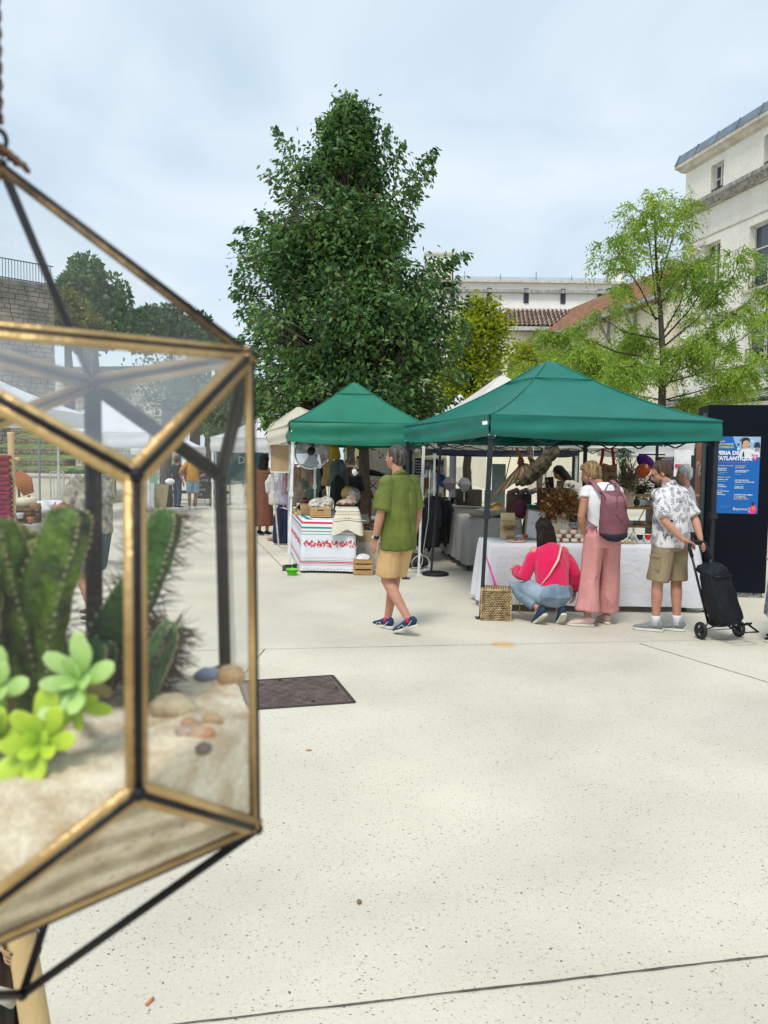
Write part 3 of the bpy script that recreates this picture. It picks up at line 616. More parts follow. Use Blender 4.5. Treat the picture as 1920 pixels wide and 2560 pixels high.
for i in range(-2,6):
 x = x0+dx*i; zc1 = P(1223,720, Yf).z; zc0 = P(1223,757, Yf).z; zm = (zc1+zc0)/2; q = MB(); q.box((x, Yf-.02, zm), (.5,.12, zc1-zc0)); wo = q.build('window', mat('slot_frame', (.10,.09,.10)), fb); q = MB(); q.box((x, Yf-.1, zm), (.36,.05, zc1-zc0-.15)); q.build('pane', mat('slot_glass', (.03,.03,.045), rough=.2), wo)
for i in range(9):
 q = MB(); q.bar((x0-6+i*3.6, Yf+1, zt+.1), (x0-6+i*3.6, Yf+1, zt+.9+.3*(i % 2)),.05); q.build('vent_pipe', iron, fb)
c = P(1537,690, Yf+2); q = MB(); q.box((c.x, Yf+2, zt+.5), (1.5,1.5,2.0)); ch = q.build('chimney', creamw, fb); q = MB(); q.box((c.x, Yf+2, zt+1.6), (1.9,1.9,.2)); q.build('chimney_cap', iron, ch)
c = P(1128,690, Yf); q = MB(); q.box((c.x-1.1, Yf+1, zt+.9), (2.9,2.0,3.2)); q.build('stair_tower', creamw, fb); q = MB(); q.box((c.x-1.1, Yf+1, zt+2.6), (3.2,2.3,.2)); q.build('tower_cap', stone, fb)

# -- lamp mast
lp = thing('lamp_mast', G(1131,1275), 'thin dark grey lamp mast rising behind the right flank of the dark tree', 'lamp post'); b0 = lp.location.copy()
Yl = b0.y; tp = P(1131,668, Yl)
q = MB(); q.loft([b0, (b0.x, Yl,3.2), (b0.x, Yl,3.25), tp], [.10,.10,.05,.03],10); q.build('mast', mat('mast_grey', (.12,.13,.15), rough=.5, metal=.5), lp)
q = MB(); q.box((b0.x, Yl,.15), (.34,.34,.3)); q.build('base_plate', iron, lp)

# ================================================================ LEFT BACKGROUND: ramparts, trees, terraces
def rampart(nm, label, p0, p1, h, Yb, seed, rowh=.24, c=(.20,.175,.135)):
 """masonry wall from p0 to p1 (ground points), built of courses of separate stones joined as one part"""
 rng = random.Random(seed); p0 = Vector(p0); p1 = Vector(p1); d = (p1-p0); L = d.length; d.normalize(); nrm = Vector((d.y, -d.x,0)); nrm = -nrm if nrm.y > 0 else nrm
 root = thing(nm, p0.lerp(p1,.5), label, 'stone wall'); ang = math.atan2(d.y, d.x)
 q = MB(); q.box(p0.lerp(p1,.5)-nrm*.5+Vector((0,0, h/2)), (L,1.0, h-.02), ang); q.build('wall_core', mat('mortar', (.22,.20,.16), var=.3), root)
 m1 = mat('rampart_stone_'+str(seed), c, var=.45, scale=1.1, bump=.9, bscale=9, c2=tuple(x*1.55 for x in c), detail=9)
 q = MB(); z = 0
 while z < h-.1:
  s = -rng.random()*.5; hh = min(rowh*(.8+.5*rng.random()), h-z)
  while s < L:
   w_ = .22+.5*rng.random(); a, b = max(0, s), min(L, s+w_)
   if b-a > .08: q.box(p0+d*((a+b)/2)+nrm*(.0+.09*rng.random())+Vector((0,0, z+hh/2)), (b-a-.04,.16, hh-.035), ang)
   s += w_
  z += hh
 q.build('stone_course', m1, root, kind='stuff')
 q = MB(); q.box(p0.lerp(p1,.5)-nrm*.35+Vector((0,0, h+.12)), (L+.2,1.1,.28), ang); q.build('coping', mat('coping_stone', (.16,.15,.12), var=.5, scale=2), root)
 return root, d, L, nrm
a = P(-420,640,38); b = P(134,728,45); hR = b.z
r1, d, L, nrm = rampart('rampart_wall', 'high weathered stone rampart with iron railing on top at the left edge', (a.x,38,0), (b.x,45,0), hR,45,3)
q = MB(); n_ = int(L/.16)
for i in range(n_): s = L*i/n_; p = Vector((a.x,38, hR+.25))+d*s; q.bar(p, p+Vector((0,0,1.15)),.025)
for z in (.35,1.38): q.bar(Vector((a.x,38, hR+z)), Vector((b.x,45, hR+z)),.05)
q.build('railing', iron, r1)
a2 = P(100,915,55); b2 = P(437,930,55)
rampart('rampart_bastion', 'lower pale stone bastion seen through the glass with trees above it', (a2.x,57,0), (b2.x,55,0), P(300,922,55).z,55,5,.4, (.42,.38,.30))
# far woodland trees: each its own crown
lm_far = leafmat('woodland_leaf', (.035,.095,.035), (.11,.20,.06), None,0,.6,.25)
lm_pine = leafmat('pine_leaf', (.03,.085,.03), (.09,.18,.05), None,0,.6,.15)
lm_yel = leafmat('autumn_leaf', (.09,.12,.02), (.24,.24,.04), None,0,.6,.3)
def far_tree(name, label, Y, u, vtop, vbot, hw, lm, seed, flat=.9, n=5200, size=.42):
 rng = np.random.RandomState(seed); c = P(u, (vtop+vbot)/2, Y); hz = (P(u, vtop, Y).z-P(u, vbot, Y).z)/2; hx = hw/F*Y
 root = thing(name, (c.x, Y,0), label, 'tree', 'trees beyond the ramparts')
 q = MB(); q.loft([(c.x, Y,0), (c.x+.2, Y, c.z*.6), (c.x, Y, c.z+hz*.4)], [.5,.35,.12],8)
 cl = []
 for i in range(60):
  a = rng.rand()*2*PI; ph = math.asin(rng.uniform(-.6,1)); r = .55+.40*rng.rand()
  cl.append((c.x+hx*r*math.cos(a)*math.cos(ph), Y+hx*r*math.sin(a)*math.cos(ph), c.z+hz*r*math.sin(ph)*flat, (.16+.13*rng.rand())*min(hx, hz*1.3)))
 for i in range(9): x, y, z, s = cl[i*6]; q.loft([(c.x, Y, c.z-.3*hz), (x, y, z)], [.15,.03],4)
 q.build('trunk', bark, root)
 cl = np.array(cl); idx = rng.randint(0,60, n); v = rng.normal(size=(n,3)); v /= np.linalg.norm(v, axis=1)[:, None]
 pos = cl[idx, :3]+v*cl[idx,3:4]*(1.0+.25*rng.rand(n,1)); me = leaf_mesh('crown', pos, v+rng.normal(size=(n,3))*.5+np.array([0,0, -.2]), size*(.7+.6*rng.rand(n)),.7, rng)
 link_mesh('crown', me, lm, root)
far_tree('chestnut_tree', 'tall rounded dark tree rising above the rampart corner',62,215,655,900,105, lm_far,31,1.0,9000)
far_tree('stone_pine', 'wide flat topped dark pine right of the rounded tree behind the glass',75,425,772,900,118, lm_pine,32,.9,9000,.45)
far_tree('stone_pine', 'smaller pine crown sloping down at the right end of the tree line',78,520,820,930,50, lm_pine,33,.9,3500,.45)
far_tree('yellowing_tree', 'yellowing bush tree in front of the rounded dark tree beside the rampart corner',52,165,730,880,55, lm_yel,34,1,4000,.3)
far_tree('yellowing_tree', 'golden green bush crown low between the rampart and the flat pine',54,235,790,900,50, lm_yel,35,1,3500,.3)
far_tree('poplar_tree', 'deep green tree standing behind the right end of the stone bastion',52,480,905,1120,60, lm_far,36,1,6000,.32)
far_tree('poplar_tree', 'bushy green tree seen through the narrow right glass pane',48,570,930,1130,60, lm_far,37,1,6000,.3)
far_tree('poplar_tree', 'green tree low behind the white tents left of the big dark tree',46,650,960,1130,50, lm_far,38,1,4500,.3)
# grass terraces with stone rows
tg = mat('terrace_grass', (.10,.16,.03), var=.5, scale=3, bump=.8, bscale=30, c2=(.20,.26,.06), detail=8)
ts = thing('terrace_wall', P(60,1200,27), 'stepped grass terraces held by rows of dry stone behind the concrete wall', 'terrace')
Yt = 27.0; xa, xb = P(-150,1200, Yt).x, P(330,1200, Yt+2).x
vrow = [1188,1163,1135,1108,1082,1060,1035]
q = MB()
for i in range(len(vrow)-1):
 y0 = Yt+i*1.6; z0 = P(80, vrow[i], y0).z; z1 = P(80, vrow[i]-16, y0+.3).z; z2 = P(80, vrow[i+1], y0+1.6).z
 q.add([(xa, y0+.3, z1), (xb, y0+.3, z1), (xb, y0+1.7, z2), (xa, y0+1.7, z2)], [(0,1,2,3)])
q.add([(xa, Yt+.3,0), (xb, Yt+.3,0), (xb, Yt+.3,1.15), (xa, Yt+.3,1.15)], [(0,1,2,3)]); q.build('grass_bank', tg, ts)
tstone = mat('terrace_stone', (.20,.17,.11), var=.5, scale=3, bump=.7, bscale=20, c2=(.40,.35,.25)); rng = random.Random(5)
bm = [MB().box((0,0,0), (1,1,1)).mesh('stone') for _ in range(3)]
for me in bm:
 me.materials.append(tstone)
 for v in me.vertices: v.co += Vector((rng.uniform(-.09,.09), rng.uniform(-.1,.1), rng.uniform(-.12,.12)))
for i in range(len(vrow)-1):
 y0 = Yt+i*1.6; z0 = P(80, vrow[i], y0).z; z1 = P(80, vrow[i]-15, y0+.3).z; hh = (z1-z0)/2
 for r_ in range(2):
  x = P(20,1200, y0).x+rng.random()*.2
  while x < P(150,1200, y0).x:
   w_ = .2+.3*rng.random(); o = bpy.data.objects.new('stone', rng.choice(bm)); COL.objects.link(o); o.parent = ts
   o.location = Vector((x+w_/2, y0+.15, z0+hh*(r_+.5)))-ts.location; o.scale = (w_*.97,.35, hh*1.02); x += w_
cw = thing('concrete_wall', P(60,1230,26), 'low pale concrete retaining wall under the grass terraces', 'wall')
zt_ = P(80,1190,26).z; q = MB(); q.box(((xa+xb)/2,26.2, zt_/2), (xb-xa,.4, zt_)); q.build('wall_face', mat('pale_concrete', (.52,.50,.42), var=.15, scale=1.5), cw); q = MB(); q.box(((xa+xb)/2,26.2, zt_+.04), (xb-xa,.5,.08)); q.build('coping', stone, cw)
# crowd barriers
def barrier(u0, u1, vb, mt_, label, Yh=1.1):
 a = G(u0, vb); b = G(u1, vb); root = thing('crowd_barrier', a.lerp(b,.5), label, 'barrier', 'crowd barriers beyond the stalls'); q = MB()
 q.bar(a+Vector((0,0, Yh)), b+Vector((0,0, Yh)),.04); q.bar(a+Vector((0,0,.2)), b+Vector((0,0,.2)),.04)
 for p in (a, b): q.bar(p, p+Vector((0,0, Yh)),.04)
 q.build('frame', mt_, root)
 q = MB(); n = max(4, int((b-a).length/.12))
 for i in range(1, n): p = a.lerp(b, i/n); q.bar(p+Vector((0,0,.2)), p+Vector((0,0, Yh)),.018)
 q.build('bars', mt_, root); q = MB()
 for p in (a, b): q.box(p+Vector((0,0,.03)), (.06,.6,.05))
 q.build('foot', mt_, root)
galv = mat('galvanised', (.40,.42,.42), rough=.4, metal=.6); grn = mat('green_paint', (.03,.22,.14), rough=.4)
barrier(127,160,1262, galv, 'grey crowd barrier left of the dark tent leg behind the glass')
barrier(176,205,1256, grn, 'green crowd barrier right of the dark tent leg behind the glass')
barrier(380,440,1268, galv, 'grey crowd barrier behind the standing man in the yellow top')
barrier(525,575,1262, galv, 'grey crowd barrier right of the small blackboard')
barrier(790,830,1292, galv, 'grey crowd barrier glimpsed under the small green tent between the trunks')
# ================================================================ MARKET TENTS
def fabric(name, c, tr=.25, rough=.65, var=.06, sheen=0, bump=.3, bscale=5):
 if name in MC: return MC[name]
 m, t, b = nodes(name); n = t.nodes.new; l = t.links.new
 tc = n('ShaderNodeTexCoord'); nz = n('ShaderNodeTexNoise'); nz.inputs['Scale'].default_value = 3; nz.inputs['Detail'].default_value = 5; l(tc.outputs['Object'], nz.inputs[0])
 r = n('ShaderNodeValToRGB'); e = r.color_ramp.elements; e[0].position = .3; e[1].position = .7; e[0].color = (*[x*(1-var) for x in c],1); e[1].color = (*[min(1, x*(1+var)) for x in c],1); l(nz.outputs[0], r.inputs[0])
 l(r.outputs[0], b.inputs['Base Color']); b.inputs['Roughness'].default_value = rough; b.inputs['Specular IOR Level'].default_value = .4
 nb = n('ShaderNodeTexNoise'); nb.inputs['Scale'].default_value = bscale; nb.inputs['Detail'].default_value = 3; nb.inputs['Distortion'].default_value = .6; l(tc.outputs['Object'], nb.inputs[0])
 bp = n('ShaderNodeBump'); bp.inputs['Strength'].default_value = bump; bp.inputs['Distance'].default_value = .03; l(nb.outputs[0], bp.inputs['Height']); l(bp.outputs[0], b.inputs['Normal'])
 if tr:
  tl = n('ShaderNodeBsdfTranslucent'); l(r.outputs[0], tl.inputs[0]); ms = n('ShaderNodeMixShader'); ms.inputs[0].default_value = tr
  o = t.nodes['Material Output']; l(b.outputs[0], ms.inputs[1]); l(tl.outputs[0], ms.inputs[2]); l(ms.outputs[0], o.inputs[0])
 MC[name] = m; return m
green1 = fabric('green_canopy', (.004,.150,.112),.03,.5,.10); green2 = fabric('light_green_canopy', (.008,.165,.100),.04,.55,.10)
creamc = fabric('cream_canopy', (.72,.66,.54),.3); whitec = fabric('white_canopy', (.78,.78,.80),.3); navyc = fabric('navy_canopy', (.012,.02,.05),0)
blackm = mat('black_frame', (.018,.022,.03), rough=.45, bump=0); whitem = mat('white_frame', (.70,.72,.72), rough=.45, bump=0); greym = mat('grey_frame', (.32,.34,.35), rough=.4, metal=.5, bump=0)
steel = mat('bright_screw', (.7,.7,.7), rough=.25, metal=.9, bump=0)
def tent(name, label, cs, peak, vh, cm, fm, group, pw=.035, legs=(0,1,2,3), seam=True, curve=1.55, feet=None, trussd=.28, truss=True, seed=0, vfold=.019):
 """cs: 4 corners (FL, FR, BR, BL) as Vectors at eave height; peak: Vector"""
 cs = [Vector(c) for c in cs]; cen = sum(cs, Vector())/4
 root = thing(name, (cen.x, cen.y,0), label, 'tent', group)
 q = MB(); NU, NV = 22,16
 for k in range(4):
  a, b = cs[k], cs[(k+1) % 4]
  def fn(u, v, a=a, b=b):
   e = a.lerp(b, u); p = e.lerp(peak, v); h = (e.z*(1-v)+0)+0
   z = e.z+(peak.z-e.z)*(v**curve*.55+v*.45)
   s = 4*u*(1-u); z -= .035*s*(1-v)*(v+.35)*1.6; z += .012*mn.noise(Vector((p.x*1.6+seed, p.y*1.6,3)))*(1-v)
   r = (Vector((p.x, p.y,0))-Vector((peak.x, peak.y,0))).length
   if v > .96: z = min(z, peak.z-.02)
   return Vector((p.x, p.y, z))
  q.grid(fn, NU, NV)
 q.build('canopy_roof', cm, root, smooth=True)
 for k in range(4):
  a, b = cs[k], cs[(k+1) % 4]; t = (b-a).normalized(); nrm = Vector((t.y, -t.x,0)); nrm = nrm if nrm.dot((a+b)/2-cen) > 0 else -nrm; L = (b-a).length
  def fv(u, v, a=a, b=b, nrm=nrm, L=L, k=k):
   e = a.lerp(b, u); d = v*vh
   o = .012*math.sin(PI*v)+vfold*math.sin(v*9+1.3*u*L+k+seed)*(.4+abs(mn.noise(Vector((u*L*.8, k, seed)))))+.014*mn.noise(Vector((u*L*1.8+k*7, v*1.4+u*2.5, seed)))*v*4*u**.3
   sag = .035*math.sin(PI*u)*v
   return e+nrm*(o+.008)+Vector((0,0, -d-sag+.004))
  vq = MB(); vq.grid(fv,40,8); vq.build('valance', cm, root, smooth=True)
  vq = MB(); vq.bar(a+nrm*.012, b+nrm*.012,.014,.012); vq.build('valance_seam', cm, root)
 if seam:
  for k in range(4):
   vq = MB(); a = cs[k]; pp = []
   for i in range(17):
    v = i/16; p = a.lerp(peak, v); pp.append(Vector((p.x, p.y, a.z+(peak.z-a.z)*(v**curve*.55+v*.45)+.004)))
   vq.loft(pp[:-1], [.008]*16,5); vq.build('hip_seam', cm, root, smooth=True)
  vq = MB()
  for k in range(4):
   a, b = cs[k], cs[(k+1) % 4]; v = .72
   pts = []
   for i in range(13):
    u = i/12; e = a.lerp(b, u); p = e.lerp(peak, v); z = e.z+(peak.z-e.z)*(v**curve*.55+v*.45)-.035*4*u*(1-u)*(1-v)*(v+.35)*1.6+.006+.02*math.sin(PI*u); pts.append(Vector((p.x, p.y, z)))
   vq.loft(pts, [(.010,.007)]*13,5)
  vq.build('vent_flap', cm, root, smooth=True)
 for k in legs:
  a = cs[k]; inn = (cen-a); inn.z = 0; inn.normalize(); top = a+inn*.05+Vector((0,0, -.03)); ft = Vector(feet[k]) if feet and feet.get(k) is not None else Vector((top.x, top.y,0))
  vq = MB(); mid = top.lerp(ft,.48); vq.bar(top, mid, pw*1.15); vq.bar(mid, ft+Vector((0,0,.01)), pw*.85); lo = vq.build('leg', fm, root)
  vq = MB(); vq.box(ft+Vector((0,0,.006)), (pw*2.6, pw*2.6,.012)); vq.build('foot_plate', fm, lo)
  vq = MB(); vq.box(mid, (pw*1.7, pw*1.7,.07)); vq.build('clamp', fm, lo)
  vq = MB(); vq.box(top+Vector((0,0, -vh*.85)), (pw*1.6, pw*1.6,.06)); br = vq.build('corner_bracket', fm, root)
  vq = MB(); vq.ball(top+Vector((-.03, -.035, -vh*.8)),.009,6,4); vq.ball(top+Vector((.03, -.035, -vh*.85)),.009,6,4); vq.build('screw', steel, br)
 if truss:
  for k in range(4):
   a, b = cs[k], cs[(k+1) % 4]; inn = (cen-(a+b)/2); inn.z = 0; inn.normalize(); n = 4; dz = trussd
   for i in range(n):
    p = a.lerp(b, (i+.02)/n)+inn*.05; r_ = a.lerp(b, (i+.98)/n)+inn*.05
    zt_, zb_ = (-.07, -dz)
    if i % 2: zt_, zb_ = zb_, zt_
    vq = MB(); vq.bar(p+Vector((0,0, zt_)), r_+Vector((0,0, zb_)),.022,.012); vq.build('truss_bar', fm, root)
    vq = MB(); vq.bar(p+inn*.015+Vector((0,0, zb_)), r_+inn*.015+Vector((0,0, zt_)),.022,.012); vq.build('truss_bar', fm, root)
   mid = (a+b)/2+inn*.05; hub = Vector((peak.x, peak.y, (a.z+b.z)/2-.05))
   vq = MB(); vq.bar(mid+Vector((0,0, -.1)), hub+Vector((0,0,.05)),.022,.012); vq.build('truss_bar', fm, root)
  vq = MB(); vq.bar(Vector((peak.x, peak.y, cs[0].z-.15)), peak-Vector((0,0,.03)),.04); vq.build('centre_pole', fm, root)
 return root
GT = 'green market tents'
# large green tent
FL = P(1226,1036,7.75); FR_ = P(1804,1053,8.35); BL = Vector((.27,10.55, (FL.z+FR_.z)/2)); BR = Vector((FR_.x-.72,11.15, (FL.z+FR_.z)/2)); PK = P(1372,897,9.45)
big = tent('market_tent', 'large deep green pop up tent on black poles over the white cloth pottery table', [FL, FR_, BR, BL], PK,.215, green1, blackm, GT,.042,
   feet={0: G(1202,1546),1: Vector((FR_.x-.03, FR_.y+.04,0))}, curve=1.7, seed=1)
q = MB(); c_ = P(1212,1057,7.70); q.box(c_, (.05,.006,.035), Matrix.Rotation(-.15,3, 'Y')); q.build('paper_label', mat('white_paper', (.75,.75,.75)), big)
# small green tent
f1 = P(727,1052,11.15); f2 = P(1022,1060,10.95); f2b = P(1068,1064,10.95);
SL = f1; SR = Vector((P(1068,1062,10.95).x,10.95, f2.z)); w_ = SR-SL; back = Vector((-.30,2.0,0))
small = tent('market_tent', 'smaller lighter green pop up tent on white poles over the striped Basque cloth table', [SL, SR, SR+back, SL+back], P(885,953,12.0),.30, green2, whitem, GT,.036,
    feet={0: G(723,1425),1: G(1046,1438)}, seed=5, vfold=.026, curve=1.35)
q = MB(); q.ball(P(729,1078,11.1),.012,6,4); q.build('screw', steel, small)
# cream tents
creamt = tent('market_tent', 'cream pop up tent peeping out left of the small green tent', [P(669,1077,12.6), P(790,1040,12.3)*1, P(830,1045,15.2), P(690,1050,15.4)], P(745,1015,13.8),.24, creamc, whitem, 'cream market tents',.034, feet={0: G(697,1369),3: G(690,1336)}, truss=False, seam=False, seed=3)
q0 = [(.7,11.4), (4.0,12.2), (3.5,15.2), (.1,14.4)]
zc_ = 2.02; tent('market_tent', 'cream pop up tent with pale peak directly behind the large green tent', [Vector((x, y, zc_)) for x, y in q0], P(1255,934,13.2),.14, fabric('ivory_canopy', (.82,.80,.74),.3), blackm, 'cream market tents',.04, legs=(3,), seed=6, seam=False, trussd=.22)
q0 = [(1.0,16.0), (4.1,16.3), (4.0,19), (.9,18.7)]
tent('market_tent', 'navy blue low canopy stall behind the cream tent under the large green tent', [Vector((x, y,2.02)) for x, y in q0], Vector((2.5,17.5,2.6)),.24, navyc, whitem, 'other stalls behind',.04, seed=8, seam=False, truss=False)
# white tents
WT = 'white market tents'
def simple_tent(u0, u1, ve, vp, up, Y, dY, label, vh=.28, seed=0, legs=(0,1), fm=whitem, skew=0):
 a = P(u0, ve, Y); b = P(u1, ve, Y); b.z = a.z
 return tent('market_tent', label, [a, b, b+Vector((skew, dY,0)), a+Vector((skew, dY,0))], P(up, vp, Y+dY/2), vh, whitec, fm, WT,.035, legs=legs, seed=seed, truss=False, seam=seed % 2 == 0)
simple_tent(140,372,1078,984,246,20.0,3.2, 'white tent seen through the upper glass pane centre of three',.35,11)
simple_tent(-230,98,1015,925, -60,16.5,3.2, 'white tent cut by the left picture edge behind the terrarium',.3,12, (0,1), mat('slate_frame', (.16,.18,.20), rough=.5))
simple_tent(466,514,1118,1100,470,27.0,3.2, 'small distant white tent roof left of the teal banner',.25,13, (1,), skew=-3)
simple_tent(527,700,1093,1022,690,18.5,3.0, 'white tent half hidden behind the right edge of the terrarium',.32,14, (0,), skew=.6)
simple_tent(1080,1215,1042,983,1150,19.5,3.0, 'white tent tip showing between dark tree and cream tent peak',.25,15, ())
simple_tent(1560,1735,1092,1035,1640,13.2,3.0, 'white tent behind the beret shelf right under the large green tent',.30,16, (), skew=.4)

# ---------------------------------------------------------------- covered tables
def uvcloth(name, corners, zt_, zb_, mt_, parent, folds=5.0, amp=.03, seed=0, sides=None, hem=.0, flare=.02, jag=0, rows=10):
 """cloth draped over a table top given by 4 world corners (counter clockwise); UV v = metres from the hem, u = metres round the edge"""
 cs = [Vector((c[0], c[1],0)) for c in corners]; per = []; N_ = 30
 for k in range(4):
  a, b = cs[k], cs[(k+1) % 4]; n = max(10, int((b-a).length/.035))
  t = (b-a).normalized(); nr = Vector((t.y, -t.x,0))
  for i in range(n): per.append((a.lerp(b, i/n), nr, k, i/n, (b-a).length))
 cen = sum(cs, Vector())/4; M_ = len(per); s = 0; S = [0]
 for i in range(M_): s += (per[(i+1) % M_][0]-per[i][0]).length; S.append(s)
 vs = []; uv = [];
 mats_ = []
 H = zt_-zb_
 for r_ in range(rows+1):
  f = r_/rows
  for i in range(M_):
   p, nr, k, e, L = per[i]; ce = min(e,1-e)*L; cw_ = math.exp(-(ce/.10)**2)
   n2 = nr
   out_ = (p-cen); out_.normalize(); n2 = (nr*(1-cw_)+out_*cw_).normalized()
   w_ = amp*(1-f)**.8*(math.sin(S[i]*folds*2*PI/1.0*.35+seed+2*mn.noise(Vector((S[i]*1.3, seed,0))))*.6+mn.noise(Vector((S[i]*folds*.7, seed, f*1.2)))*.9)+flare*(1-f)+.05*cw_*(1-f)
   rr = .012*(1-math.cos(min(1, (1-f)*rows/1.5)*PI/2))
   zz_ = zb_+H*f+(1-f)**3*(hem*mn.noise(Vector((S[i]*1.1, seed+3,0)))+jag*cw_)
   vs.append(p+n2*(w_+rr)+Vector((0,0, zz_))); uv.append((S[i], H*f))
 base = (rows)*M_; top_rows = 6
 wmin = min((cs[1]-cs[0]).length, (cs[2]-cs[1]).length)/2
 for r_ in range(1, top_rows+1):
  f = r_/top_rows*.98
  for i in range(M_):
   p = per[i][0]; q_ = p.lerp(cen, f); ax = (cs[1]-cs[0]).normalized(); ay = (cs[3]-cs[0]).normalized(); LX = (cs[1]-cs[0]).length; LY = (cs[3]-cs[0]).length
   d = p-cen; dx_, dy_ = d.dot(ax), d.dot(ay)
   ix = max(0, LX/2-wmin*f)/(LX/2); iy = max(0, LY/2-wmin*f)/(LY/2)
   q_ = cen+ax*dx_*ix+ay*dy_*iy
   vs.append(Vector((q_.x, q_.y, zt_+.003*mn.noise(q_*4)))); uv.append((S[i], H+wmin*f))
 T = rows+top_rows; fs = [(r_*M_+i, r_*M_+(i+1) % M_, (r_+1)*M_+(i+1) % M_, (r_+1)*M_+i) for r_ in range(T) for i in range(M_)]
 fs.append(tuple(T*M_+i for i in range(M_)))
 me = bpy.data.meshes.new(name); me.from_pydata([v[:] for v in vs], [], fs); ul = me.uv_layers.new(name='UVMap')
 for lp_ in me.loops: ul.data[lp_.index].uv = uv[lp_.vertex_index]
 me.update(); o = link_mesh(name, me, mt_, parent, True, True); return o
whitecloth = fabric('white_tablecloth', (.72,.72,.75),.12,.85,.05, bump=.35, bscale=14)
greycloth = fabric('grey_tablecloth', (.36,.35,.33),.05,.9,.08, bump=.3, bscale=10)
def table(label, cs, z, leg_m, group='stall tables', top_m=None):
 cs = [Vector((c[0], c[1],0)) for c in cs]; cen = sum(cs, Vector())/4; root = thing('trestle_table', cen, label, 'table', group)
 q = MB(); tp = [c.lerp(cen,.02)+Vector((0,0, z-.01)) for c in cs]; bt_ = [p-Vector((0,0,.035)) for p in tp]
 q.add(tp+bt_, [(0,1,2,3), (7,6,5,4), (0,4,5,1), (1,5,6,2), (2,6,7,3), (3,7,4,0)]); q.build('tabletop', top_m or mat('pale_wood', (.42,.30,.17), var=.25, scale=4, stretch=(1,6,1)), root)
 for c in cs: c2 = c.lerp(cen,.1); q = MB(); q.bar(c2, c2+Vector((0,0, z-.04)),.035); q.build('leg', leg_m, root)
 return root
# A: front pottery table
tA = [Vector((1.16,8.30,0)), Vector((3.46,8.42,0)), Vector((3.40,9.12,0)), Vector((1.12,9.00,0))]; ZA = .735
table('long trestle table under the white cloth of the pottery stall', tA, ZA, blackm)
ca = uvcloth('tablecloth', tA, ZA+.006,.07, whitecloth, None, folds=5, amp=.035, seed=2, hem=.03, flare=.05, rows=14); tag(ca, 'long white cloth with soft folds draped over the pottery table', 'tablecloth')
# B: Basque table
bx0 = P(757,1431,11.1); bx0.z = 0; bx1 = P(884,1435,11.0); bx1.z = 0; bk = Vector((-.50,2.7,0))
tB = [G(756,1431), G(886,1434), G(886,1434)+bk, G(756,1431)+bk]; ZB = .755
table('trestle table under the striped Basque cloth', tB, ZB, greym)
def stripe_mat():
 m, t, b = nodes('basque_stripes'); n = t.nodes.new; l = t.links.new
 uv = n('ShaderNodeUVMap'); sp = n('ShaderNodeSeparateXYZ'); l(uv.outputs[0], sp.inputs[0]); r = n('ShaderNodeValToRGB'); r.color_ramp.interpolation = 'CONSTANT'
 W = (.70,.72,.78); Rd = (.62,.03,.05); Gn = (.02,.26,.20); Pk = (.55,.25,.27); Gy = (.25,.32,.33)
 H = ZB-.03
 bands = [(0, W), (.075, Pk), (.081, W), (.098, Gy), (.108, W), (.116, Rd), (.134, W), (.142, Gy), (.152, W), (.168, Pk), (.173, W), (.188, Pk), (.193, W), (.515, Gn), (.523, W), (.555, Rd), (.570, W), (.60, Gn), (.625, W), (.665, Rd), (.70, W), (.735, Gn), (.752, W), (.79, Pk), (.80, W), (.85, Gn), (.87, W), (.93, Rd), (.95, W)]
 e = r.color_ramp.elements; e[0].position = 0; e[0].color = (*W,1); e[1].position = .999; e[1].color = (*W,1)
 for p, c in bands[1:]:
  q_ = e.new(min(.995, p/1.15)); q_.color = (*c,1)
 mm = n('ShaderNodeMath'); mm.operation = 'DIVIDE'; mm.inputs[1].default_value = 1.15; l(sp.outputs[1], mm.inputs[0]); l(mm.outputs[0], r.inputs[0]); l(r.outputs[0], b.inputs['Base Color']); b.inputs['Roughness'].default_value = .8; b.inputs['Specular IOR Level'].default_value = .2
 return m
cb = uvcloth('tablecloth', tB, ZB+.006,.035, stripe_mat(), None, folds=2.2, amp=.004, seed=5, hem=0, flare=.015, rows=12); tag(cb, 'white Basque cloth with red and green stripes and a chain of red peppers', 'tablecloth')
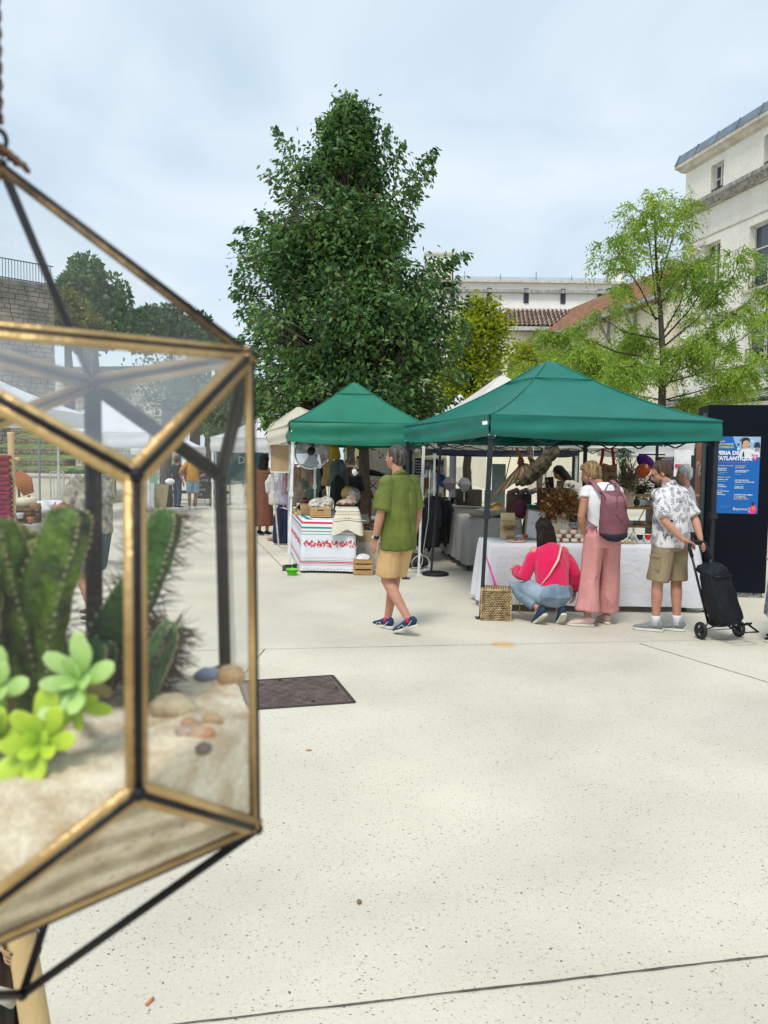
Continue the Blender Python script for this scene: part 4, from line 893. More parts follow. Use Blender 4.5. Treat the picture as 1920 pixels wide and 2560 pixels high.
# chain of red peppers printed on the cloth front and side, and the little grey scroll near the hem
cprint = mat('pepper_red', (.66,.02,.03), rough=.8, bump=0); gprint = mat('scroll_grey', (.16,.14,.20), rough=.8, bump=0)
def on_cloth(a, b, s, z, o=.052):
 t = (b-a).normalized(); nr = Vector((t.y, -t.x,0)); p = a.lerp(b, s); L = (b-a).length; ce = min(s,1-s)*L; cw_ = math.exp(-(ce/.10)**2); f = (z-.035)/(ZB-.03)
 cen = sum(tB, Vector())/4; out_ = (p-cen).normalized(); n2 = (nr*(1-cw_)+out_*cw_).normalized(); return p+n2*(.0175+.015*(1-f)+.05*cw_*(1-f)+.003*(1-f))+Vector((0,0, z)), t
rng = random.Random(3); q = MB(); q2 = MB()
for (a, b, oo) in ((tB[0], tB[1],.030), (tB[3], tB[0],.030)):
 L = (b-a).length; n = int(L/.010)
 for i in range(n):
  s = .02+.96*i/n; cz = .425+rng.uniform(-.020,.020); p, t = on_cloth(a, b, s, cz, oo); an = rng.choice([1, -1])*rng.uniform(.35,1.2)+(PI if rng.random() < .3 else 0); ln = rng.uniform(.04,.07); d = t*math.cos(an)+Vector((0,0, math.sin(an))); w_ = t*-math.sin(an)+Vector((0,0, math.cos(an))); wd = .009
  q.poly([p, p+d*ln*.35+w_*wd, p+d*ln, p+d*ln*.35-w_*wd])
 n = int(L/.05)
 for i in range(n):
  s = .02+.96*i/n; p, t = on_cloth(a, b, s,.055+.008*math.sin(i*1.9), oo); q2.poly([p, p+t*.02+Vector((0,0,.012)), p+t*.035, p+t*.02+Vector((0,0,.003))])
q.build('pepper_print', cprint, cb, kind='stuff'); q2.build('scroll_print', gprint, cb, kind='stuff')
# C: grey table at the mouth of the large tent
tC = [G(1168,1428), G(1300,1436), G(1300,1436)+Vector((-.25,2.3,0)), G(1168,1428)+Vector((-.25,2.3,0))]; ZC = .80
table('table under the grey cloth left inside the large green tent', tC, ZC, blackm)
cc = uvcloth('tablecloth', tC, ZC+.006,.10, greycloth, None, folds=7, amp=.02, seed=9, flare=.03); tag(cc, 'grey tablecloth hanging in narrow pleats behind the front black pole', 'tablecloth')
# D: long pale table deeper
def rect(u0, u1, v, z, dY, sk=0):
 a = G(u0, v); b = G(u1, v); b.y = a.y = (a.y+b.y)/2; return [a, b, b+Vector((sk, dY,0)), a+Vector((sk, dY,0))]
a = P(1110,1275,14.2); b = P(1265,1285,13.2); tD = [Vector((a.x, a.y,0)), Vector((b.x, b.y,0)), Vector((b.x+.2, b.y+.9,0)), Vector((a.x+.2, a.y+.9,0))]
table('table with short pale cloth deeper in the stall left of the black pole', tD,.78, blackm)
cd = uvcloth('tablecloth', tD,.786,.52, fabric('pale_grey_cloth', (.50,.49,.46),.05,.9), None, folds=4, amp=.02, seed=12, flare=.02); tag(cd, 'short pale grey cloth over the far table left of the black pole', 'tablecloth')
# E: back tables right
def Yrect(u0, u1, Y, dY): a = P(u0,1200, Y); b = P(u1,1200, Y); return [Vector((a.x, Y,0)), Vector((b.x, Y,0)), Vector((b.x, Y+dY,0)), Vector((a.x, Y+dY,0))]
tE = Yrect(1335,1475,10.6,.7); table('small table behind the round vase', tE,.80, blackm)
ce = uvcloth('tablecloth', tE,.806,.1, fabric('cool_white_cloth', (.55,.58,.62),.05,.9), None, folds=4, amp=.02, seed=14); tag(ce, 'cool white cloth over the small back table behind the vase', 'tablecloth')
# ================================================================ STALL GOODS
wood = mat('light_wood', (.45,.28,.12), var=.3, scale=5, stretch=(1,1,8), bump=.3); woodd = mat('dark_wood', (.13,.07,.035), var=.4, scale=5, stretch=(1,1,6)); woodo = mat('orange_wood', (.50,.28,.10), var=.2, scale=5)
card = mat('cardboard', (.42,.29,.16), var=.12, scale=5, bump=.05); cardw = mat('pale_carton', (.52,.50,.44), var=.08, scale=3, bump=.05)
black = mat('matt_black', (.012,.012,.014), rough=.6, bump=.05); ceram = mat('cream_ceramic', (.62,.56,.42), rough=.35, var=.08, scale=8, bump=.05); cerred = mat('red_glaze', (.50,.02,.03), rough=.3, var=.1, bump=0)
whitep = mat('white_paper', (.75,.75,.75)); plastic = glass('clear_plastic', (.85,.86,.85),.12,.15,.18, (.7,.7,.68))
jute = mat('jute_brown', (.36,.24,.12), var=.2, scale=20, bump=.6, bscale=200); redc = mat('red_strap', (.55,.01,.015), rough=.7)
def box_thing(name, label, cat, c, d, mt_, rz=0, group=None, open_top=False, lid=None):
 o = thing(name, (c[0], c[1], c[2]), label, cat, group, rz)
 t = .012; q = MB()
 if open_top:
  q.box((0, -d[1]/2+t/2, d[2]/2), (d[0], t, d[2])); q.box((0, d[1]/2-t/2, d[2]/2), (d[0], t, d[2])); q.box((-d[0]/2+t/2,0, d[2]/2), (t, d[1]-2*t, d[2])); q.box((d[0]/2-t/2,0, d[2]/2), (t, d[1]-2*t, d[2])); q.box((0,0, t/2+.001), (d[0]-2*t, d[1]-2*t, t))
 else: q.box((0,0, d[2]/2), d)
 q.build('box_body', mt_, o, world=False, bevel=.004)
 return o
def at(u, v, Y): return P(u, v, Y)
def on(u, Y, z): p = P(u,1200, Y); return Vector((p.x, Y, z))
# --- Basque stall
def slat_crate(c, d, rz, label, slats=3, name='wooden_crate', mt_=wood, group=None, handle=True):
 o = thing(name, c, label, 'crate', group, rz)
 for sx in (-1,1):
  for sy in (-1,1): q = MB(); q.box((sx*(d[0]/2-.015), sy*(d[1]/2-.02), d[2]/2), (.024,.024, d[2])); q.build('corner_post', mt_, o, False)
 h = d[2]/slats
 for k in range(slats):
  for sy in (-1,1): q = MB(); q.box((0, sy*(d[1]/2-.002), h*(k+.5)), (d[0],.010, h*.72)); q.build('slat', mt_, o, False)
  for sx in (-1,1): q = MB(); q.box((sx*(d[0]/2-.002),0, h*(k+.5)), (.010, d[1]-.014, h*.72)); q.build('slat', mt_, o, False)
 q = MB(); q.box((0,0,.01), (d[0]-.02, d[1]-.02,.012)); q.build('base_board', mt_, o, False); return o
g0 = G(908,1434)
slat_crate(g0, (.275,.34,.24),.02, 'slatted wooden crate on the ground right of the Basque cloth',3)
q = MB(); q.ball(g0+Vector((0,0,.21)), (.11,.13,.07),14,9); me = blobmesh(q,.012); wrinkle(me,.01,14); tag(link_mesh('plastic_bag', me, mat('white_bag', (.7,.7,.7), rough=.4)), 'crumpled white bag bulging from the slatted crate', 'bag')
gc = G(914,1418); box_thing('carton', 'pale carton with two round holes behind the slatted crate', 'carton', (gc.x+.03, gc.y+.1,0), (.32,.4,.40), cardw,.02, 'cartons beside the Basque table')
q = MB()
for dx in (-.03,.1): q.ball((gc.x+dx, gc.y-.104,.29), (.010,.004,.012),8,5)
bh = q.build('hole', black); bh.parent = [o for o in COL.objects if o.name.startswith('carton')][-1]; bh.data.transform(wm(bh.parent).inverted())
box_thing('carton', 'brown and white carton topmost of the stack right of the Basque cloth', 'carton', (gc.x+.0, gc.y+.12,.402), (.30,.38,.15), card, -.03, 'cartons beside the Basque table')
q = None
box_thing('carton', 'small white carton box with black dot standing under the bench behind the cloth stand', 'carton', at(909,1290,12.4)-Vector((0,0,.12)), (.17,.2,.14), cardw,.1, 'cartons beside the Basque table')
# wooden fruit box with plastic bag of sausages
p = on(803,11.45, ZB+.02); bxw = box_thing('wooden_box', 'light wooden box with finger slot on the front of the Basque table', 'box', p, (.31,.25,.145), wood,.03, None, True)
q = MB(); q.box((0, -.127,.105), (.09,.004,.016)); q.build('finger_slot', black, bxw, False)
for k in range(4):
 pass
q = MB(); q.ball(p+Vector((-.05,0,.19)), (.13,.12,.08),14,9); q.ball(p+Vector((.08,.02,.21)), (.10,.10,.09),12,9); q.ball(p+Vector((0,0,.13)), (.15,.11,.06),12,8); me = blobmesh(q,.01,2); wrinkle(me,.016,17)
tag(link_mesh('plastic_bag', me, mat('frosted_sausage_bag', (.52,.42,.34), rough=.25, var=.45, scale=11, c2=(.75,.70,.62), spec=.7)), 'crinkled clear bag of bread and sausage in the light wooden box', 'bag')
p2 = on(770,11.95, ZB+.02); box_thing('wooden_box', 'second wooden box half hidden behind the bagged one', 'box', p2, (.22,.25,.16), wood,.05, None, True)
# pile of dry sausages: each its own
rng = random.Random(8); saus = mat('dry_sausage', (.025,.012,.014), rough=.35, var=.6, scale=30, c2=(.13,.06,.06)); sm_ = []
for k in range(3):
 q = MB(); q.loft([(-.10,0,0), (-.085,0,.004), (-.03,0,.012+.003*k), (.03,0,.012), (.085,0,.003), (.10,0,0)], [.004,.016,.021,.021,.016,.004],10, side=(0,1,0)); me = q.mesh('sausage'); me.materials.append(saus); me.polygons.foreach_set('use_smooth', [True]*len(me.polygons)); sm_.append(me)
bask = thing('sausage_tray', on(782,12.4, ZB+.02), 'dark tray heaped with black wrapped dry sausages on the Basque table', 'tray')
q = MB(); q.lathe([(.0,0), (.20,0), (.24,.07), (.23,.07), (.19,.012), (0,.012)], (0,0,0),18); q.build('tray_body', black, bask, False)
for i in range(46):
 o = bpy.data.objects.new('sausage', sm_[i % 3]); COL.objects.link(o); lvl = i//14
 r_ = (.17-.03*lvl)*math.sqrt(rng.random()); a = rng.random()*6.28
 o.location = bask.location+Vector((r_*math.cos(a)*1.3, r_*math.sin(a),.05+lvl*.045+rng.random()*.02)); o.rotation_euler = (rng.uniform(-.25,.25), rng.uniform(-.3,.3), rng.uniform(-.6,.6)); tag(o, 'black dry sausage in the heap on the dark tray', 'sausage', 'dry sausages on the Basque table')
# jars on the left of the table
for k, (u, Y, h, c, lb) in enumerate([(738,12.3,.10, (.40,.25,.10), 'small honey brown jar nearest the white pole on the Basque table'), (747,12.9,.13, (.55,.48,.30), 'taller pale jar behind the honey jar on the Basque table'), (742,11.8,.06, (.50,.34,.15), 'low tan cheese block at the left edge of the Basque table')]):
 o = thing('jar' if k < 2 else 'cheese', on(u, Y, ZB+.008), lb, 'jar' if k < 2 else 'cheese')
 q = MB(); q.lathe([(.03,0), (.035,.01), (.035, h*.75), (.028, h*.85)], n=12, closed=True); q.build('jar_body' if k < 2 else 'cheese_wheel', mat('jar_%d' % k, c, rough=.3), o, False, True)
 q = MB(); q.lathe([(.031, h*.85), (.031, h), (0.001, h)], n=12, closed=True); q.build('lid' if k < 2 else 'rind', whitep if k < 2 else mat('jar_2', c), o, False)
# draped little stand
p = on(873,11.35,0); st = [Vector((p.x-.15,10.93,0)), Vector((p.x+.16,10.93,0)), Vector((p.x+.13,11.45,0)), Vector((p.x-.13,11.45,0))]
so_ = thing('display_stand', Vector((p.x,11.2, ZB+.006)), 'small raised stand hidden under the cream striped cloth', 'stand'); q = MB(); q.box((p.x,11.22, ZB+.085), (.26,.44,.15)); q.build('stand_body', wood, so_)
m_, t_, b_ = nodes('cream_stripe_cloth'); n_ = t_.nodes.new; uvn = n_('ShaderNodeUVMap'); sp_ = n_('ShaderNodeSeparateXYZ'); t_.links.new(uvn.outputs[0], sp_.inputs[0]); r_ = n_('ShaderNodeValToRGB'); r_.color_ramp.interpolation = 'CONSTANT'
Wc = (.66,.62,.50); e_ = r_.color_ramp.elements; e_[0].color = (*Wc,1); e_[1].position = .999; e_[1].color = (*Wc,1)
for pz, c_ in ((.29, (.05,.05,.05)), (.31, Wc), (.36, (.35,.14,.12)), (.375, Wc), (.50, (.10,.10,.04)), (.515, Wc), (.56, (.35,.14,.12)), (.575, Wc), (.62, (.05,.05,.05)), (.64, Wc), (.74, (.1,.1,.04)), (.755, Wc)): k_ = e_.new(pz); k_.color = (*c_,1)
mm_ = n_('ShaderNodeMath'); mm_.operation = 'MULTIPLY'; mm_.inputs[1].default_value = 2.6; t_.links.new(sp_.outputs[1], mm_.inputs[0]); t_.links.new(mm_.outputs[0], r_.inputs[0]); t_.links.new(r_.outputs[0], b_.inputs['Base Color']); b_.inputs['Roughness'].default_value = .85
cl = uvcloth('cloth', st, ZB+.175, ZB-.10, m_, None, folds=2, amp=.010, seed=3, flare=.06, hem=.02, jag=-.10, rows=10); tag(cl, 'cream cloth with thin stripes and small red crosses draped over the raised stand', 'cloth')
q = MB();
for i in range(6):
 a, b = st[0], st[1]; t = (b-a).normalized(); c = a.lerp(b,.08+.16*i)+Vector((0, -.045, ZB+.04))
 for s in (-1,1): q.quad(c+Vector((-.012,0, -.012*s)), c+Vector((-.006,0, -.012*s)), c+Vector((.012,0,.012*s)), c+Vector((.006,0,.012*s)))
 q.quad(c+Vector((-.012, -.002, -.003)), c+Vector((.012, -.002, -.003)), c+Vector((.012, -.002,.003)), c+Vector((-.012, -.002,.003)))
q.build('cross_print', cprint, cl)
# tipped wicker basket with bread in plastic
p = on(868,11.6, ZB+.19); bs = thing('bread_basket', p, 'tan basket tipped on its side with wrapped loaves on the cream striped cloth', 'basket')
tilt = Matrix.Rotation(R(-62),3, 'X') @ Matrix.Rotation(R(12),3, 'Y')
q = MB(); q.lathe([(.0,0), (.085,0), (.115,.06), (.12,.13), (.113,.13), (.105,.06), (.08,.012), (0,.012)], n=20); q.v = [tuple(tilt @ Vector(v)+Vector((0,.06,.12))) for v in q.v]; q.build('basket_body', mat('wicker_tan', (.45,.27,.09), var=.35, scale=30, bump=.8, bscale=90), bs, False, True)
q = MB(); q.ball((0, -.03,.04), (.14,.11,.045),12,8); q.ball((.06,0,.09), (.07,.07,.06),10,7); me = blobmesh(q,.01,2); me.transform(Matrix.Translation(p)); wrinkle(me,.012,20); tag(link_mesh('bread', me, mat('bread_wrap', (.55,.36,.17), rough=.35, var=.4, scale=14, c2=(.7,.6,.5))), 'loaves in crinkled plastic at the mouth of the tipped basket', 'bread')
q = MB(); q.ball((.10,.05,.14), (.10,.09,.12),12,8); me = blobmesh(q,.012,2); me.transform(Matrix.Translation(p)); wrinkle(me,.012,20); tag(link_mesh('plastic_bag', me, plastic, smooth=True), 'empty transparent bag ballooning beside the tipped basket', 'bag')
q = MB(); q.loft([p+Vector((-.15, -.02,.0)), p+Vector((0, -.1,.01)), p+Vector((.06, -.1,.01))], [(.05,.02), (.06,.024), (.03,.015)],10, side=(0,1,0)); tag(q.build('cured_meat', mat('cured_meat', (.10,.015,.015), rough=.4), smooth=True), 'dark red cured meat lying before the tipped basket', 'meat')
# green bowl and weight at the pole foot
g1 = G(730,1438); o = thing('dog_bowl', g1, 'bright lime green plastic bowl at the foot of the white tent pole', 'bowl'); q = MB(); q.lathe([(.001,.004), (.06,.0), (.075,.075), (.088,.082), (.088,.09), (.078,.09), (.066,.02), (.001,.015)], n=24)
q.build('bowl_body', mat('lime_plastic', (.14,.62,.02), rough=.35, bump=0, var=.05), o, False, True); q = MB(); q.lathe([(.076,.05), (.081,.054), (.079,.058)], n=24); q.build('bowl_band', mat('lime_plastic_dark', (.05,.30,.02), rough=.4), o, False)
o = thing('pole_weight', G(722,1428), 'dark grey block weight clamped on the foot of the white tent pole', 'weight'); q = MB(); q.box((-.03,.05,.04), (.13,.1,.08)); q.box((.08,.06,.05), (.06,.09,.1)); q.build('weight_block', mat('dark_grey_block', (.07,.07,.075)), o, False, bevel=.006); q = MB(); q.bar((-.05,.0,.085), (.1,.0,.085),.02); q.build('weight_handle', black, o, False)
# sandbags
q = MB(); gs = G(688,1352); q.loft([gs+Vector((-.16,0,.05)), gs+Vector((-.08,0,.06)), gs+Vector((0,0,.09)), gs+Vector((.1,0,.06)), gs+Vector((.2,0,.05))], [(.05,.04), (.10,.055), (.08,.07), (.10,.055), (.05,.03)],12, side=(0,1,0)); me = blobmesh(q,.015); wrinkle(me,.012,12); so2 = link_mesh('sandbag', me, mat('dusty_pink_cloth', (.42,.30,.28)), None, True, True); tag(so2, 'dusty pink sandbag tied round the cream tent pole foot', 'sandbag')
q = MB(); q.loft([gs+Vector((.02, -.03,.08)), gs+Vector((.0,0,.16)), gs+Vector((.06,0,.22))], [.03,.035,.01],8); q.build('knot', mat('dusty_pink_cloth', (.42,.30,.28)), so2)
# fan under small tent
fc = P(780,1132,11.6); fan = thing('hanging_fan', fc, 'large round wire cage fan with black motor hanging under the small green tent', 'fan')
rot = Matrix.Rotation(R(68),3, 'X') @ Matrix.Rotation(R(-4),3, 'Y'); tm = lambda v: tuple(rot @ Vector(v))
q = MB()
for r_, z in ((.262,.0), (.258,.02), (.255, -.02)):
 q.loft([tm((r_*math.cos(t), r_*math.sin(t), z)) for t in np.linspace(0,2*PI,33)], [.009]*33,6, side=(0,0,1))
for i in range(56):
 a = 2*PI*i/56; c_, s_ = math.cos(a), math.sin(a)
 q.loft([tm((.06*c_,.06*s_,.07)), tm((.17*c_,.17*s_,.065)), tm((.24*c_,.24*s_,.04)), tm((.262*c_,.262*s_,0)), tm((.24*c_,.24*s_, -.04)), tm((.07*c_,.07*s_, -.06))], [.0024]*6,4, cap=False)
q.build('wire_cage', mat('chrome_wire', (.6,.6,.6), rough=.3, metal=.8, bump=0), fan, False)
for k in range(3):
 q = MB(); a0 = k*2*PI/3+.5
 def bl(u, v, a0=a0): r_ = .05+.18*u; a = a0+(v-.5)*(1.5-.3*u); return Vector(tm((r_*math.cos(a), r_*math.sin(a),.035*(v-.5))))
 q.grid(bl,6,6); q.build('fan_blade', mat('clear_grey_blade', (.50,.50,.52), rough=.3, spec=.7), fan, False, True)
q = MB(); q.lathe([(.001,.10), (.055,.095), (.065,.07), (.065,.06)], n=20); q.lathe([(.001, -.18), (.05, -.17), (.068, -.12), (.068, -.05)], n=20); q.v = [tm(v) for v in q.v]; q.build('motor', black, fan, False, True)
q = MB(); hp = Vector((0,.1,.26)); q.bar(tm((0,.0, -.12)), hp,.05,.04); q.bar(hp, hp+Vector((0,0,.14)),.03); q.build('bracket', black, fan, False)
q = MB(); q.box(Vector((-.04, -.03,.22)), (.06,.02,.02)); q.build('bright_clip', steel, fan, False)
# hanging posters / panel / scarves / garments
pc = P(700,1146,12.7); o = thing('hanging_board', pc, 'brown cardboard panel in a thin frame hanging between the white poles', 'board'); q = MB(); q.box(pc, (.30,.015,.44),.0); q.build('panel', card, o); q = MB()
for s in (-1,1): q.bar(pc+Vector((-.16, -.01,.225*s)), pc+Vector((.16, -.01,.225*s)),.016); q.bar(pc+Vector((.155*s, -.012, -.22)), pc+Vector((.155*s, -.012,.22)),.012)
q.build('frame', whitep, o)
pc = P(877,1140,11.7); o = thing('hanging_sign', pc, 'dark green picture card tilted and hanging from the small green tent edge', 'sign'); q = MB(); q.box(pc, (.12,.008,.32), Matrix.Rotation(-.07,3, 'Y')); q.build('card', mat('dark_green_print', (.02,.045,.03), var=.8, scale=25, rough=.3, c2=(.15,.10,.07)), o); q = MB(); q.box(pc+Vector((.006, -.006, -.15)), (.12,.008,.03), Matrix.Rotation(-.07,3, 'Y')); q.build('card_edge', mat('khaki', (.35,.33,.27)), o); q = MB(); q.bar(pc+Vector((0,0,.16)), pc+Vector((.01,0,.25)),.003); q.build('string', whitep, o)
def garment(u, v, Y, w_, h, c, label, cat='garment', name='garment', group=None, seed=0, taper=.7, depth=.07, sleeves=True):
 c0 = P(u, v, Y); q = MB(); n = 8; pts = []; rd = []
 for i in range(n): f = i/(n-1); pts.append(c0+Vector((0,0, -h*f))); rd.append(((.35+.65*min(1, f*4))*w_/2*(taper+(1-taper)*f), depth*(.5+.5*min(1, f*4))))
 q.loft(pts, rd,12)
 if sleeves:
  for s in (-1,1): q.loft([c0+Vector((s*w_*.3,0, -.05)), c0+Vector((s*w_*.5, -.02, -h*.3)), c0+Vector((s*w_*.48, -.03, -h*.62))], [(.05,.04), (.05,.035), (.04,.03)],8)
 me = blobmesh(q,.02,2); wrinkle(me,.022,7, (1.6,1.6,.35), seed);
 o = link_mesh(name, me, mat('cloth_%02x%02x%02x' % tuple(int(x*255) for x in c), c, var=.25, scale=7, rough=.9), None, True, True); return tag(o, label, cat, group)
GR = 'clothes hanging on the rail'
cols = [((.42,.22,.26), 'dusty pink'), ((.38,.30,.22), 'beige'), ((.45,.36,.30), 'pale rose'), ((.30,.20,.14), 'brown'), ((.40,.36,.30), 'ecru'), ((.10,.16,.12), 'dark green'), ((.02,.02,.03), 'black')]
rail = thing('clothes_rail', P(752,1168,13.5), 'metal clothes rail behind the fan in the small green tent', 'clothes rail'); q = MB(); a, b = P(722,1162,13.5), P(792,1162,13.5); q.tube(a, b,.012); q.tube(b, (b.x, b.y,0),.012); q.tube(a, (a.x, a.y,0),.012); q.build('rail', greym, rail)
for i, (c, nm) in enumerate(cols): garment(737+i*8.5,1166,13.45-.03*(i % 2),.30-.02*(i % 3),.75-.06*(i % 4), c, nm+' garment number counted from the white pole on the rail behind the fan' if False else nm+' garment on the rail behind the fan', seed=i, group=GR, depth=.035)
for i, (u, c, nm) in enumerate([(672+32, (.36,.36,.42), 'grey lilac'), (716, (.25,.30,.45), 'pale blue'), (691, (.55,.52,.50), 'off white'), (727, (.38,.30,.18), 'sand')]): garment(u,1182,14.6,.30,.60, c, nm+' garment hanging low behind the grey poles of the cream tent', seed=20+i, group='clothes behind the cream tent poles', depth=.06)
for i, u in enumerate((700,718)): garment(u,1262,14.6,.26,.72, (.015,.022,.05), 'dark navy trousers hanging %s behind the tent poles' % ('left' if i == 0 else 'right'), seed=30+i, group='clothes behind the cream tent poles', sleeves=False, depth=.08)
garment(829,1152,13.2,.34,.42, (.33,.24,.09), 'mustard shawl hanging beside the grey one under the small tent', seed=41, sleeves=False); garment(847,1148,13.1,.34,.44, (.10,.13,.14), 'slate grey shawl hanging left of the dark green card', seed=42, sleeves=False)
garment(873,1170,14.2,.22,.34, (.72,.72,.78), 'white shirt hanging left of the dark trunk', seed=43); garment(832,1110,12.9,.26,.24, (.42,.31,.03), 'bright yellow cloth hanging just under the small green valance', seed=44, sleeves=False)
garment(845,1190,12.6,.26,.42, (.02,.025,.02), 'black fur like scarf hanging behind the tipped basket', seed=45, sleeves=False)
q = MB(); q.ball(P(822,1140,13.6), (.07,.02,.08),12,8); tag(q.build('round_sign', mat('red_white_sign', (.5,.05,.07), var=.8, scale=14, c2=(.8,.7,.7)), smooth=True), 'small round red and white sign hung beside the mustard shawl', 'sign')
# high table with cross legs behind
def bistro(u0, u1, v, Y, label):
 a, b = P(u0, v, Y), P(u1, v, Y); root = thing('beer_table', ((a.x+b.x)/2, Y+.3,0), label, 'table'); q = MB(); q.box(((a.x+b.x)/2, Y+.3, a.z), (b.x-a.x,.6,.03)); q.build('tabletop', wood, root)
 for x in (a.x+.15, b.x-.15):
  for y in (Y+.05, Y+.55): q = MB(); q.bar((x, y,0), (x, y, a.z),.03); q.build('leg', black, root)
  q = MB(); q.bar((x, Y+.05,.2), (x, Y+.55, a.z-.1),.025); q.build('brace', black, root); q = MB(); q.bar((x, Y+.05, a.z-.35), (x+(.35 if x == a.x+.15 else -.35), Y+.05, a.z-.03),.02); q.build('brace', black, root)
bistro(880,985,1203,16.0, 'high beer table with thin wooden top and black legs behind the dark trunk')
bc = P(952,1185,16.2); o = thing('parasol_base', bc, 'black pointed folded parasol lying on the high beer table', 'parasol'); q = MB(); q.loft([bc+Vector((-.5,0,.08)), bc+Vector((-.2,0,.03)), bc+Vector((.25,0, -.06))], [.02,.07,.01],8, side=(0,1,0)); q.build('folded_cloth', black, o, smooth=True)
def folding_chair(u, v, label, Y=None, c=black, group=None, h=.82, rz=0):
 g_ = G(u, v); root = thing('folding_chair', g_, label, 'chair', group, rz);
 for s in (-.18,.18):
  q = MB(); q.bar((s, -.2,0), (s,.16, h),.025,.02); q.build('leg', c, root, False); q = MB(); q.bar((s,.22,0), (s, -.18, h*.52),.025,.02); q.build('leg', c, root, False)
 q = MB(); q.box((0, -.02, h*.52), (.36,.34,.02)); q.build('seat', c, root, False); q = MB(); q.box((0,.15, h-.06), (.36,.02,.13)); q.build('backrest', c, root, False)
folding_chair(938,1412, 'dark folding wooden chair standing between the cartons and the man in green', c=woodd, rz=1.2, h=1.15)
# --- food truck
Yt2 = 19.5; tl = P(1030,1122, Yt2); trr = P(1118,1122, Yt2)
truck = thing('food_truck', (P(1000,1200, Yt2).x, Yt2,0), 'pale yellow food truck with chalk menu and serving hatch behind the man in green', 'food truck')
ty = mat('truck_cream', (.72,.68,.36), rough=.45, var=.06, scale=2, bump=.03); x0, x1 = P(880,1200, Yt2).x, P(1116,1200, Yt2).x; xh = P(1028,1200, Yt2).x; ztop_ = P(1060,1112, Yt2).z+.12
q = MB(); n_ = 14; prof = []
for i in range(n_+1):
 t = i/n_*PI/2; prof.append((x1-.5+.5*math.sin(t), ztop_-.5+.5*math.cos(t)))
pts = [(xh,.35), (xh, ztop_)]+prof+[(x1,.35)]
q.add([(x, Yt2, z) for x, z in pts]+[(x, Yt2+2, z) for x, z in pts], [tuple(range(len(pts)-1, -1, -1)), tuple(range(len(pts),2*len(pts)))]+[(i, (i+1) % len(pts), len(pts)+(i+1) % len(pts), len(pts)+i) for i in range(len(pts))]); q.build('body', ty, truck)
q = MB(); q.box(((x0+xh)/2-.2, Yt2+1.0, ztop_/2+.1), (xh-x0+.4-.35,1.6, ztop_-.2)); q.build('side_body', mat('beige_panel', (.40,.36,.30), var=.08), truck); q = MB(); q.box((x0+.15, Yt2+.1,1.9), (.4,.1,1.2)); q.build('yellow_panel', ty, truck)
q = MB(); q.box((xh-.18, Yt2+.1,1.3), (.36,.5,2.4)); q.build('dark_gap', black, truck)
q = MB(); zb_ = P(1040,1187, Yt2).z; zt_ = P(1040,1146, Yt2).z; wx0, wx1 = P(1035,1160, Yt2).x, P(1112,1160, Yt2).x
q.box(((wx0+wx1)/2, Yt2-.01, (zb_+zt_)/2), (wx1-wx0,.03, zt_-zb_)); hatch = q.build('hatch', mat('hatch_interior', (.06,.055,.05), var=.7, scale=6, c2=(.25,.22,.19)), truck); q = MB()
for a, b in (((wx0, zb_), (wx1, zb_)), ((wx1, zb_), (wx1, zt_)), ((wx1, zt_), (wx0, zt_)), ((wx0, zt_), (wx0, zb_))): q.bar((a[0], Yt2-.03, a[1]), (b[0], Yt2-.03, b[1]),.06)
q.build('hatch_frame', mat('chrome_trim', (.6,.6,.55), rough=.3, metal=.4), hatch)
for i in range(8): q = MB(); q.box(((xh+x1)/2, Yt2-.02,.5+i*.11), (x1-xh-.1,.04,.05)); q.build('rib', ty, truck)
q = MB(); q.ball(P(1040,1122, Yt2-.05), (.12,.06,.12),12,8); q.build('marker_lamp', whitep, truck, smooth=True)
tx_ = frame_on(P(1052,1134, Yt2-.012), (1,0,0)); text_part('LA PODDERY',.095, black, truck, tx_, bold=.004, sx=.80); text_part('burgers maison',.032, black, truck, frame_on(P(1052,1138, Yt2-.012), (1,0,0)), sx=1.3)
cb_ = thing('menu_board', P(1049,1166, Yt2-.08), 'black chalk menu board leaning in the food truck hatch', 'menu board'); q = MB(); q.box(P(1049,1166, Yt2-.08), (.24,.02,.42)); q.build('board', black, cb_)
for i in range(5): text_part(['Menu du', 'Burger', 'Frites', 'Boisson', 'Dessert'][i],.05, whitep, cb_, frame_on(P(1039,1154+i*7, Yt2-.1), (1,0,0)), name='chalk_line', sx=1.1)
for i, u in enumerate((1040,1100)): q = MB(); w0 = P(u,1280, Yt2); q.loft([(w0.x, Yt2-.02,.33), (w0.x, Yt2+.2,.33)], [.33,.33],20, side=(1,0,0)); q.build('wheel', black, truck)
# trunk of a knobbly tree seen inside
kt = thing('tree_stem', G(1168,1262), 'knobbly grey young tree trunk seen between the stalls behind the food truck', 'tree'); b0 = kt.location; q = MB(); q.loft([b0+Vector((.03*math.sin(i*2),0, i*.3)) for i in range(11)], [.13,.11,.12,.095,.115,.09,.105,.085,.08,.07,.05],9); q.build('trunk', mat('grey_bark', (.09,.09,.085), var=.4, scale=15, bump=.8), kt, smooth=True)
rngn = np.random.RandomState(4); n_ = 1500; pp = np.array(b0)+np.array([0,0,3.1])+rngn.normal(size=(n_,3))*np.array([.6,.6,.35]); link_mesh('crown', leaf_mesh('crown', pp, rngn.normal(size=(n_,3)),.12*np.ones(n_),.55, rngn), lm_mid, kt)
# square dark post
o = thing('steel_post', G(1127,1272), 'square dark grey steel post right of the food truck', 'post'); b0 = o.location; q = MB(); q.bar(b0, b0+Vector((0,0,2.6)),.14); q.build('post', mat('mast_grey', (.12,.13,.15)), o); q = MB(); q.box(b0+Vector((0,0,.02)), (.3,.3,.04)); q.build('base_plate', greym, o)

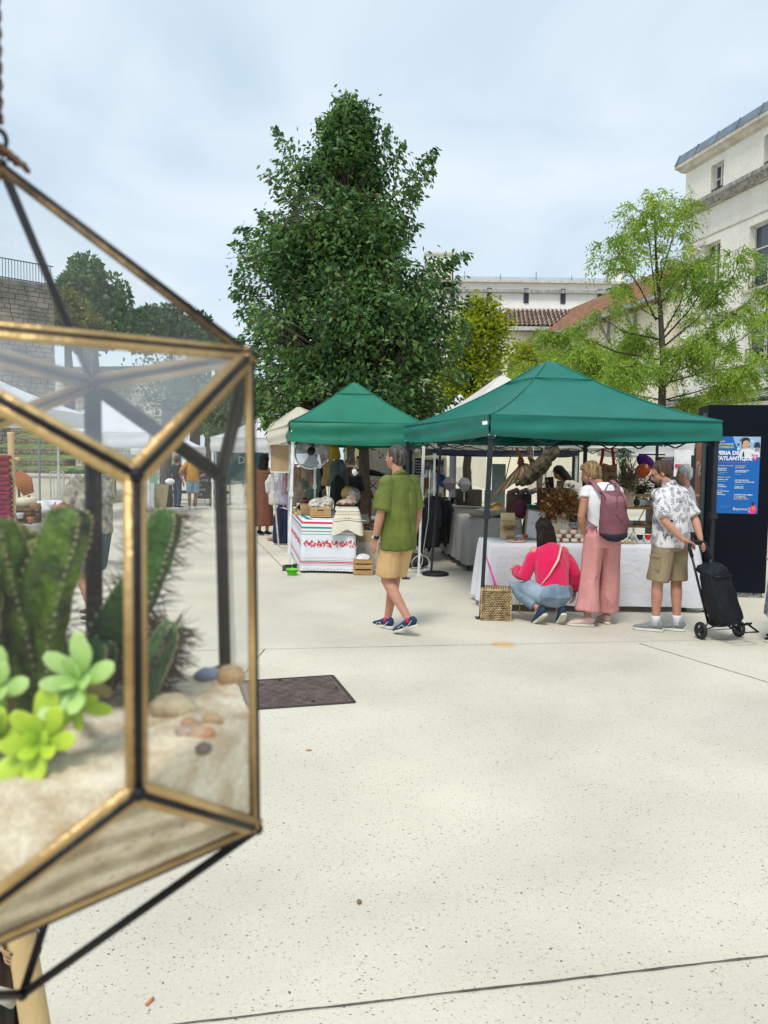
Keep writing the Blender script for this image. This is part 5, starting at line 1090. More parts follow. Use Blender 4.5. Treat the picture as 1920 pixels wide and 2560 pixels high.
# --- inside the large tent, left part
def cone_pack(u, v, Y, label, c):
 p = P(u, v, Y); o = thing('fabric_lantern', p, label, 'lantern'); q = MB(); q.lathe([(.02, -.14), (.05, -.12), (.13,.0), (.06,.10), (.02,.11)], n=6, closed=True); q.build('lantern_body', mat('lantern_%d' % u, c, var=.2), o, False); q = MB(); q.tube((0,0, -.14), (0,0, -.3),.012); q.build('stem', whitep, o, False)
cone_pack(1124,1207,13.4, 'dusty mauve faceted paper lantern left of the grey one', (.36,.30,.36)); cone_pack(1161,1210,13.4, 'pale grey faceted paper lantern right of the mauve one', (.48,.48,.52))
def onD(u, Y=13.9): return on(u, Y,.79)
for i, (u0, u1, v0, v1, Y, c, lb, nm) in enumerate([(1140,1166,1222,1262,14.0, (.12,.095,.08), 'brown cardboard box left of its twin on the far pale table', 'storage_box'), (1167,1203,1224,1264,13.9, (.15,.12,.10), 'grey brown box right of its twin on the far pale table', 'storage_box'),
  (1213,1232,1226,1272,13.4, (.32,.28,.24), 'tall pale carton standing right behind the black front pole', 'storage_box'), (1268,1325,1236,1292,12.2, (.14,.09,.075), 'wide brown display box below the hammock', 'display_box'), (1232,1262,1160,1202,17.0, (.20,.26,.25), 'sage green cabinet far behind the hammock', 'cabinet')]):
 a = P(u0, v1, Y); b = P(u1, v0, Y); base = min(a.z, a.z); box_thing(nm, lb, 'box', ((a.x+b.x)/2, Y, a.z if nm != 'cabinet' else 0), (b.x-a.x,.3, (b.z-a.z) if nm != 'cabinet' else b.z), mat('boxc_%d' % i, c, var=.15),0)
hb_ = on(1243,11.9, ZC+.01); o = thing('wooden_house', P(1244,1282,12.0)-Vector((0,0,.02)), 'small orange wooden house shaped box behind the folded linen', 'box'); q = MB(); q.add([(-.09,0,0), (.09,0,0), (.09,0,.11), (.0,0,.17), (-.09,0,.13), (-.09,.15,0), (.09,.15,0), (.09,.15,.11), (0,.15,.17), (-.09,.15,.13)], [(0,1,2,3,4), (9,8,7,6,5), (0,5,6,1), (1,6,7,2)]); q.build('house_body', woodo, o, False); q = MB(); q.bar((-.1,.075,.14), (0,.075,.185),.2,.01, up=(-.5,0,1)); q.bar((0,.075,.185), (.1,.075,.12),.2,.01, up=(.5,0,1)); q.build('roof', wood, o, False)
rng = random.Random(2)
for i in range(5):
 u = 1195+i*14; q = MB(); p = on(u,11.35+.12*(i % 2), ZC+.05); q.loft([p+Vector((-.12,0,0)), p+Vector((-.05,0,.02)), p+Vector((.05,0,.015)), p+Vector((.13,.02, -.01))], [(.05,.03), (.09,.045), (.09,.045), (.05,.03)],10, side=(0,1,0)); me = blobmesh(q,.015,2); wrinkle(me,.014,10, seed=i); tag(link_mesh('folded_linen', me, mat('linen_%d' % (i % 2), ((.30,.26,.21), (.40,.38,.33))[i % 2]), None, True, True), 'crumpled beige linen in the heap on the grey tablecloth', 'cloth', 'crumpled linens on the grey table')
# plastic tub and bags under table
p = G(1158,1392); o = thing('plastic_tub', p, 'clear plastic tub with blue base on the ground inside the large tent', 'tub'); q = MB(); q.lathe([(.10,.0), (.115,.02), (.15,.40), (.16,.41), (.16,.43), (.145,.43)], n=4); q.build('tub_body', plastic, o, False); q = MB(); q.box((0,0,.12), (.16,.16,.18)); q.build('blue_content', mat('dark_blue', (.02,.04,.10)), o, False, bevel=.02); q = MB(); q.ball((0,0,.28), (.09,.09,.07),10,7); q.build('white_content', whitep, o, False, True)
def sack(u, v, label, c, r_=(.2,.18,.15), nm='sack', seed=0):
 p = G(u, v); q = MB(); q.ball(p+Vector((0,0, r_[2]*.9)), r_,14,10); q.ball(p+Vector((.03,0, r_[2]*1.6)), (r_[0]*.5, r_[1]*.5, r_[2]*.5),10,7); me = blobmesh(q,.02,2); wrinkle(me,.03,7, seed=seed); o = link_mesh(nm, me, mat('sack_%d_%d' % (u, v), c), None, True, True); tag(o, label, 'bag')
sack(1125,1338, 'black bag with white print below the far pale table', (.02,.02,.022), (.26,.2,.26), seed=2); sack(1122,1318, 'tan fur like bundle on the black bag under the far table', (.30,.22,.13), (.22,.2,.14), seed=4); sack(1058,1352, 'dark red bag on the ground beside the black stand', (.12,.02,.02), (.2,.2,.2), seed=5)
sack(1000+28,1420, 'pile of dark shoes and straps behind the man in green at the pole foot', (.03,.03,.03), (.24,.15,.10), 'strap_pile',6)
# cable coil at white pole
cbl = thing('cable_coil', G(1048,1432), 'white electric cable coiled in loops at the right white pole foot', 'cable'); q = MB()
for k in range(4):
 r_ = .10+.03*k; q.loft([(-.08*k+.1+r_*math.cos(t),.02*k+.05*math.sin(t*2),.02+r_*(.9 if k % 2 else .15)*(1+math.sin(t))) for t in np.linspace(0,2*PI,21)], [.006]*21,5)
q.loft([(.05,0,.3), (.12,.02,.8), (.13,.03,1.5)], [.006]*3,5); q.build('cable', whitep, cbl, False, True)
# dark stand with round base
p = G(1078,1437); o = thing('pole_stand', p, 'tall black pole on a round black base right of the white tent pole', 'stand'); tp = P(1102,1112, p.y); q = MB(); q.loft([(0,0,0), (.22,0,0), (.22,0,0)], [.001]*3,3); q = MB(); q.lathe([(.001,0), (.19,0), (.19,.03), (.15,.045), (.001,.05)], (.06,0,0), n=24); q.build('base', black, o, False, True); q = MB(); q.bar((0,0,.04), tp-p,.032); q.build('pole', blackm, o, False); q = MB(); q.box(tp-p, (.1,.06,.05)); q.build('pole_head', blackm, o, False)
# black easels
for i, (u, v) in enumerate(((1085,1395), (1105,1380))):
 p = G(u, v); o = thing('easel', p, ('left' if i == 0 else 'right')+' one of two black crossed leg easels hung with dark cloths', 'easel', 'black easels');
 for a, b in (((-.25,0,0), (.2,.1,.95)), ((.3,0,0), (-.2,.1,.95)), ((-.25,.4,0), (.2,.3,.95)), ((.3,.4,0), (-.2,.3,.95))): q = MB(); q.bar(a, b,.035); q.build('leg', black, o, False)
 q = MB(); q.box((0,.2,.96), (.5,.45,.02)); q.build('top', black, o, False)
for i, (u, c, h) in enumerate([(1072, (.03,.03,.035),.8), (1086, (.02,.02,.02),.7), (1100, (.035,.033,.03),.75)]): garment(u,1243,12.4+.1*i,.36, h, c, ['first dark coat', 'second dark coat', 'third dark coat'][i]+' from the left hanging behind the black pole stand', 'coat', 'hanging_coat', 'dark coats behind the pole stand',50+i, depth=.1)
box_thing('storage_box', 'tall narrow brown box standing beside the white pole before the food truck', 'box', P(1068,1222,13.0), (.11,.1,.19), mat('boxc_b', (.17,.09,.03)),0)
# hammock cloth: striped sling
strp = nodes('striped_sling'); m_, t_, b_ = strp; n_ = t_.nodes.new; tc_ = n_('ShaderNodeUVMap'); sp_ = n_('ShaderNodeSeparateXYZ'); t_.links.new(tc_.outputs[0], sp_.inputs[0]); wv = n_('ShaderNodeMath'); wv.operation = 'FRACT'; ml = n_('ShaderNodeMath'); ml.operation = 'MULTIPLY'; ml.inputs[1].default_value = 4.0; t_.links.new(sp_.outputs[0], ml.inputs[0]); t_.links.new(ml.outputs[0], wv.inputs[0]); r_ = n_('ShaderNodeValToRGB'); r_.color_ramp.interpolation = 'CONSTANT'; e_ = r_.color_ramp.elements; e_[0].color = (.05,.035,.02,1); e_[1].position = .8; e_[1].color = (.22,.10,.03,1)
for pz, c_ in ((.25, (.16,.13,.07)), (.45, (.02,.02,.02)), (.6, (.20,.16,.10))): k_ = e_.new(pz); k_.color = (*c_,1)
t_.links.new(wv.outputs[0], r_.inputs[0]); t_.links.new(r_.outputs[0], b_.inputs['Base Color']); b_.inputs['Roughness'].default_value = .9
Yh = 12.0; ham = thing('hammock', P(1285,1165, Yh), 'brown striped hanging hammock sling slung diagonally from the tent frame', 'hammock')
c0, c1, c2 = P(1258,1222, Yh), P(1282,1192, Yh), P(1302,1160, Yh); q = MB()
def slf(u, v):
 p = c0.lerp(c1, v*2) if v < .5 else c1.lerp(c2, v*2-1); w_ = .05+.30*math.sin(PI*min(1, v*1.05))**.8*(1 if v < .9 else .8); a = PI*(u*1.15-.1)
 return p+Vector((w_*.75*math.cos(a), w_*math.sin(a)*-.8, -w_*.55*math.cos(a)*-1-.06*math.sin(PI*v)))+Vector((0,0,.006*math.sin(u*40)))
me_q = q.grid(slf,30,16); me = q.mesh('sling'); ul = me.uv_layers.new(name='UVMap')
for lp_ in me.loops: vi = lp_.vertex_index; ul.data[lp_.index].uv = ((vi % 31)/30, (vi//31)/16)
link_mesh('sling', me, m_, ham, True, True)
q = MB(); tpz = P(1290,1118, Yh); q.loft([c2, c2.lerp(tpz,.5)+Vector((.03,0,0)), tpz], [(.06,.03), (.03,.015), (.02,.012)],8); q.build('orange_strap', mat('burnt_orange', (.30,.09,.02)), ham, smooth=True); q = MB(); q.bar(c0, P(1282,1118, Yh),.035,.01); q.build('dark_strap', woodd, ham)
q = MB(); q.ball(c2+Vector((0, -.02,.02)), (.05,.05,.09),10,8); q.build('bunched_end', mat('burnt_orange_dark', (.16,.04,.015)), ham, smooth=True)
# driftwood trunk
dw = thing('driftwood_branch', P(1350,1170,11.6), 'thick knotted driftwood branch hanging diagonally under the large green tent', 'branch'); pts = [P(u, v,11.6) for u, v in ((1303,1208), (1318,1196), (1335,1182), (1352,1166), (1366,1148), (1378,1128), (1384,1112))]
q = MB(); q.loft(pts, [.045,.10,.095,.12,.10,.12,.08],12); q.loft([pts[2], pts[2]+Vector((-.05, -.02,.2)), P(1322,1118,11.6)], [.05,.035,.03],8); q.loft([pts[4], pts[4]+Vector((.05, -.05, -.05))], [.05,.02],8); q.loft([pts[0], pts[0]+Vector((-.06,0, -.02)), pts[0]+Vector((-.1,0,.08))], [.04,.025,.015],8); me = blobmesh(q,.012,2); wrinkle(me,.018,9, (1,1,1),3); link_mesh('branch_wood', me, mat('driftwood', (.05,.038,.026), var=.5, scale=14, bump=1, bscale=40, c2=(.13,.105,.06)), dw, True, True)
q = MB()
for x, z in ((.06,.0), (-.10, -.1)): q.bar(P(1350,1150,11.6)+Vector((x,0, z)), P(1350,1108,11.6)+Vector((x,0,0)),.006)
q.build('hanging_cord', whitep, dw)
# crates tall with slats
p = on(1384,11.2,.80); Z0 = P(1384,1306,11.2).z
crt = thing('slatted_crate', Vector((p.x,11.2, Z0)), 'tall dark brown slatted crate used as a display behind the picture frame', 'crate'); d = (.44,.28, P(1384,1222,11.2).z-Z0)
for i in range(7): q = MB(); q.box((-d[0]/2+.03+i*(d[0]-.06)/6, -.14, d[2]/2), (.045,.014, d[2]*(.99 if i % 2 else 1))); q.build('slat', woodd if i < 4 else mat('golden_slat', (.30,.17,.06)), crt, False)
for z in (.02, d[2]/2, d[2]-.02): q = MB(); q.box((0, -.125, z), (d[0],.014,.05)); q.build('rail', woodd, crt, False)
q = MB(); q.box((0,.1, d[2]/2), (d[0]-.02,.02, d[2])); q.build('back_panel', woodd, crt, False); q = MB(); q.box((0, -.01, d[2]+.006), (d[0],.26,.012)); q.build('top_board', woodd, crt, False)
zt2 = Z0+d[2]+.012; o = thing('black_card', on(1374,11.15, zt2), 'black card leaning upright on the tall slatted crate', 'card'); q = MB(); q.box((0,0,.08), (.12,.02,.16), Matrix.Rotation(-.1,3, 'Y')); q.build('card', black, o, False)
o = thing('wood_block', on(1401,11.15, zt2), 'small brown wooden cube on the tall slatted crate', 'block'); q = MB(); q.box((0,0,.055), (.085,.085,.11)); q.build('block', mat('block_brown', (.20,.13,.09)), o, False)
o = thing('phone_holder', on(1354,11.15, zt2), 'small pale wooden easel holder on the tall slatted crate', 'holder'); q = MB(); q.bar((0,0,0), (.01,0,.20),.02); q.bar((0,0,.02), (.06, -.01,.10),.02); q.build('holder', wood, o, False)
o = thing('black_pot', P(1316,1250,12.0), 'black angular sheet of a folded display left of the tall slatted crate', 'display'); q = MB(); q.box((0,0,0), (.13,.03,.2), Matrix.Rotation(-.15,3, 'Y')); q.build('panel', black, o, False)
o = box_thing('teal_crate', 'small teal plastic crate above the picture frame', 'crate', P(1340,1284,11.5), (.26,.18,.13), mat('teal_plastic', (.02,.20,.19), rough=.4),0, None, True)
q = MB(); q.ball(on(1303,11.3, ZC+.14), (.10,.09,.13),14,10); me = blobmesh(q,.012); wrinkle(me,.008,12); tag(link_mesh('maroon_pouf', me, mat('maroon', (.10,.02,.045)), None, True, True), 'maroon round fabric bag left of the picture frame', 'bag')
q = MB(); rng = random.Random(6)
q = MB()
for i in range(9):
 p_ = P(1275+i*8,1232-(i % 3)*3,12.2); q.ball(p_, (.05,.05,.045),7,5)
tag(q.build('dried_flowers', mat('dried_flower_mix', (.20,.12,.10), var=.6, scale=30, c2=(.30,.25,.30)), smooth=True), 'low heap of dried flower heads on the wide brown display box', 'flowers')

# --- goods on the pottery table
def onA(u, Y): return on(u, Y, ZA+.012)
def leaves_blob(root, c, n, size, spread, mt_, seed, up=.6, width=.4, name='flower_heads'):
 r_ = np.random.RandomState(seed); pos = np.array(c)+r_.normal(size=(n,3))*np.array(spread); d = pos-np.array(c)+np.array([0,0, up*spread[2]]); link_mesh(name, leaf_mesh(name, pos, d+r_.normal(size=(n,3))*.05, size*(.6+.8*r_.rand(n)), width, r_), mt_, root)
# pegboard with hanging tassels
p = onA(1276,8.75); o = thing('jewellery_board', p, 'pale wooden board hung with a row of dried flower tassels', 'display board'); q = MB(); q.box((-.02,0,.15), (.16,.014,.30)); q.build('board', mat('birch_ply', (.60,.48,.28), var=.08), o, False)
q = MB(); q.box((.0, -.03,.212), (.20,.012,.012)); q.build('peg_rail', wood, o, False); q = MB()
for i in range(8): q.bar((-.08+i*.025, -.04,.21), (-.08+i*.025, -.04,.15-.01*(i % 3)),.004)
q.build('cord', wood, o, False); leaves_blob(o, p+Vector((.0, -.045,.13)),260,.022, (.055,.012,.014), mat('dry_tassel', (.28,.18,.07), var=.5, scale=60),3, name='tassel')
q = MB(); q.loft([(-.04, -.05,.03), (.05, -.05,.03)], [(.018,.018)]*2,8, side=(0,1,0)); q.build('wooden_rest', wood, o, False)
# picture frame
p = onA(1338,8.8); o = thing('picture_frame', p, 'white pinboard in a gold frame leaning back on the pottery table', 'picture frame'); Mx = Matrix.Rotation(R(-9),3, 'X') @ Matrix.Rotation(R(7),3, 'Y'); wF, hF = .215,.33
q = MB(); q.box((0,0, hF/2), (wF-.02,.006, hF-.02)); q.v = [tuple(Mx @ Vector(v)) for v in q.v]; q.build('canvas', mat('white_canvas', (.72,.72,.77), var=.05), o, False)
for a, b in (((-wF/2,0,0), (wF/2,0,0)), ((-wF/2,0, hF), (wF/2,0, hF))): q = MB(); q.bar(Mx @ Vector(a), Mx @ Vector(b),.018,.016); q.build('frame_bar', mat('gilt', (.30,.24,.10), rough=.35, metal=.5), o, False)
for s in (-1,1): q = MB(); q.bar(Mx @ Vector((s*wF/2,0,.008)), Mx @ Vector((s*wF/2,0, hF-.008)),.018,.016); q.build('frame_bar', MC['gilt'], o, False)
text_part('Céramiques',.03, mat('faint_pink_ink', (.70,.52,.54)), o, frame_on(p+Mx @ Vector((-.075, -.008,.17)), (1,0,0)), name='faint_lettering')
for sd_, c_ in (((1300,8.72), cerred),):
 o = thing('red_heart', onA(1318,8.6), 'small red felt heart at the foot of the gold frame', 'ornament'); q = MB(); q.ball((-.012,0,.055),.018,8,6); q.ball((.012,0,.055),.018,8,6); q.loft([(0,0,.055), (0,0,.02)], [(.026,.015), (.004,.004)],8); me = blobmesh(q,.005,2); link_mesh('heart', me, cerred, o, False, True)
o = thing('glass_jar', onA(1303,8.62), 'low clear glass bowl between the flower board and the frame', 'glass bowl'); q = MB(); q.lathe([(.03,0), (.05,.02), (.055,.07), (.052,.07), (.046,.02), (.001,.008)], n=16); q.build('glass_wall', plastic, o, False, True)
q = MB(); q.lathe([(.001,.006), (.04,.006), (.045,.03), (.001,.035)], n=12); q.build('silver_content', steel, o, False)
o = thing('round_tray', onA(1294,8.5), 'round pink board scattered with small red trinkets', 'tray'); q = MB(); q.lathe([(.001,0), (.10,0), (.105,.012), (.09,.014), (.001,.012)], n=28); q.build('board', mat('pinkish_wood', (.60,.42,.32)), o, False, True)
rng = random.Random(4); tr_ = MB().ball((0,0,0), (.012,.012,.008),7,5).mesh('trinket'); tr_.materials.append(cerred); tr2 = tr_.copy(); tr2.materials.clear(); tr2.materials.append(wood)
for i in range(9): q = bpy.data.objects.new('trinket', tr_ if i % 2 else tr2); COL.objects.link(q); q.location = o.location+Vector((rng.uniform(-.07,.07), rng.uniform(-.05,.05),.021)); tag(q, 'tiny red or wooden trinket on the round pink board', 'trinket', 'trinkets on the round board')
# round vase
def pot(name, label, u, Y, prof, mt_=ceram, cat='vase', group=None, z=None, parts=()):
 o = thing(name, on(u, Y, ZA+.012 if z is None else z), label, cat, group); q = MB(); q.lathe(prof, n=28); q.build('pot_body', mt_, o, False, True); return o
o = pot('round_vase', 'big round cream vase with flared neck holding dried flowers',1405,8.75, [(.05,0), (.085,.03), (.112,.10), (.108,.17), (.075,.225), (.045,.245), (.055,.27), (.075,.29), (.068,.288), (.04,.25), (.02,.2)])
for s in (-1,1): q = MB(); q.ball((s*.075,0,.245), (.018,.014,.022),8,6); q.build('red_knob', cerred, o, False, True)
lm_dry = leafmat('dried_petals', (.14,.045,.015), (.42,.20,.06), (.6,.5,.25),.12,.8,.2); rootp = on(1405,9.0,0)
leaves_blob(o, o.location+Vector((0,0,.40)),1500,.045, (.085,.06,.07), lm_dry,5, width=.5)
q = MB(); rng = random.Random(5)
for i in range(22): a = rng.random()*6.28; q.loft([(0,0,.22), (.07*math.cos(a),.05*math.sin(a),.38), (.16*math.cos(a)*rng.random(),.09*math.sin(a),.42+.12*rng.random())], [.002]*3,3)
q.build('stem', wood, o, False)
# stacked cups with red handles
CG = 'cream cups stacked before the round vase'
cupme = MB().lathe([(.001,.004), (.032,0), (.040,.008), (.040,.042), (.036,.044), (.034,.010), (.001,.008)], n=18).mesh('cup_body'); cupme.materials.append(ceram); cupme.polygons.foreach_set('use_smooth', [True]*len(cupme.polygons))
hq = MB(); hq.loft([(-.040+.0*math.cos(t)-.018*math.sin(t),0,.022+.016*math.cos(t)) for t in np.linspace(0, PI,8)], [.005]*8,6, side=(0,1,0)); hme = hq.mesh('handle'); hme.materials.append(cerred)
spots = [(1395,0), (1418,0), (1440,0), (1462,0), (1400,1), (1424,1), (1448,1), (1412,2), (1436,2), (1404,0.0001), (1384,0), (1408,1.0001)]
for i, (u, l_) in enumerate(spots):
 back_ = l_ % 1 > 0; o = thing('cup', on(u,8.52+(.10 if back_ else 0), ZA+.012+int(l_)*.046), 'cream cup with red handle in the stack before the round vase', 'cup', CG); a = bpy.data.objects.new('cup_body', cupme); b = bpy.data.objects.new('handle', hme)
 for x in (a, b): COL.objects.link(x); x.parent = o
 o.rotation_euler = (0,0, (i*.7) % 1.2-.3)
o = pot('teapot', 'cream teapot with arched red handle and red base ring left of the woman in pink',1460,8.7, [(.001,.0), (.07,0), (.078,.03), (.066,.12), (.05,.165), (.05,.17), (.052,.175), (.001,.178)], cat='teapot')
q = MB(); q.loft([(-.10-.03*math.sin(t),0,.085+.05*math.cos(t)) if t > 0 else (-.06,0,.135) for t in np.linspace(0, PI,10)], [.009]*10,8, side=(0,1,0)); q.build('handle', cerred, o, False, True); q = MB(); q.lathe([(.074,.015), (.086,.022), (.086,.034), (.076,.04)], n=24); q.build('red_ring', cerred, o, False, True); q = MB(); q.lathe([(.02,.175), (.022,.21), (.001,.212)], n=12); q.build('lid_knob', whitep, o, False, True)
# objects on the back small table
zE = .81
o = pot('dark_basket', 'dark woven bowl of dried grass on the small back table',1442,10.9, [(.05,0), (.10,.04), (.115,.12), (.105,.12), (.09,.04), (.001,.01)], mat('dark_wicker', (.03,.03,.02), bump=.9, bscale=120), 'basket', z=zE); leaves_blob(o, o.location+Vector((0,0,.19)),420,.04, (.07,.05,.05), leafmat('dry_grass', (.20,.15,.09), (.40,.33,.20), None,0,.8,.2),6, width=.25)
o = pot('grey_lamp', 'grey cone lamp foot on the small back table',1430,10.75, [(.08,0), (.085,.01), (.03,.05), (.012,.1), (.012,.16)], mat('dark_grey_metal', (.05,.05,.06), rough=.3, metal=.5), 'lamp', z=zE)
o = pot('yellow_flower_vase', 'amber glass vase with yellow dried flowers behind the woman in pink',1465,10.9, [(.035,0), (.045,.02), (.03,.12), (.045,.16), (.04,.16), (.02,.1)], mat('amber_glass', (.30,.16,.02), rough=.2), 'vase', z=zE); leaves_blob(o, o.location+Vector((0,0,.24)),420,.035, (.06,.05,.05), leafmat('yellow_petal', (.35,.22,.02), (.55,.42,.08), None,0,.8,.3),7, width=.4)
o = pot('white_mug', 'small white mug beside the amber vase',1465,10.65, [(.001,.004), (.03,0), (.033,.08), (.03,.08), (.028,.01)], whitep, 'mug', z=zE)
# right part of the pottery table
rng = random.Random(12)
o = thing('shell_tray', onA(1560,8.48), 'flat tray of small cream shell ornaments between the woman in pink and the mugs', 'tray'); q = MB(); q.box((0,0,.006), (.28,.13,.012)); q.build('tray_board', wood, o, False)
shm = MB().loft([(0,0,0), (.008,0,.012), (.02,0,.008), (.028,0,0)], [.003,.010,.008,.002],7, side=(0,1,0)).mesh('shell'); shm.materials.append(ceram)
for i in range(26): q = bpy.data.objects.new('shell_ornament', shm); COL.objects.link(q); q.location = o.location+Vector((rng.uniform(-.13,.11), rng.uniform(-.055,.055),.018)); q.rotation_euler = (rng.random()*2,0, rng.random()*6); q.scale = (1.1,)*3; tag(q, 'tiny cream shell ornament heaped on the flat tray', 'ornament', 'shell ornaments on the tray')
for u, c_, lb in ((1603, black, 'white mug with black half moon front left of the red one'), (1623, cerred, 'white mug with red half moon front right of the black one')):
 o = pot('half_moon_mug', lb, u,8.5, [(.001,.004), (.034,0), (.042,.10), (.039,.10), (.032,.01)], whitep, 'mug')
 q = MB()
 def fr_(u_, v_): a = -PI/2+(u_-.5)*2.2*1.0; zz = .100-.062*v_*math.sqrt(max(0,1-(2*u_-1)**2)); r_ = .0345+.008*zz/.1+.0018; return Vector((r_*math.cos(a), r_*math.sin(a), zz))
 q.grid(fr_,12,6); q.build('half_moon', c_, o, False, True)
o = box_thing('card_holder', 'small orange wooden card holder behind the red half moon mug', 'holder', onA(1640,8.62), (.08,.05,.09), woodo,.2)
o = box_thing('price_stand', 'little brown stand with white card left of the black mug', 'stand', onA(1566,8.72), (.10,.04,.06), woodd, -.2); q = MB(); q.box((.02, -.02,.08), (.05,.004,.12), Matrix.Rotation(.15,3, 'Y')); q.build('white_card', whitep, o, False)
# wooden shelf unit
Ys = 9.6; sx0, sx1 = P(1560,1200, Ys).x, P(1652,1200, Ys).x; sh = thing('wooden_shelf', ((sx0+sx1)/2, Ys,0), 'open wooden shelf unit with bowls between woman in pink and man in patterned shirt', 'shelf')
for v in (1239,1270,1316): z = P(1600, v, Ys).z; q = MB(); q.box(((sx0+sx1)/2, Ys+.12, z), (sx1-sx0,.3,.028)); q.build('shelf_board', woodo, sh)
zt_ = P(1600,1236, Ys).z
for x in (sx0+.02, sx1-.02):
 for y in (Ys, Ys+.25): q = MB(); q.bar((x, y,0), (x, y, zt_),.025); q.build('upright', woodo, sh)
q = MB(); q.bar((sx0, Ys+.27,.3), (sx1, Ys+.27, zt_),.01); q.bar((sx1, Ys+.27,.3), (sx0, Ys+.27, zt_),.01); q.build('wire_brace', steel, sh)
z2 = P(1600,1270, Ys).z+.015; z3 = P(1600,1316, Ys).z+.015; z1 = P(1600,1239, Ys).z+.015
def lying_bowl():
 o = thing('ceramic_cylinder', on(1604,9.62, z2+.055), 'white ceramic cylinder pot lying on its side on the middle shelf', 'pot'); q = MB(); q.lathe([(.052, -.09), (.056, -.08), (.056,.07), (.05,.085), (.045,.08), (.048, -.05), (.001, -.06)], n=24); Mr = Matrix.Rotation(R(70),3, 'X') @ Matrix.Identity(3); Mr = Matrix.Rotation(R(-55),3, 'Z') @ Matrix.Rotation(R(90),3, 'X'); q.v = [tuple(Mr @ Vector(v)) for v in q.v]; q.build('pot_body', mat('celadon', (.55,.56,.48), rough=.3), o, False, True)
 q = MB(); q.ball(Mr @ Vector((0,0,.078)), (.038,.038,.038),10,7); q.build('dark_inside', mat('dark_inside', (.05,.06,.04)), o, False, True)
lying_bowl()
pot('white_pot', 'small white pot right of the lying cylinder on the middle shelf',1634,9.65, [(.04,0), (.045,.01), (.045,.075), (.04,.075), (.001,.02)], ceram, 'pot', z=z2)
for i, (u, c_, nm) in enumerate(((1578, (.35,.34,.30), 'pale grey'), (1592, (.12,.13,.15), 'slate'), (1606, (.28,.20,.13), 'rough brown'), (1636, (.14,.14,.15), 'dark flat'))):
 pot('ceramic_bowl', nm+' ceramic bowl on the lower shelf', u,9.6, [(.02,0), (.045,.02), (.055,.055), (.05,.055), (.03,.012)], mat('bowl_%d' % i, c_, rough=.5, var=.4, scale=30), 'bowl', z=z3)
o = pot('flower_print_vase', 'tall cream cylinder vase with faint orange blossoms left of the shelf',1573,9.5, [(.058,0), (.06,.01), (.06,.2), (.055,.2), (.001,.03)], mat('blossom_print', (.62,.52,.40), var=.1, scale=14, c2=(.68,.40,.26)), 'vase', z=z2); leaves_blob(o, o.location+Vector((0,0,.33)),900,.05, (.05,.05,.07), leafmat('heather', (.10,.04,.05), (.32,.26,.14), None,0,.8,.2),8, width=.25); q = MB()
for i in range(5): q.loft([(0,0,.1), (.02*(i-2),0,.4), (.03*(i-2),0,.55)], [.003]*3,3)
q.build('stem', wood, o, False)
o = pot('dark_plant_pot', 'dark leafy plant hanging low before the shelf under the orange beret',1603,9.9, [(.05,0), (.07,.1), (.06,.1)], black, 'plant', z=z1); leaves_blob(o, o.location+Vector((0,0,.08)),400,.06, (.07,.05,.08), leafmat('dark_plant', (.01,.02,.015), (.04,.06,.03), None,0,.5,.2),9, up=-1, width=.2)
# berets
stand = thing('beret_stand', on(1640,10.1,0), 'black metal stand carrying the berets', 'stand'); q = MB(); q.bar(on(1640,10.1,0), on(1640,10.1,2.0),.03); q.bar(on(1595,10.1,1.75), on(1660,10.1,1.75),.02); q.build('post', black, stand)
for i, (u, v, Y, c_, lb, ry, rr) in enumerate([(1613,1155,9.9, (.07,.01,.13), 'deep purple felt beret highest on the black stand', -35,.125), (1606,1177,9.8, (.62,.10,.02), 'orange felt beret under the deep purple one',35,.115), (1640,1195,10.0, (.62,.16,.30), 'pink felt beret partly behind the man in patterned shirt',20,.10), (1664,1168,10.2, (.16,.01,.10), 'plum felt beret above the head of the man in patterned shirt',10,.11)]):
 p = P(u, v, Y); o = thing('beret', p, lb, 'beret', 'berets on the black stand'); Mr = Matrix.Rotation(R(70),3, 'X') @ Matrix.Rotation(R(ry),3, 'Z'); q = MB(); q.lathe([(.06, -.02), (rr*.8, -.015), (rr,.008), (rr*.8,.035), (.03,.045), (.001,.046)], n=20); q.v = [tuple(Mr @ Vector((v_[0]*1.0, v_[1]*.75, v_[2]))) for v_ in q.v]; q.build('felt', mat('felt_%d' % i, c_, rough=.95, var=.25, scale=20, bump=.5), o, False, True)
 q = MB(); q.v = []; q.tube(Mr @ Vector((0,0,.044)), Mr @ Vector((0,0,.06)),.004); q.build('stalk', mat('felt_%d' % i, c_), o, False)
 if i == 1: q = MB(); q.box(Vector((.035, -.05,.06)), (.025,.003,.04)); q.build('price_tag', whitep, o, False)
q = MB();
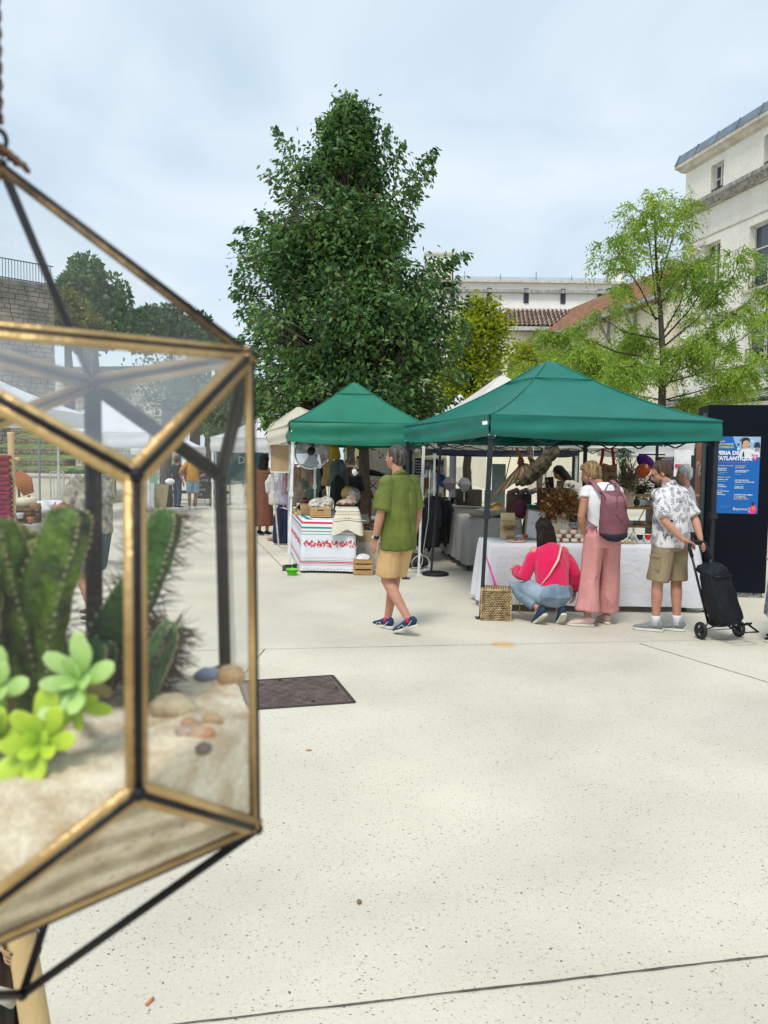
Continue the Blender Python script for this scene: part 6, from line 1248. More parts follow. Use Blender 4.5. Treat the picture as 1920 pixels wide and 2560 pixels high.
# jute bags
for i, (u, lb) in enumerate(((1490, 'jute bag with red handles left of the lettered jute bag'), (1524, 'lettered jute bag with red handle hanging beside its plain twin'))):
 p = P(u,1186,9.9); o = thing('jute_bag', p, lb, 'bag', 'jute bags under the large tent'); w_ = .19; h = .27 if i == 0 else .29; q = MB()
 def bgf(u_, v_): return Vector(((u_-.5)*w_*(1.05-.1*v_), -.05*math.sin(PI*u_)-.01*math.sin(u_*9), -h/2+h*v_-.03*v_*(1-abs(2*u_-1))))
 q.grid(bgf,14,8); q.grid(lambda a, b: bgf(1-a, b)*1+Vector((0,.07*math.sin(PI*a),0))+Vector((0,0,0)),14,8); q.build('bag_body', jute, o, False, True)
 q = MB(); s = 1 if i == 0 else -1; q.loft([(s*.00+.04, -.04, h/2-.03), (s*.02+.05, -.02, h/2+.10), (s*.03+.05,.0, h/2+.2)], [(.02,.004)]*3,6); q.build('handle', redc, o, False)
 if i == 1:
  text_part('BAYONNE',.035, mat('dark_brown_ink', (.08,.04,.02)), o, frame_on(p+Vector((-.075, -.062,.03)), (1,0,0)), sx=.8); text_part('(D',.10, mat('dark_brown_ink', (.08,.04,.02)), o, frame_on(p+Vector((-.05, -.062, -.09)), (1,0,0))); q = MB(); q.ball((-.055, -.055,.075), (.012,.003,.022),8,6); q.ball((-.035, -.055,.075), (.010,.003,.020),8,6); q.build('pepper_emblem', cerred, o, False, True)
# hanging fern
p = P(1560,1120,9.6); o = thing('hanging_fern', p, 'long trailing green plant hanging from the tent frame beside the jute bags', 'plant'); r_ = np.random.RandomState(3); n_ = 900; hz = r_.rand(n_); pos = np.array(p)+np.stack([r_.normal(size=n_)*(.035+.02*np.sin(hz*9)), r_.normal(size=n_)*.04, -.48*hz],1); link_mesh('foliage', leaf_mesh('foliage', pos, np.stack([r_.normal(size=n_)*.4, r_.normal(size=n_)*.4, -np.ones(n_)],1),.06*(.6+.7*r_.rand(n_)),.14, r_), leafmat('fern', (.01,.07,.03), (.05,.22,.08), None,0,.5,.3), o); q = MB(); q.bar((0,0,0), (0,0,.12),.006); q.build('hook', black, o, False)
# red white market banner behind beret stand
o = thing('price_banner', P(1706,1160,13), 'white sign with red bunting letters behind the grey haired visitor', 'sign'); q = MB(); q.box(P(1706,1158,13), (.28,.02,.45)); q.build('board', whitep, o); text_part('SOLDES',.07, cerred, o, frame_on(P(1688,1168,12.97), (1,0,0)), bold=.006)
o = thing('louvre_panel', P(1668,1160,13.4), 'grey slatted shutter panel behind the beret stand', 'shutter')
for i in range(6): q = MB(); q.box(P(1668,1148+i*8,13.4), (.18,.02,.035), Matrix.Rotation(.5,3, 'X')); q.build('slat', greym, o)
# wicker basket
bw = G(1244,1553); bk_ = thing('wicker_basket', G(1243,1552)+Vector((0,.12,0)), 'square woven straw basket on the ground beside the black front pole', 'basket'); bk_.rotation_euler = (0,0, -.12)
d = (.30,.26,.315); straw = mat('straw', (.34,.22,.10), var=.5, scale=25, bump=.5, bscale=120, c2=(.62,.47,.25)); q = MB(); q.box((0, -.0, d[2]/2), (d[0]-.03, d[1]-.03, d[2]-.01)); q.build('inner_wall', mat('straw_dark', (.26,.17,.08)), bk_, False)
q = MB(); rows_, cols_ = 17,11; rng = random.Random(9)
for f in range(4):
 L_ = d[0] if f % 2 == 0 else d[1]; M_ = Matrix.Rotation(f*PI/2,3, 'Z'); off = (d[1] if f % 2 == 0 else d[0])/2
 for r_ in range(rows_):
  for c_ in range(cols_):
   x = -L_/2+L_*(c_+.5+(.5 if r_ % 2 else 0)*1)/cols_
   if x > L_/2-.005: continue
   w_ = L_/cols_*.96; z = d[2]*(r_+.5)/rows_; a = M_ @ Vector((x-w_/2, -off+.010, z+rng.uniform(-.002,.002))); m2 = M_ @ Vector((x, -off-.004, z+rng.uniform(-.002,.002))); b = M_ @ Vector((x+w_/2, -off+.010, z)); q.loft([a, m2, b], [(.0055,.006), (.0085,.008), (.0055,.006)],5, side=(0,0,1), cap=False)
q.build('weave', straw, bk_, False, True, kind='stuff')
for s in (-1,1):
 for t in (-1,1): q = MB(); q.tube((s*d[0]/2, t*d[1]/2,0), (s*d[0]/2, t*d[1]/2, d[2]),.009); q.build('corner_cane', straw, bk_, False)
q = MB(); pr = [(-.15, -.13), (.15, -.13), (.15,.13), (-.15,.13)]
for i in range(4): a = pr[i]; b = pr[(i+1) % 4]; q.tube((*a, d[2]), (*b, d[2]),.012)
q.build('rim', straw, bk_, False, True)
q = MB()
for i in range(12): q.loft([(-.14+i*.025, -.13, d[2]+.004), (-.13+i*.024,0, d[2]+.014+.008*math.sin(i*2)), (-.14+i*.025,.13, d[2]+.004)], [.010]*3,5)
q.build('lid_weave', straw, bk_, False, True)
a = P(1211,1378,8.1); b = P(1243,1476,7.92); o = thing('pink_stick', b, 'bright pink umbrella stick leaning out of the straw basket', 'umbrella'); q = MB(); q.tube(a, b,.006,.016,8); q.build('furled_cloth', mat('bright_pink', (.72,.10,.35), rough=.6, bump=0), o, smooth=True); q = MB(); q.tube(a, a+(a-b).normalized()*.05,.008); q.build('tip', mat('bright_pink_pale', (.8,.35,.55)), o)
q = MB(); gg = G(1303,1537); q.bar(gg+Vector((0,.1,0)), gg+Vector((-.02,.0,.14)),.012); tag(q.build('tent_peg', mat('neon_yellow', (.55,.65,.05))), 'neon yellow peg under the white cloth beside the crouching woman', 'peg')

# --- black info column with posters
cl_ = [Vector((3.95,9.45,0)), Vector((4.69,9.35,0)), Vector((4.85,9.90,0)), Vector((4.035,9.99,0))]; Hc = P(1800,1011,9.4).z
col_ = thing('poster_column', (4.35,9.7,0), 'big black advertising column carrying the blue bullfight festival poster', 'advertising column')
navy = mat('blue_black_panel', (.003,.005,.010), rough=.5, var=.2, scale=2, bump=.05, bscale=4, spec=.12); q = MB(); q.add([c+Vector((0,0,.06)) for c in cl_]+[c+Vector((0,0, Hc)) for c in cl_], [(0,1,5,4), (1,2,6,5), (2,3,7,6), (3,0,4,7), (4,5,6,7), (3,2,1,0)]); q.build('casing', navy, col_, bevel=.012)
q = MB(); cm_ = sum(cl_, Vector())/4; q.add([c.lerp(cm_,.08) for c in cl_]+[c.lerp(cm_,.08)+Vector((0,0,.07)) for c in cl_], [(0,1,5,4), (1,2,6,5), (2,3,7,6), (3,0,4,7)]); q.build('base', mat('scuffed_base', (.02,.02,.02), var=.9, scale=40, c2=(.35,.35,.33)), col_)
fx = (cl_[1]-cl_[0]).normalized(); fnn = Vector((fx.y, -fx.x,0)); FLc = cl_[0]; Lf = (cl_[1]-cl_[0]).length
def uvF(u, v):   # point on the column's front face seen at (u, v)
 dd = ray(u, v); den = dd.dot(fnn); t = (FLc-Vector((0,0, CAMZ))).dot(fnn)/den; return Vector((0,0, CAMZ))+dd*t
pa, pb_ = uvF(1789,1091), uvF(1902,1092); pz0 = uvF(1850,1284).z; pz1 = pa.z
pw_ = (pb_-pa).length; ph_ = pz1-pz0; pst = thing('festival_poster', (pa+pb_)/2-Vector((0,0, ph_/2))+fnn*.004, 'bright blue festival poster with white lettering and bullfighter photo on the black column', 'poster')
O_ = Vector((pa.x, pa.y, pz0))+fnn*.004
def PP(x, y, o=0): return O_+fx*(x*pw_)+Vector((0,0, y*ph_))+fnn*o
def pshape(pts, name, c, o, lab=None):
 q = MB(); q.poly([PP(x, y, o) for x, y in pts]); return q.build(name, mat('print_%s' % name, c, rough=.4, bump=0, var=.04), pst)
pshape([(0,0), (1,0), (1,1), (0,1)], 'sheet', (.004,.12,.42),0)
pshape([(.38,1), (.45,.90), (.52,.84), (.60,.76), (.70,.72), (1,.735), (1,1)], 'crowd_photo', (.28,.45,.62),.001)
def ell(cx, cy, rx, ry, n=18, a0=0, a1=2*PI): return [(cx+rx*math.cos(t), cy+ry*math.sin(t)) for t in np.linspace(a0, a1, n, endpoint=a1 < 2*PI)]
rng = random.Random(1)
for i in range(14): x = rng.uniform(.5,.98); y = rng.uniform(.80,.98); pshape(ell(x, y,.03,.02,8), 'crowd_blot_%s' % ('pale' if i % 2 else 'deep'), ((.55,.65,.75) if i % 2 else (.03,.14,.30)),.0015+.0001*i)
pshape([(.52,.74), (.56,.82), (.66,.855), (.80,.845), (.92,.80), (.94,.735), (.7,.72)], 'white_jacket', (.70,.72,.75),.004); pshape([(.615,.80), (.64,.81), (.655,.74), (.60,.74)], 'dark_tie', (.02,.02,.03),.0044); pshape(ell(.67,.905,.085,.062), 'face', (.60,.33,.22),.0048); pshape([(.58,.90), (.585,.95), (.62,.985), (.70,.99), (.755,.97), (.765,.92), (.745,.94), (.68,.955), (.62,.94), (.60,.89)], 'dark_hair', (.02,.015,.012),.0052)
pshape(ell(.700,.915,.006,.003,8), 'eye', (.03,.02,.02),.0055); pshape(ell(.652,.915,.006,.003,8), 'eye', (.03,.02,.02),.0055); pshape(ell(.69,.872,.022,.005,8), 'mouth', (.50,.12,.10),.0055)
pshape(ell(.925,.845,.045,.035,12), 'second_face', (.42,.24,.17),.0048); pshape([(.85,.86), (.87,.92), (.96,.935), (.99,.90), (.99,.86)], 'second_hair', (.02,.03,.06),.0052); pshape([(.86,.74), (.88,.80), (.98,.80), (.99,.74)], 'second_shirt', (.7,.72,.75),.0050)
pshape([(.80,.775), (.96,.765), (.90,.685)], 'pink_triangle', (.75,.05,.28),.0058); pshape([(.83,.760), (.93,.755), (.89,.70)], 'rose_triangle', (.80,.35,.50),.0062)
white = mat('poster_white', (.75,.77,.80), rough=.5, bump=0, var=.02); gold = mat('poster_gold', (.55,.50,.30), rough=.5, bump=0); cyan = mat('poster_cyan', (.12,.40,.60), rough=.5, bump=0); viol = mat('poster_violet', (.40,.12,.50), rough=.5, bump=0)
def ptext(s, x, y, h, m_=white, bold=0, sx=1.0, sh=0): text_part(s, h*ph_*1.35, m_, pst, frame_on(PP(x, y,.003), fx), name='lettering', extrude=.0004, bold=bold, sx=sx*(1.10 if h > .025 else 1.3), shear=sh)
ptext('2024',.05,.925,.028, gold,.001); ptext('BAYONNE',.05,.888,.028, gold,.001); ptext('CORRIDAS',.05,.850,.028, gold,.001)
ptext('FERIA DE',.04,.765,.050, white,.003,.93); ptext("L'ATLANTIQUE",.02,.695,.050, white,.003,.90); ptext('QUI VRAIMENT AIME LIBREMENT',.04,.655,.016, viol,0,.95)
for i, (s, y, m_) in enumerate([('VENDREDI 30 AOÛT',.615, gold), ('NOVILLADA',.58, white), ('PIQUÉE 18H',.558, white), ('NOVILLOS DE',.527, cyan), ('L. PUNTA',.508, cyan), ('SAMEDI 31 AOÛT',.465, gold), ('CORRIDA 18H',.435, white), ('TOROS DE',.410, cyan), ('CORRIDA',.365, white), ('À 18 HEURES',.343, white), ('LA PEÑA',.305, cyan), ('LOS CASTILLOS',.285, white), ('CARTEL',.262, white), ('DIMANCHE',.240, white)]): ptext(s,.05, y,.013, m_,.0006,1.0)
for i, (s, y, m_) in enumerate([('DIMANCHE 1',.615, gold), ('SEPTEMBRE',.592, gold), ('11H NOVILLADA',.555, white), ('NON PIQUÉE',.537, white), ('FINALE',.505, cyan), ('18H GRANDIOSE',.430, white), ('CORRIDA DE CLÔTURE',.405, white), ('SEIS TOROS',.375, cyan), ('TOROS DE',.345, white), ('SANTIAGO',.327, white), ('CAMPO DE FERIA',.238, white), ('Y CASETAS',.210, white), ('ENTRÉE LIBRE',.185, gold)]): ptext(s,.46, y,.013 if y > .24 else .017, m_,.0006,1.0)
ptext('Bayonne*',.45,.045,.038, white,0,.95); ptext('RENSEIGNEMENTS',.16,.09,.009, cyan); ptext('BILLETTERIE',.16,.07,.009, cyan)
pshape([(.80,.03), (.84,.10), (.90,.13), (.96,.10), (.98,.05), (.92,0), (.82,0)], 'magenta_emblem', (.75,.04,.25),.003); pshape(ell(.89,.13,.035,.03,10), 'navy_emblem', (.02,.03,.10),.0034); pshape([(.79,.03), (.83,.06), (.82,.01)], 'yellow_emblem', (.75,.45,.08),.0034); pshape(ell(.90,.075,.035,.03,10), 'orange_emblem', (.75,.20,.05),.0038)
# orange poster on the left flank
sx_ = (cl_[0]-cl_[3]).normalized(); sn = Vector((-abs(sx_.y),0,0)); sn = Vector((sx_.y, -sx_.x,0)); sn = sn if sn.x < 0 else -sn
og = thing('orange_poster', cl_[3].lerp(cl_[0],.4)+Vector((0,0,1.3))+sn*.01, 'narrow terracotta poster with white script on the left flank of the black column', 'poster'); L2 = (cl_[0]-cl_[3]).length
def OP(x, z, o=.01): return cl_[3]+sx_*(x*L2)+Vector((0,0, z))+sn*o
zt1 = P(1745,1107,9.8).z; zb1 = P(1745,1283,9.8).z; zm1 = P(1745,1258,9.8).z
q = MB(); q.quad(OP(.05, zm1), OP(.82, zm1), OP(.82, zt1), OP(.05, zt1)); q.build('sheet', mat('terracotta_print', (.50,.16,.08), rough=.5, bump=0), og); q = MB(); q.quad(OP(.05, zb1,.009), OP(.82, zb1,.009), OP(.82, zm1,.009), OP(.05, zm1,.009)); q.build('white_footer', mat('pale_print', (.50,.50,.52)), og)
text_part("l'été",.26, mat('cream_print', (.70,.55,.42)), og, frame_on(OP(.16, zm1+.35,.012), sx_), sx=.75, bold=.004); text_part("à Bayonne",.06, mat('cream_print', (.70,.55,.42)), og, frame_on(OP(.16, zm1+.08,.012), sx_))
q = MB(); q.bar(OP(.88,0.05,.02), OP(.88, Hc-.1,.02),.05,.04); q.build('grey_edge', mat('slate_edge', (.06,.075,.085), rough=.4), col_)
# display panel grey below orange poster, behind patterned man
o = thing('grey_cabinet', (3.83,10.4,0), 'grey metal cabinet standing left of the black column', 'cabinet'); q = MB(); q.box((3.80,10.45,.55), (.35,.4,1.1)); q.build('cabinet_body', mat('cabinet_grey', (.16,.17,.17)), o, bevel=.01); q = MB(); q.box((3.80,10.245,.55), (.31,.01,1.0)); q.build('door', mat('cabinet_grey', (.16,.17,.17)), o)
# ================================================================ PEOPLE
V = Vector
def skinmat(name, c):
 m, t, b = nodes(name); n = t.nodes.new; l = t.links.new; tc = n('ShaderNodeTexCoord'); nz = n('ShaderNodeTexNoise'); nz.inputs['Scale'].default_value = 9; nz.inputs['Detail'].default_value = 5; l(tc.outputs['Object'], nz.inputs[0]); r = n('ShaderNodeValToRGB'); e = r.color_ramp.elements; e[0].position = .35; e[1].position = .7; e[0].color = (c[0]*.86, c[1]*.74, c[2]*.72,1); e[1].color = (*c,1); l(nz.outputs[0], r.inputs[0]); l(r.outputs[0], b.inputs['Base Color']); b.inputs['Roughness'].default_value = .55; b.inputs['Subsurface Weight'].default_value = .08; b.inputs['Subsurface Radius'].default_value = (.012,.004,.002); b.inputs['Specular IOR Level'].default_value = .35; return m
skinA = skinmat('skin_fair', (.50,.265,.18)); skinB = skinmat('skin_tan', (.40,.20,.125)); skinC = skinmat('skin_brown', (.24,.11,.065)); skinP = skinmat('skin_light', (.52,.31,.225))
def hand(q, wr, tip, palmdir, side, curl=.5, s=1.0):
 """five fingers closing a relaxed hand. wr wrist, tip direction, palmdir = way the palm faces, side=+1/-1 thumb side sign along cross"""
 wr = V(wr); t = V(tip).normalized(); p = (V(palmdir)-t*V(palmdir).dot(t)).normalized(); w = t.cross(p)*side
 q.loft([wr-t*.01, wr+t*.02, wr+t*.055, wr+t*.088], [(.024*s,.018*s), (.032*s,.017*s), (.040*s,.016*s), (.038*s,.013*s)],10, side=w)
 for i, (o, ln) in enumerate(((.031,.064), (.0105,.074), (-.0105,.068), (-.031,.053))):
  b = wr+t*(.082-.004*abs(i-1))+w*o*s; c = curl*(.8+.12*i); d1 = (t+p*c*.5).normalized(); d2 = (t*(1-c*.5)+p*c).normalized(); d3 = (t*(1-c)+p*c*1.25+w*0).normalized()
  a1 = b+d1*ln*.45*s; a2 = a1+d2*ln*.32*s; a3 = a2+d3*ln*.25*s
  q.loft([b-t*.012, b, a1, a2, a3], [.0085*s,.009*s,.0083*s,.0075*s,.0055*s],8, side=w)
 b = wr+t*.022+w*.026*s; m1 = b+(t*.6+w*.8+p*.35).normalized()*.035*s; m2 = m1+(t*.85+w*.25+p*.45).normalized()*.028*s; m3 = m2+(t*.9+p*.4).normalized()*.018*s
 q.loft([wr+t*.012+w*.012, b, m1, m2, m3], [.014*s,.0135*s,.0105*s,.009*s,.006*s],8, side=p)
def head(q, c, fwd_, up_, s=1.0, female=False):
 """c centre of the skull; face looks along fwd_"""
 f = V(fwd_).normalized(); u = (V(up_)-f*V(up_).dot(f)).normalized(); r = f.cross(u); M3 = Matrix((r, f, u)).transposed()
 def at_(x, y, z): return V(c)+M3 @ V((x*s, y*s, z*s))
 q.ball(at_(0, -.008,.025), (.074*s,.092*s,.088*s),18,12, M3); q.ball(at_(0,.02, -.03), (.062*s,.070*s,.075*s),16,10, M3)
 q.loft([at_(0,.035, -.05), at_(0,.062, -.082), at_(0,.070, -.094)], [(.045*s,.035*s), (.030*s,.024*s), (.018*s,.012*s)],10, side=r)      # jaw and chin
 q.loft([at_(0,.078,.022), at_(0,.098, -.008), at_(0,.105, -.024), at_(0,.085, -.034)], [.008*s,.011*s,.014*s,.010*s],8, side=r)                # nose
 q.ball(at_(0,.080, -.056), (.022*s,.012*s,.008*s),10,6, M3)        # lips
 q.loft([at_(-.035,.078,.026), at_(0,.088,.030), at_(.035,.078,.026)], [(.008*s,.006*s)]*3,8, side=u)     # brow
 for e in (-1,1):
  q.ball(at_(e*.030,.070,.006), (.013*s,.012*s,.009*s),8,6, M3); q.ball(at_(e*.075, -.004, -.008), (.009*s,.018*s,.030*s),10,8, M3); q.ball(at_(e*.045,.045, -.025), (.022*s,.026*s,.026*s),8,6, M3)
 return at_, M3
DEF = dict(hip=(.09,0,.93), knee=(.10,.02,.50), ankle=(.10,0,.085), sh=(.185,0,1.43), el=(.25, -.03,1.13), wr=(.27,.05,.88))
def person(label, loc, rz, sk, J=None, h=1.75, vox=.0075, hands=(.45,.45), hdir=(None, None), hpalm=(None, None), neck=None, headc=None, hf=(0,1,0), hu=(0,0,1), tors=None, build=1.0, nm='person', hs=1.0):
 root = thing(nm, (loc[0], loc[1],0), label, 'person', None, rz); S = h/1.75; J = J or {}
 def g_(k, s):
  v = J.get(k+('L' if s < 0 else 'R'))
  if v is None: v = DEF[k]; v = (v[0]*s, v[1], v[2])
  return V(v)*S
 K = {}
 for k in DEF:
  for s in (-1,1): K[k+('L' if s < 0 else 'R')] = g_(k, s)
 tors = [V(t)*S for t in (tors or [(0,0,.93), (0, -.01,1.08), (0,0,1.27), (0,0,1.42)])]
 nk = V(neck)*S if neck else tors[-1]+V((0,.01,.11))*S; hc_ = V(headc)*S if headc else nk+V((0,.025,.12))*S
 q = MB(); b = build
 q.loft([tors[0]-(tors[1]-tors[0])*.35, tors[0], tors[1], tors[2], tors[3], tors[3].lerp(nk,.55)], [(.12*b*S,.10*b*S), (.165*b*S,.12*b*S), (.145*b*S,.105*b*S), (.165*b*S,.115*b*S), (.155*S,.085*S), (.07*S,.06*S)],16, side=(K['shR']-K['shL']))
 q.loft([tors[3]+(nk-tors[3])*.3, nk, hc_+V((0, -.01, -.03))*S], [(.062*S,.06*S), (.054*S,.056*S), (.055*S,.058*S)],12)
 for s in 'LR':
  q.loft([K['hip'+s]+(K['hip'+s]-K['knee'+s])*.08, K['hip'+s].lerp(K['knee'+s],.3), K['hip'+s].lerp(K['knee'+s],.85), K['knee'+s], K['knee'+s].lerp(K['ankle'+s],.28), K['knee'+s].lerp(K['ankle'+s],.7), K['ankle'+s]], [.088*b*S,.083*b*S,.060*S,.056*S,.058*S,.042*S,.036*S],12)
  sh, el, wr = K['sh'+s], K['el'+s], K['wr'+s]; q.ball(sh,.052*S,10,8)
  q.loft([sh, sh.lerp(el,.4), sh.lerp(el,.85), el, el.lerp(wr,.25), el.lerp(wr,.7), wr], [.054*b*S,.050*b*S,.041*S,.040*S,.043*S,.033*S,.026*S],10)
  i = 0 if s == 'L' else 1; hd = V(hdir[i]) if hdir[i] else (wr-el); pd = V(hpalm[i]) if hpalm[i] else V((1 if s == 'L' else -1,0,0));
  t_ = hd.normalized(); p_ = (pd-t_*pd.dot(t_)).normalized(); w_ = t_.cross(p_); sd = 1 if w_.dot(V((0,1,.2))) > 0 else -1
  if hands[i] is not None: hand(q, wr, hd, pd, sd, hands[i], S)
  an = K['ankle'+s]; q.ball(an-V((0, -.02,.03)), (.036*S,.05*S,.04*S),8,6)
 at_, M3 = head(q, hc_, hf, hu, S*hs)
 me = blobmesh(q, vox,3); link_mesh('body', me, sk, root, False, True)
 return root, K, tors, nk, hc_, at_, M3, S
def cloth_part(root, name, q, vox, mt_, amp=.006, freq=6, stretch=(1,1,.6), seed=0, sm=3, label=None, taut=False):
 me = blobmesh(q, vox, sm); wrinkle(me, amp, freq, stretch, seed); o = link_mesh(name, me, mt_, root, False, True)
 if label: o['label'] = label
 return o
def shoe(root, an, toe, S, up_m, sole_m, pitch=0.0, lace=None, length=.27, side_stripe=None):
 """an: ankle point, toe: horizontal direction of the toe, pitch: heel raised (radians)"""
 d = V((toe[0], toe[1],0)).normalized(); r = V((d.y, -d.x,0)); M_ = Matrix((r, d, V((0,0,1)))).transposed(); Mp = M_ @ Matrix.Rotation(-pitch,3, 'X')
 o0 = V(an)-Mp @ V((0,0,.080*S)); f = lambda x, y, z: o0+Mp @ V((x*S, y*S, z*S)); L = length/.27
 q = MB(); q.loft([f(0, -.065*L,.045), f(0, -.045*L,.062), f(0,0,.062), f(0,.05*L,.050), f(0,.11*L,.036), f(0,.17*L,.028), f(0,.195*L,.024)], [(.022*S,.03*S), (.034*S,.046*S), (.037*S,.050*S), (.040*S,.040*S), (.046*S,.028*S), (.036*S,.020*S), (.014*S,.010*S)],14, side=Mp @ V((1,0,0))); q.loft([f(0, -.02,.06), f(0, -.025,.098)], [(.040*S,.05*S), (.041*S,.052*S)],12, side=Mp @ V((1,0,0)))
 me = blobmesh(q,.007,2); sh = link_mesh('shoe', me, up_m, root, False, True)
 q = MB(); pts = [(-.030, -.062), (0, -.078), (.030, -.062), (.036,0), (.040,.06), (.049,.115), (.040,.17), (.0,.205), (-.036,.17), (-.042,.115), (-.033,.05), (-.034,0)]
 a = [f(x, y*L, -.002) for x, y in pts]; b = [f(x, y*L,.024) for x, y in pts]; n = len(pts); q.add(a+b, [tuple(range(n-1, -1, -1)), tuple(range(n,2*n))]+[(i, (i+1) % n, n+(i+1) % n, n+i) for i in range(n)]); q.build('sole', sole_m, sh, False, bevel=.004) if False else None
 so_ = q.build('sole', sole_m, sh, False); md = so_.modifiers.new('b', 'BEVEL'); md.width = .006; md.segments = 2
 if lace is not None:
  q = MB()
  for k in range(4): y = .035+.022*k; z = .094-.012*k; q.loft([f(-.025, y, z-.012), f(0, y+.004, z), f(.025, y, z-.012)], [.003*S]*3,5)
  q.loft([f(0,.03,.10), f(-.02,.06,.085), f(-.03,.045,.08)], [.003]*3,5); q.build('lace', lace, sh, False)
 if side_stripe is not None:
  q = MB()
  for sx in (-1,1): q.loft([f(sx*.040, -.05*L,.070), f(sx*.046,.0,.030), f(sx*.050,.045,.030), f(sx*.046,.06,.055), f(sx*.050,.105*L,.035)], [(.004,.003)]*5,6)
  q.build('side_stripe', side_stripe, sh, False)
 return sh
def hair_cap(root, c, M3, S, mt_, drop=.0, back=.02, vol=.012, length=0, seed=0, amp=.006, freq=22, bald=False, curly=False, vox=.008, extra=None, hl=.02):
 q = MB(); at2 = lambda x, y, z: V(c)+M3 @ V((x*S, y*S, z*S)); v = vol
 q.ball(at2(0, -.018,.034), ((.076+v)*S, (.090+v)*S, (.088+v)*S),18,12, M3)
 q.ball(at2(0, -.048, -.015), ((.066+v)*S, (.050+v)*S, (.062+v)*S),16,10, M3)
 for e in (-1,1): q.ball(at2(e*.060, -.02,.005), (.020*S,.045*S,.045*S),8,7, M3)
 if extra: extra(q, at2)
 me = blobmesh(q, vox,2)
 # trim away from the face
 bm = bmesh.new(); bm.from_mesh(me); inv = M3.inverted()
 kill = []
 for f in bm.faces:
  p = inv @ (f.calc_center_median()-V(c)); p /= S
  if p.y > .045-.35*max(0,.06-p.z) and p.z < .075 and p.y > .0: kill.append(f)
 bmesh.ops.delete(bm, geom=kill, context='FACES'); bm.to_mesh(me); bm.free()
 wrinkle(me, amp, freq, (1,1,.35) if not curly else (1,1,1), seed, True); return link_mesh('hair', me, mt_, root, False, True)
def hairmat(name, c, c2): return mat(name, c, rough=.5, var=.4, scale=18, bump=1.0, bscale=70, stretch=(2.5,2.5,.35), c2=c2, spec=.25)
hgrey = hairmat('greying_hair', (.02,.016,.014), (.15,.13,.115)); hdark = hairmat('dark_hair_m', (.005,.003,.003), (.022,.011,.009)); hbrown = hairmat('brown_hair', (.045,.025,.014), (.12,.07,.04)); hblond = hairmat('highlighted_hair', (.09,.05,.022), (.42,.27,.13)); hwhite = hairmat('white_hair', (.35,.35,.35), (.65,.65,.63)); hblack = hairmat('black_hair', (.006,.005,.005), (.025,.018,.015))
def pw(u, v, Y): return P(u, v, Y)
# ---------- man in green shirt
a0 = R(42); gB = V((.135,7.22,0))
J = dict(hipL=(-.09,0,.93), kneeL=(-.075,.07,.50), ankleL=(-.03, -.20,.15), hipR=(.09,.0,.93), kneeR=(.06,.10,.50), ankleR=(.035,.17,.085), shL=(-.165,0,1.435), elL=(-.225,.0,1.14), wrL=(-.23,.07,.89), shR=(.165,0,1.435), elR=(.235, -.03,1.14), wrR=(.24,.04,.89))
man, K, T, nk, hc_, at_, M3, S = person('man in olive green shirt and tan shorts striding away past the small green tent', gB, a0, skinA, J,1.74,.0065, (.5,.6), hf=(-.25,1,.02), hu=(0,0,1), headc=(0,.05,1.655), neck=(0,.02,1.53), build=1.03)
gsh = mat('olive_linen', (.090,.125,.020), fold=.55, rough=.85, var=.16, scale=5, bump=.5, bscale=55, c2=(.145,.180,.036))
q = MB(); q.loft([V((0,.01,.80))*S, V((0,.01,.93))*S, V((0,.02,1.06))*S, V((0,.005,1.25))*S, V((0, -.005,1.38))*S, V((0, -.005,1.46))*S, V((0,0,1.492))*S], [(.188,.162), (.186,.166), (.176,.162), (.176,.146), (.180,.124), (.150,.096), (.076,.072)],20)
for s, sx in (('L', -1), ('R',1)): sh, el = K['sh'+s], K['el'+s]; q.ball(sh+V((-sx*.004,0, -.012)),.069,12,9); q.loft([sh+V((-sx*.04,0,.0)), sh.lerp(el,.35), sh.lerp(el,.88)], [(.066,.070), (.070,.076), (.073,.080)],14)
shirt = cloth_part(man, 'shirt', q,.009, gsh,.013,5.0, (1.3,1.3,.55),3)
q = MB(); q.loft([V((0, -.01,1.478))*S, V((0,.012,1.508))*S], [(.086,.080), (.071,.074)],16); q.build('collar', gsh, shirt, False, True)
q = MB(); q.loft([V((0, -.155,1.34)), V((0, -.168,1.1)), V((0, -.17,.95))], [(.006,.005)]*3,5); q.build('back_pleat', gsh, shirt, False, True)
tan = mat('tan_cotton', (.58,.37,.17), fold=.55, rough=.85, var=.1, scale=5, bump=.3, bscale=80)
q = MB(); q.loft([V((0,0,1.02)), V((0,0,.92)), V((0,0,.84))], [(.140,.11), (.155,.125), (.160,.135)],16)
for s in 'LR': hp, kn = K['hip'+s], K['knee'+s]; q.loft([hp+V((.0,0, -.02)), hp.lerp(kn,.5), hp.lerp(kn,.90)], [(.088,.115), (.096,.114), (.104,.110)],14)
cloth_part(man, 'shorts', q,.009, tan,.006,5, (1,1,.6),4)
hsock = mat('pink_sock', (.55,.02,.10)); bluem = mat('navy_suede', (.015,.04,.10), var=.3, scale=20); wsole = mat('white_sole', (.62,.60,.52), rough=.6, bump=0)
for s, pitch, toe in (('L', R(20), (-.22,1)), ('R', R(2), (.0,1))):
 an = K['ankle'+s]; shoe(man, an, toe, S, bluem, wsole, pitch, mat('pale_lace', (.35,.38,.42)),.29, wsole)
 q = MB(); q.tube(an+V((0, -.005, -.02)), an+V((0, -.003,.025)),.042,.040,12); q.build('sock', hsock, man, False, True)
def exg(q, a): pass
hr = hair_cap(man, hc_, M3, S, hgrey, vol=.007, seed=2, amp=.0025, freq=40)
q = MB(); q.ball(V(hc_)+M3 @ V((0, -.062,.100)), (.034,.028,.014),12,8, M3 @ Matrix.Rotation(R(35),3, 'X')); q.build('bald_patch', skinA, man, False, True)
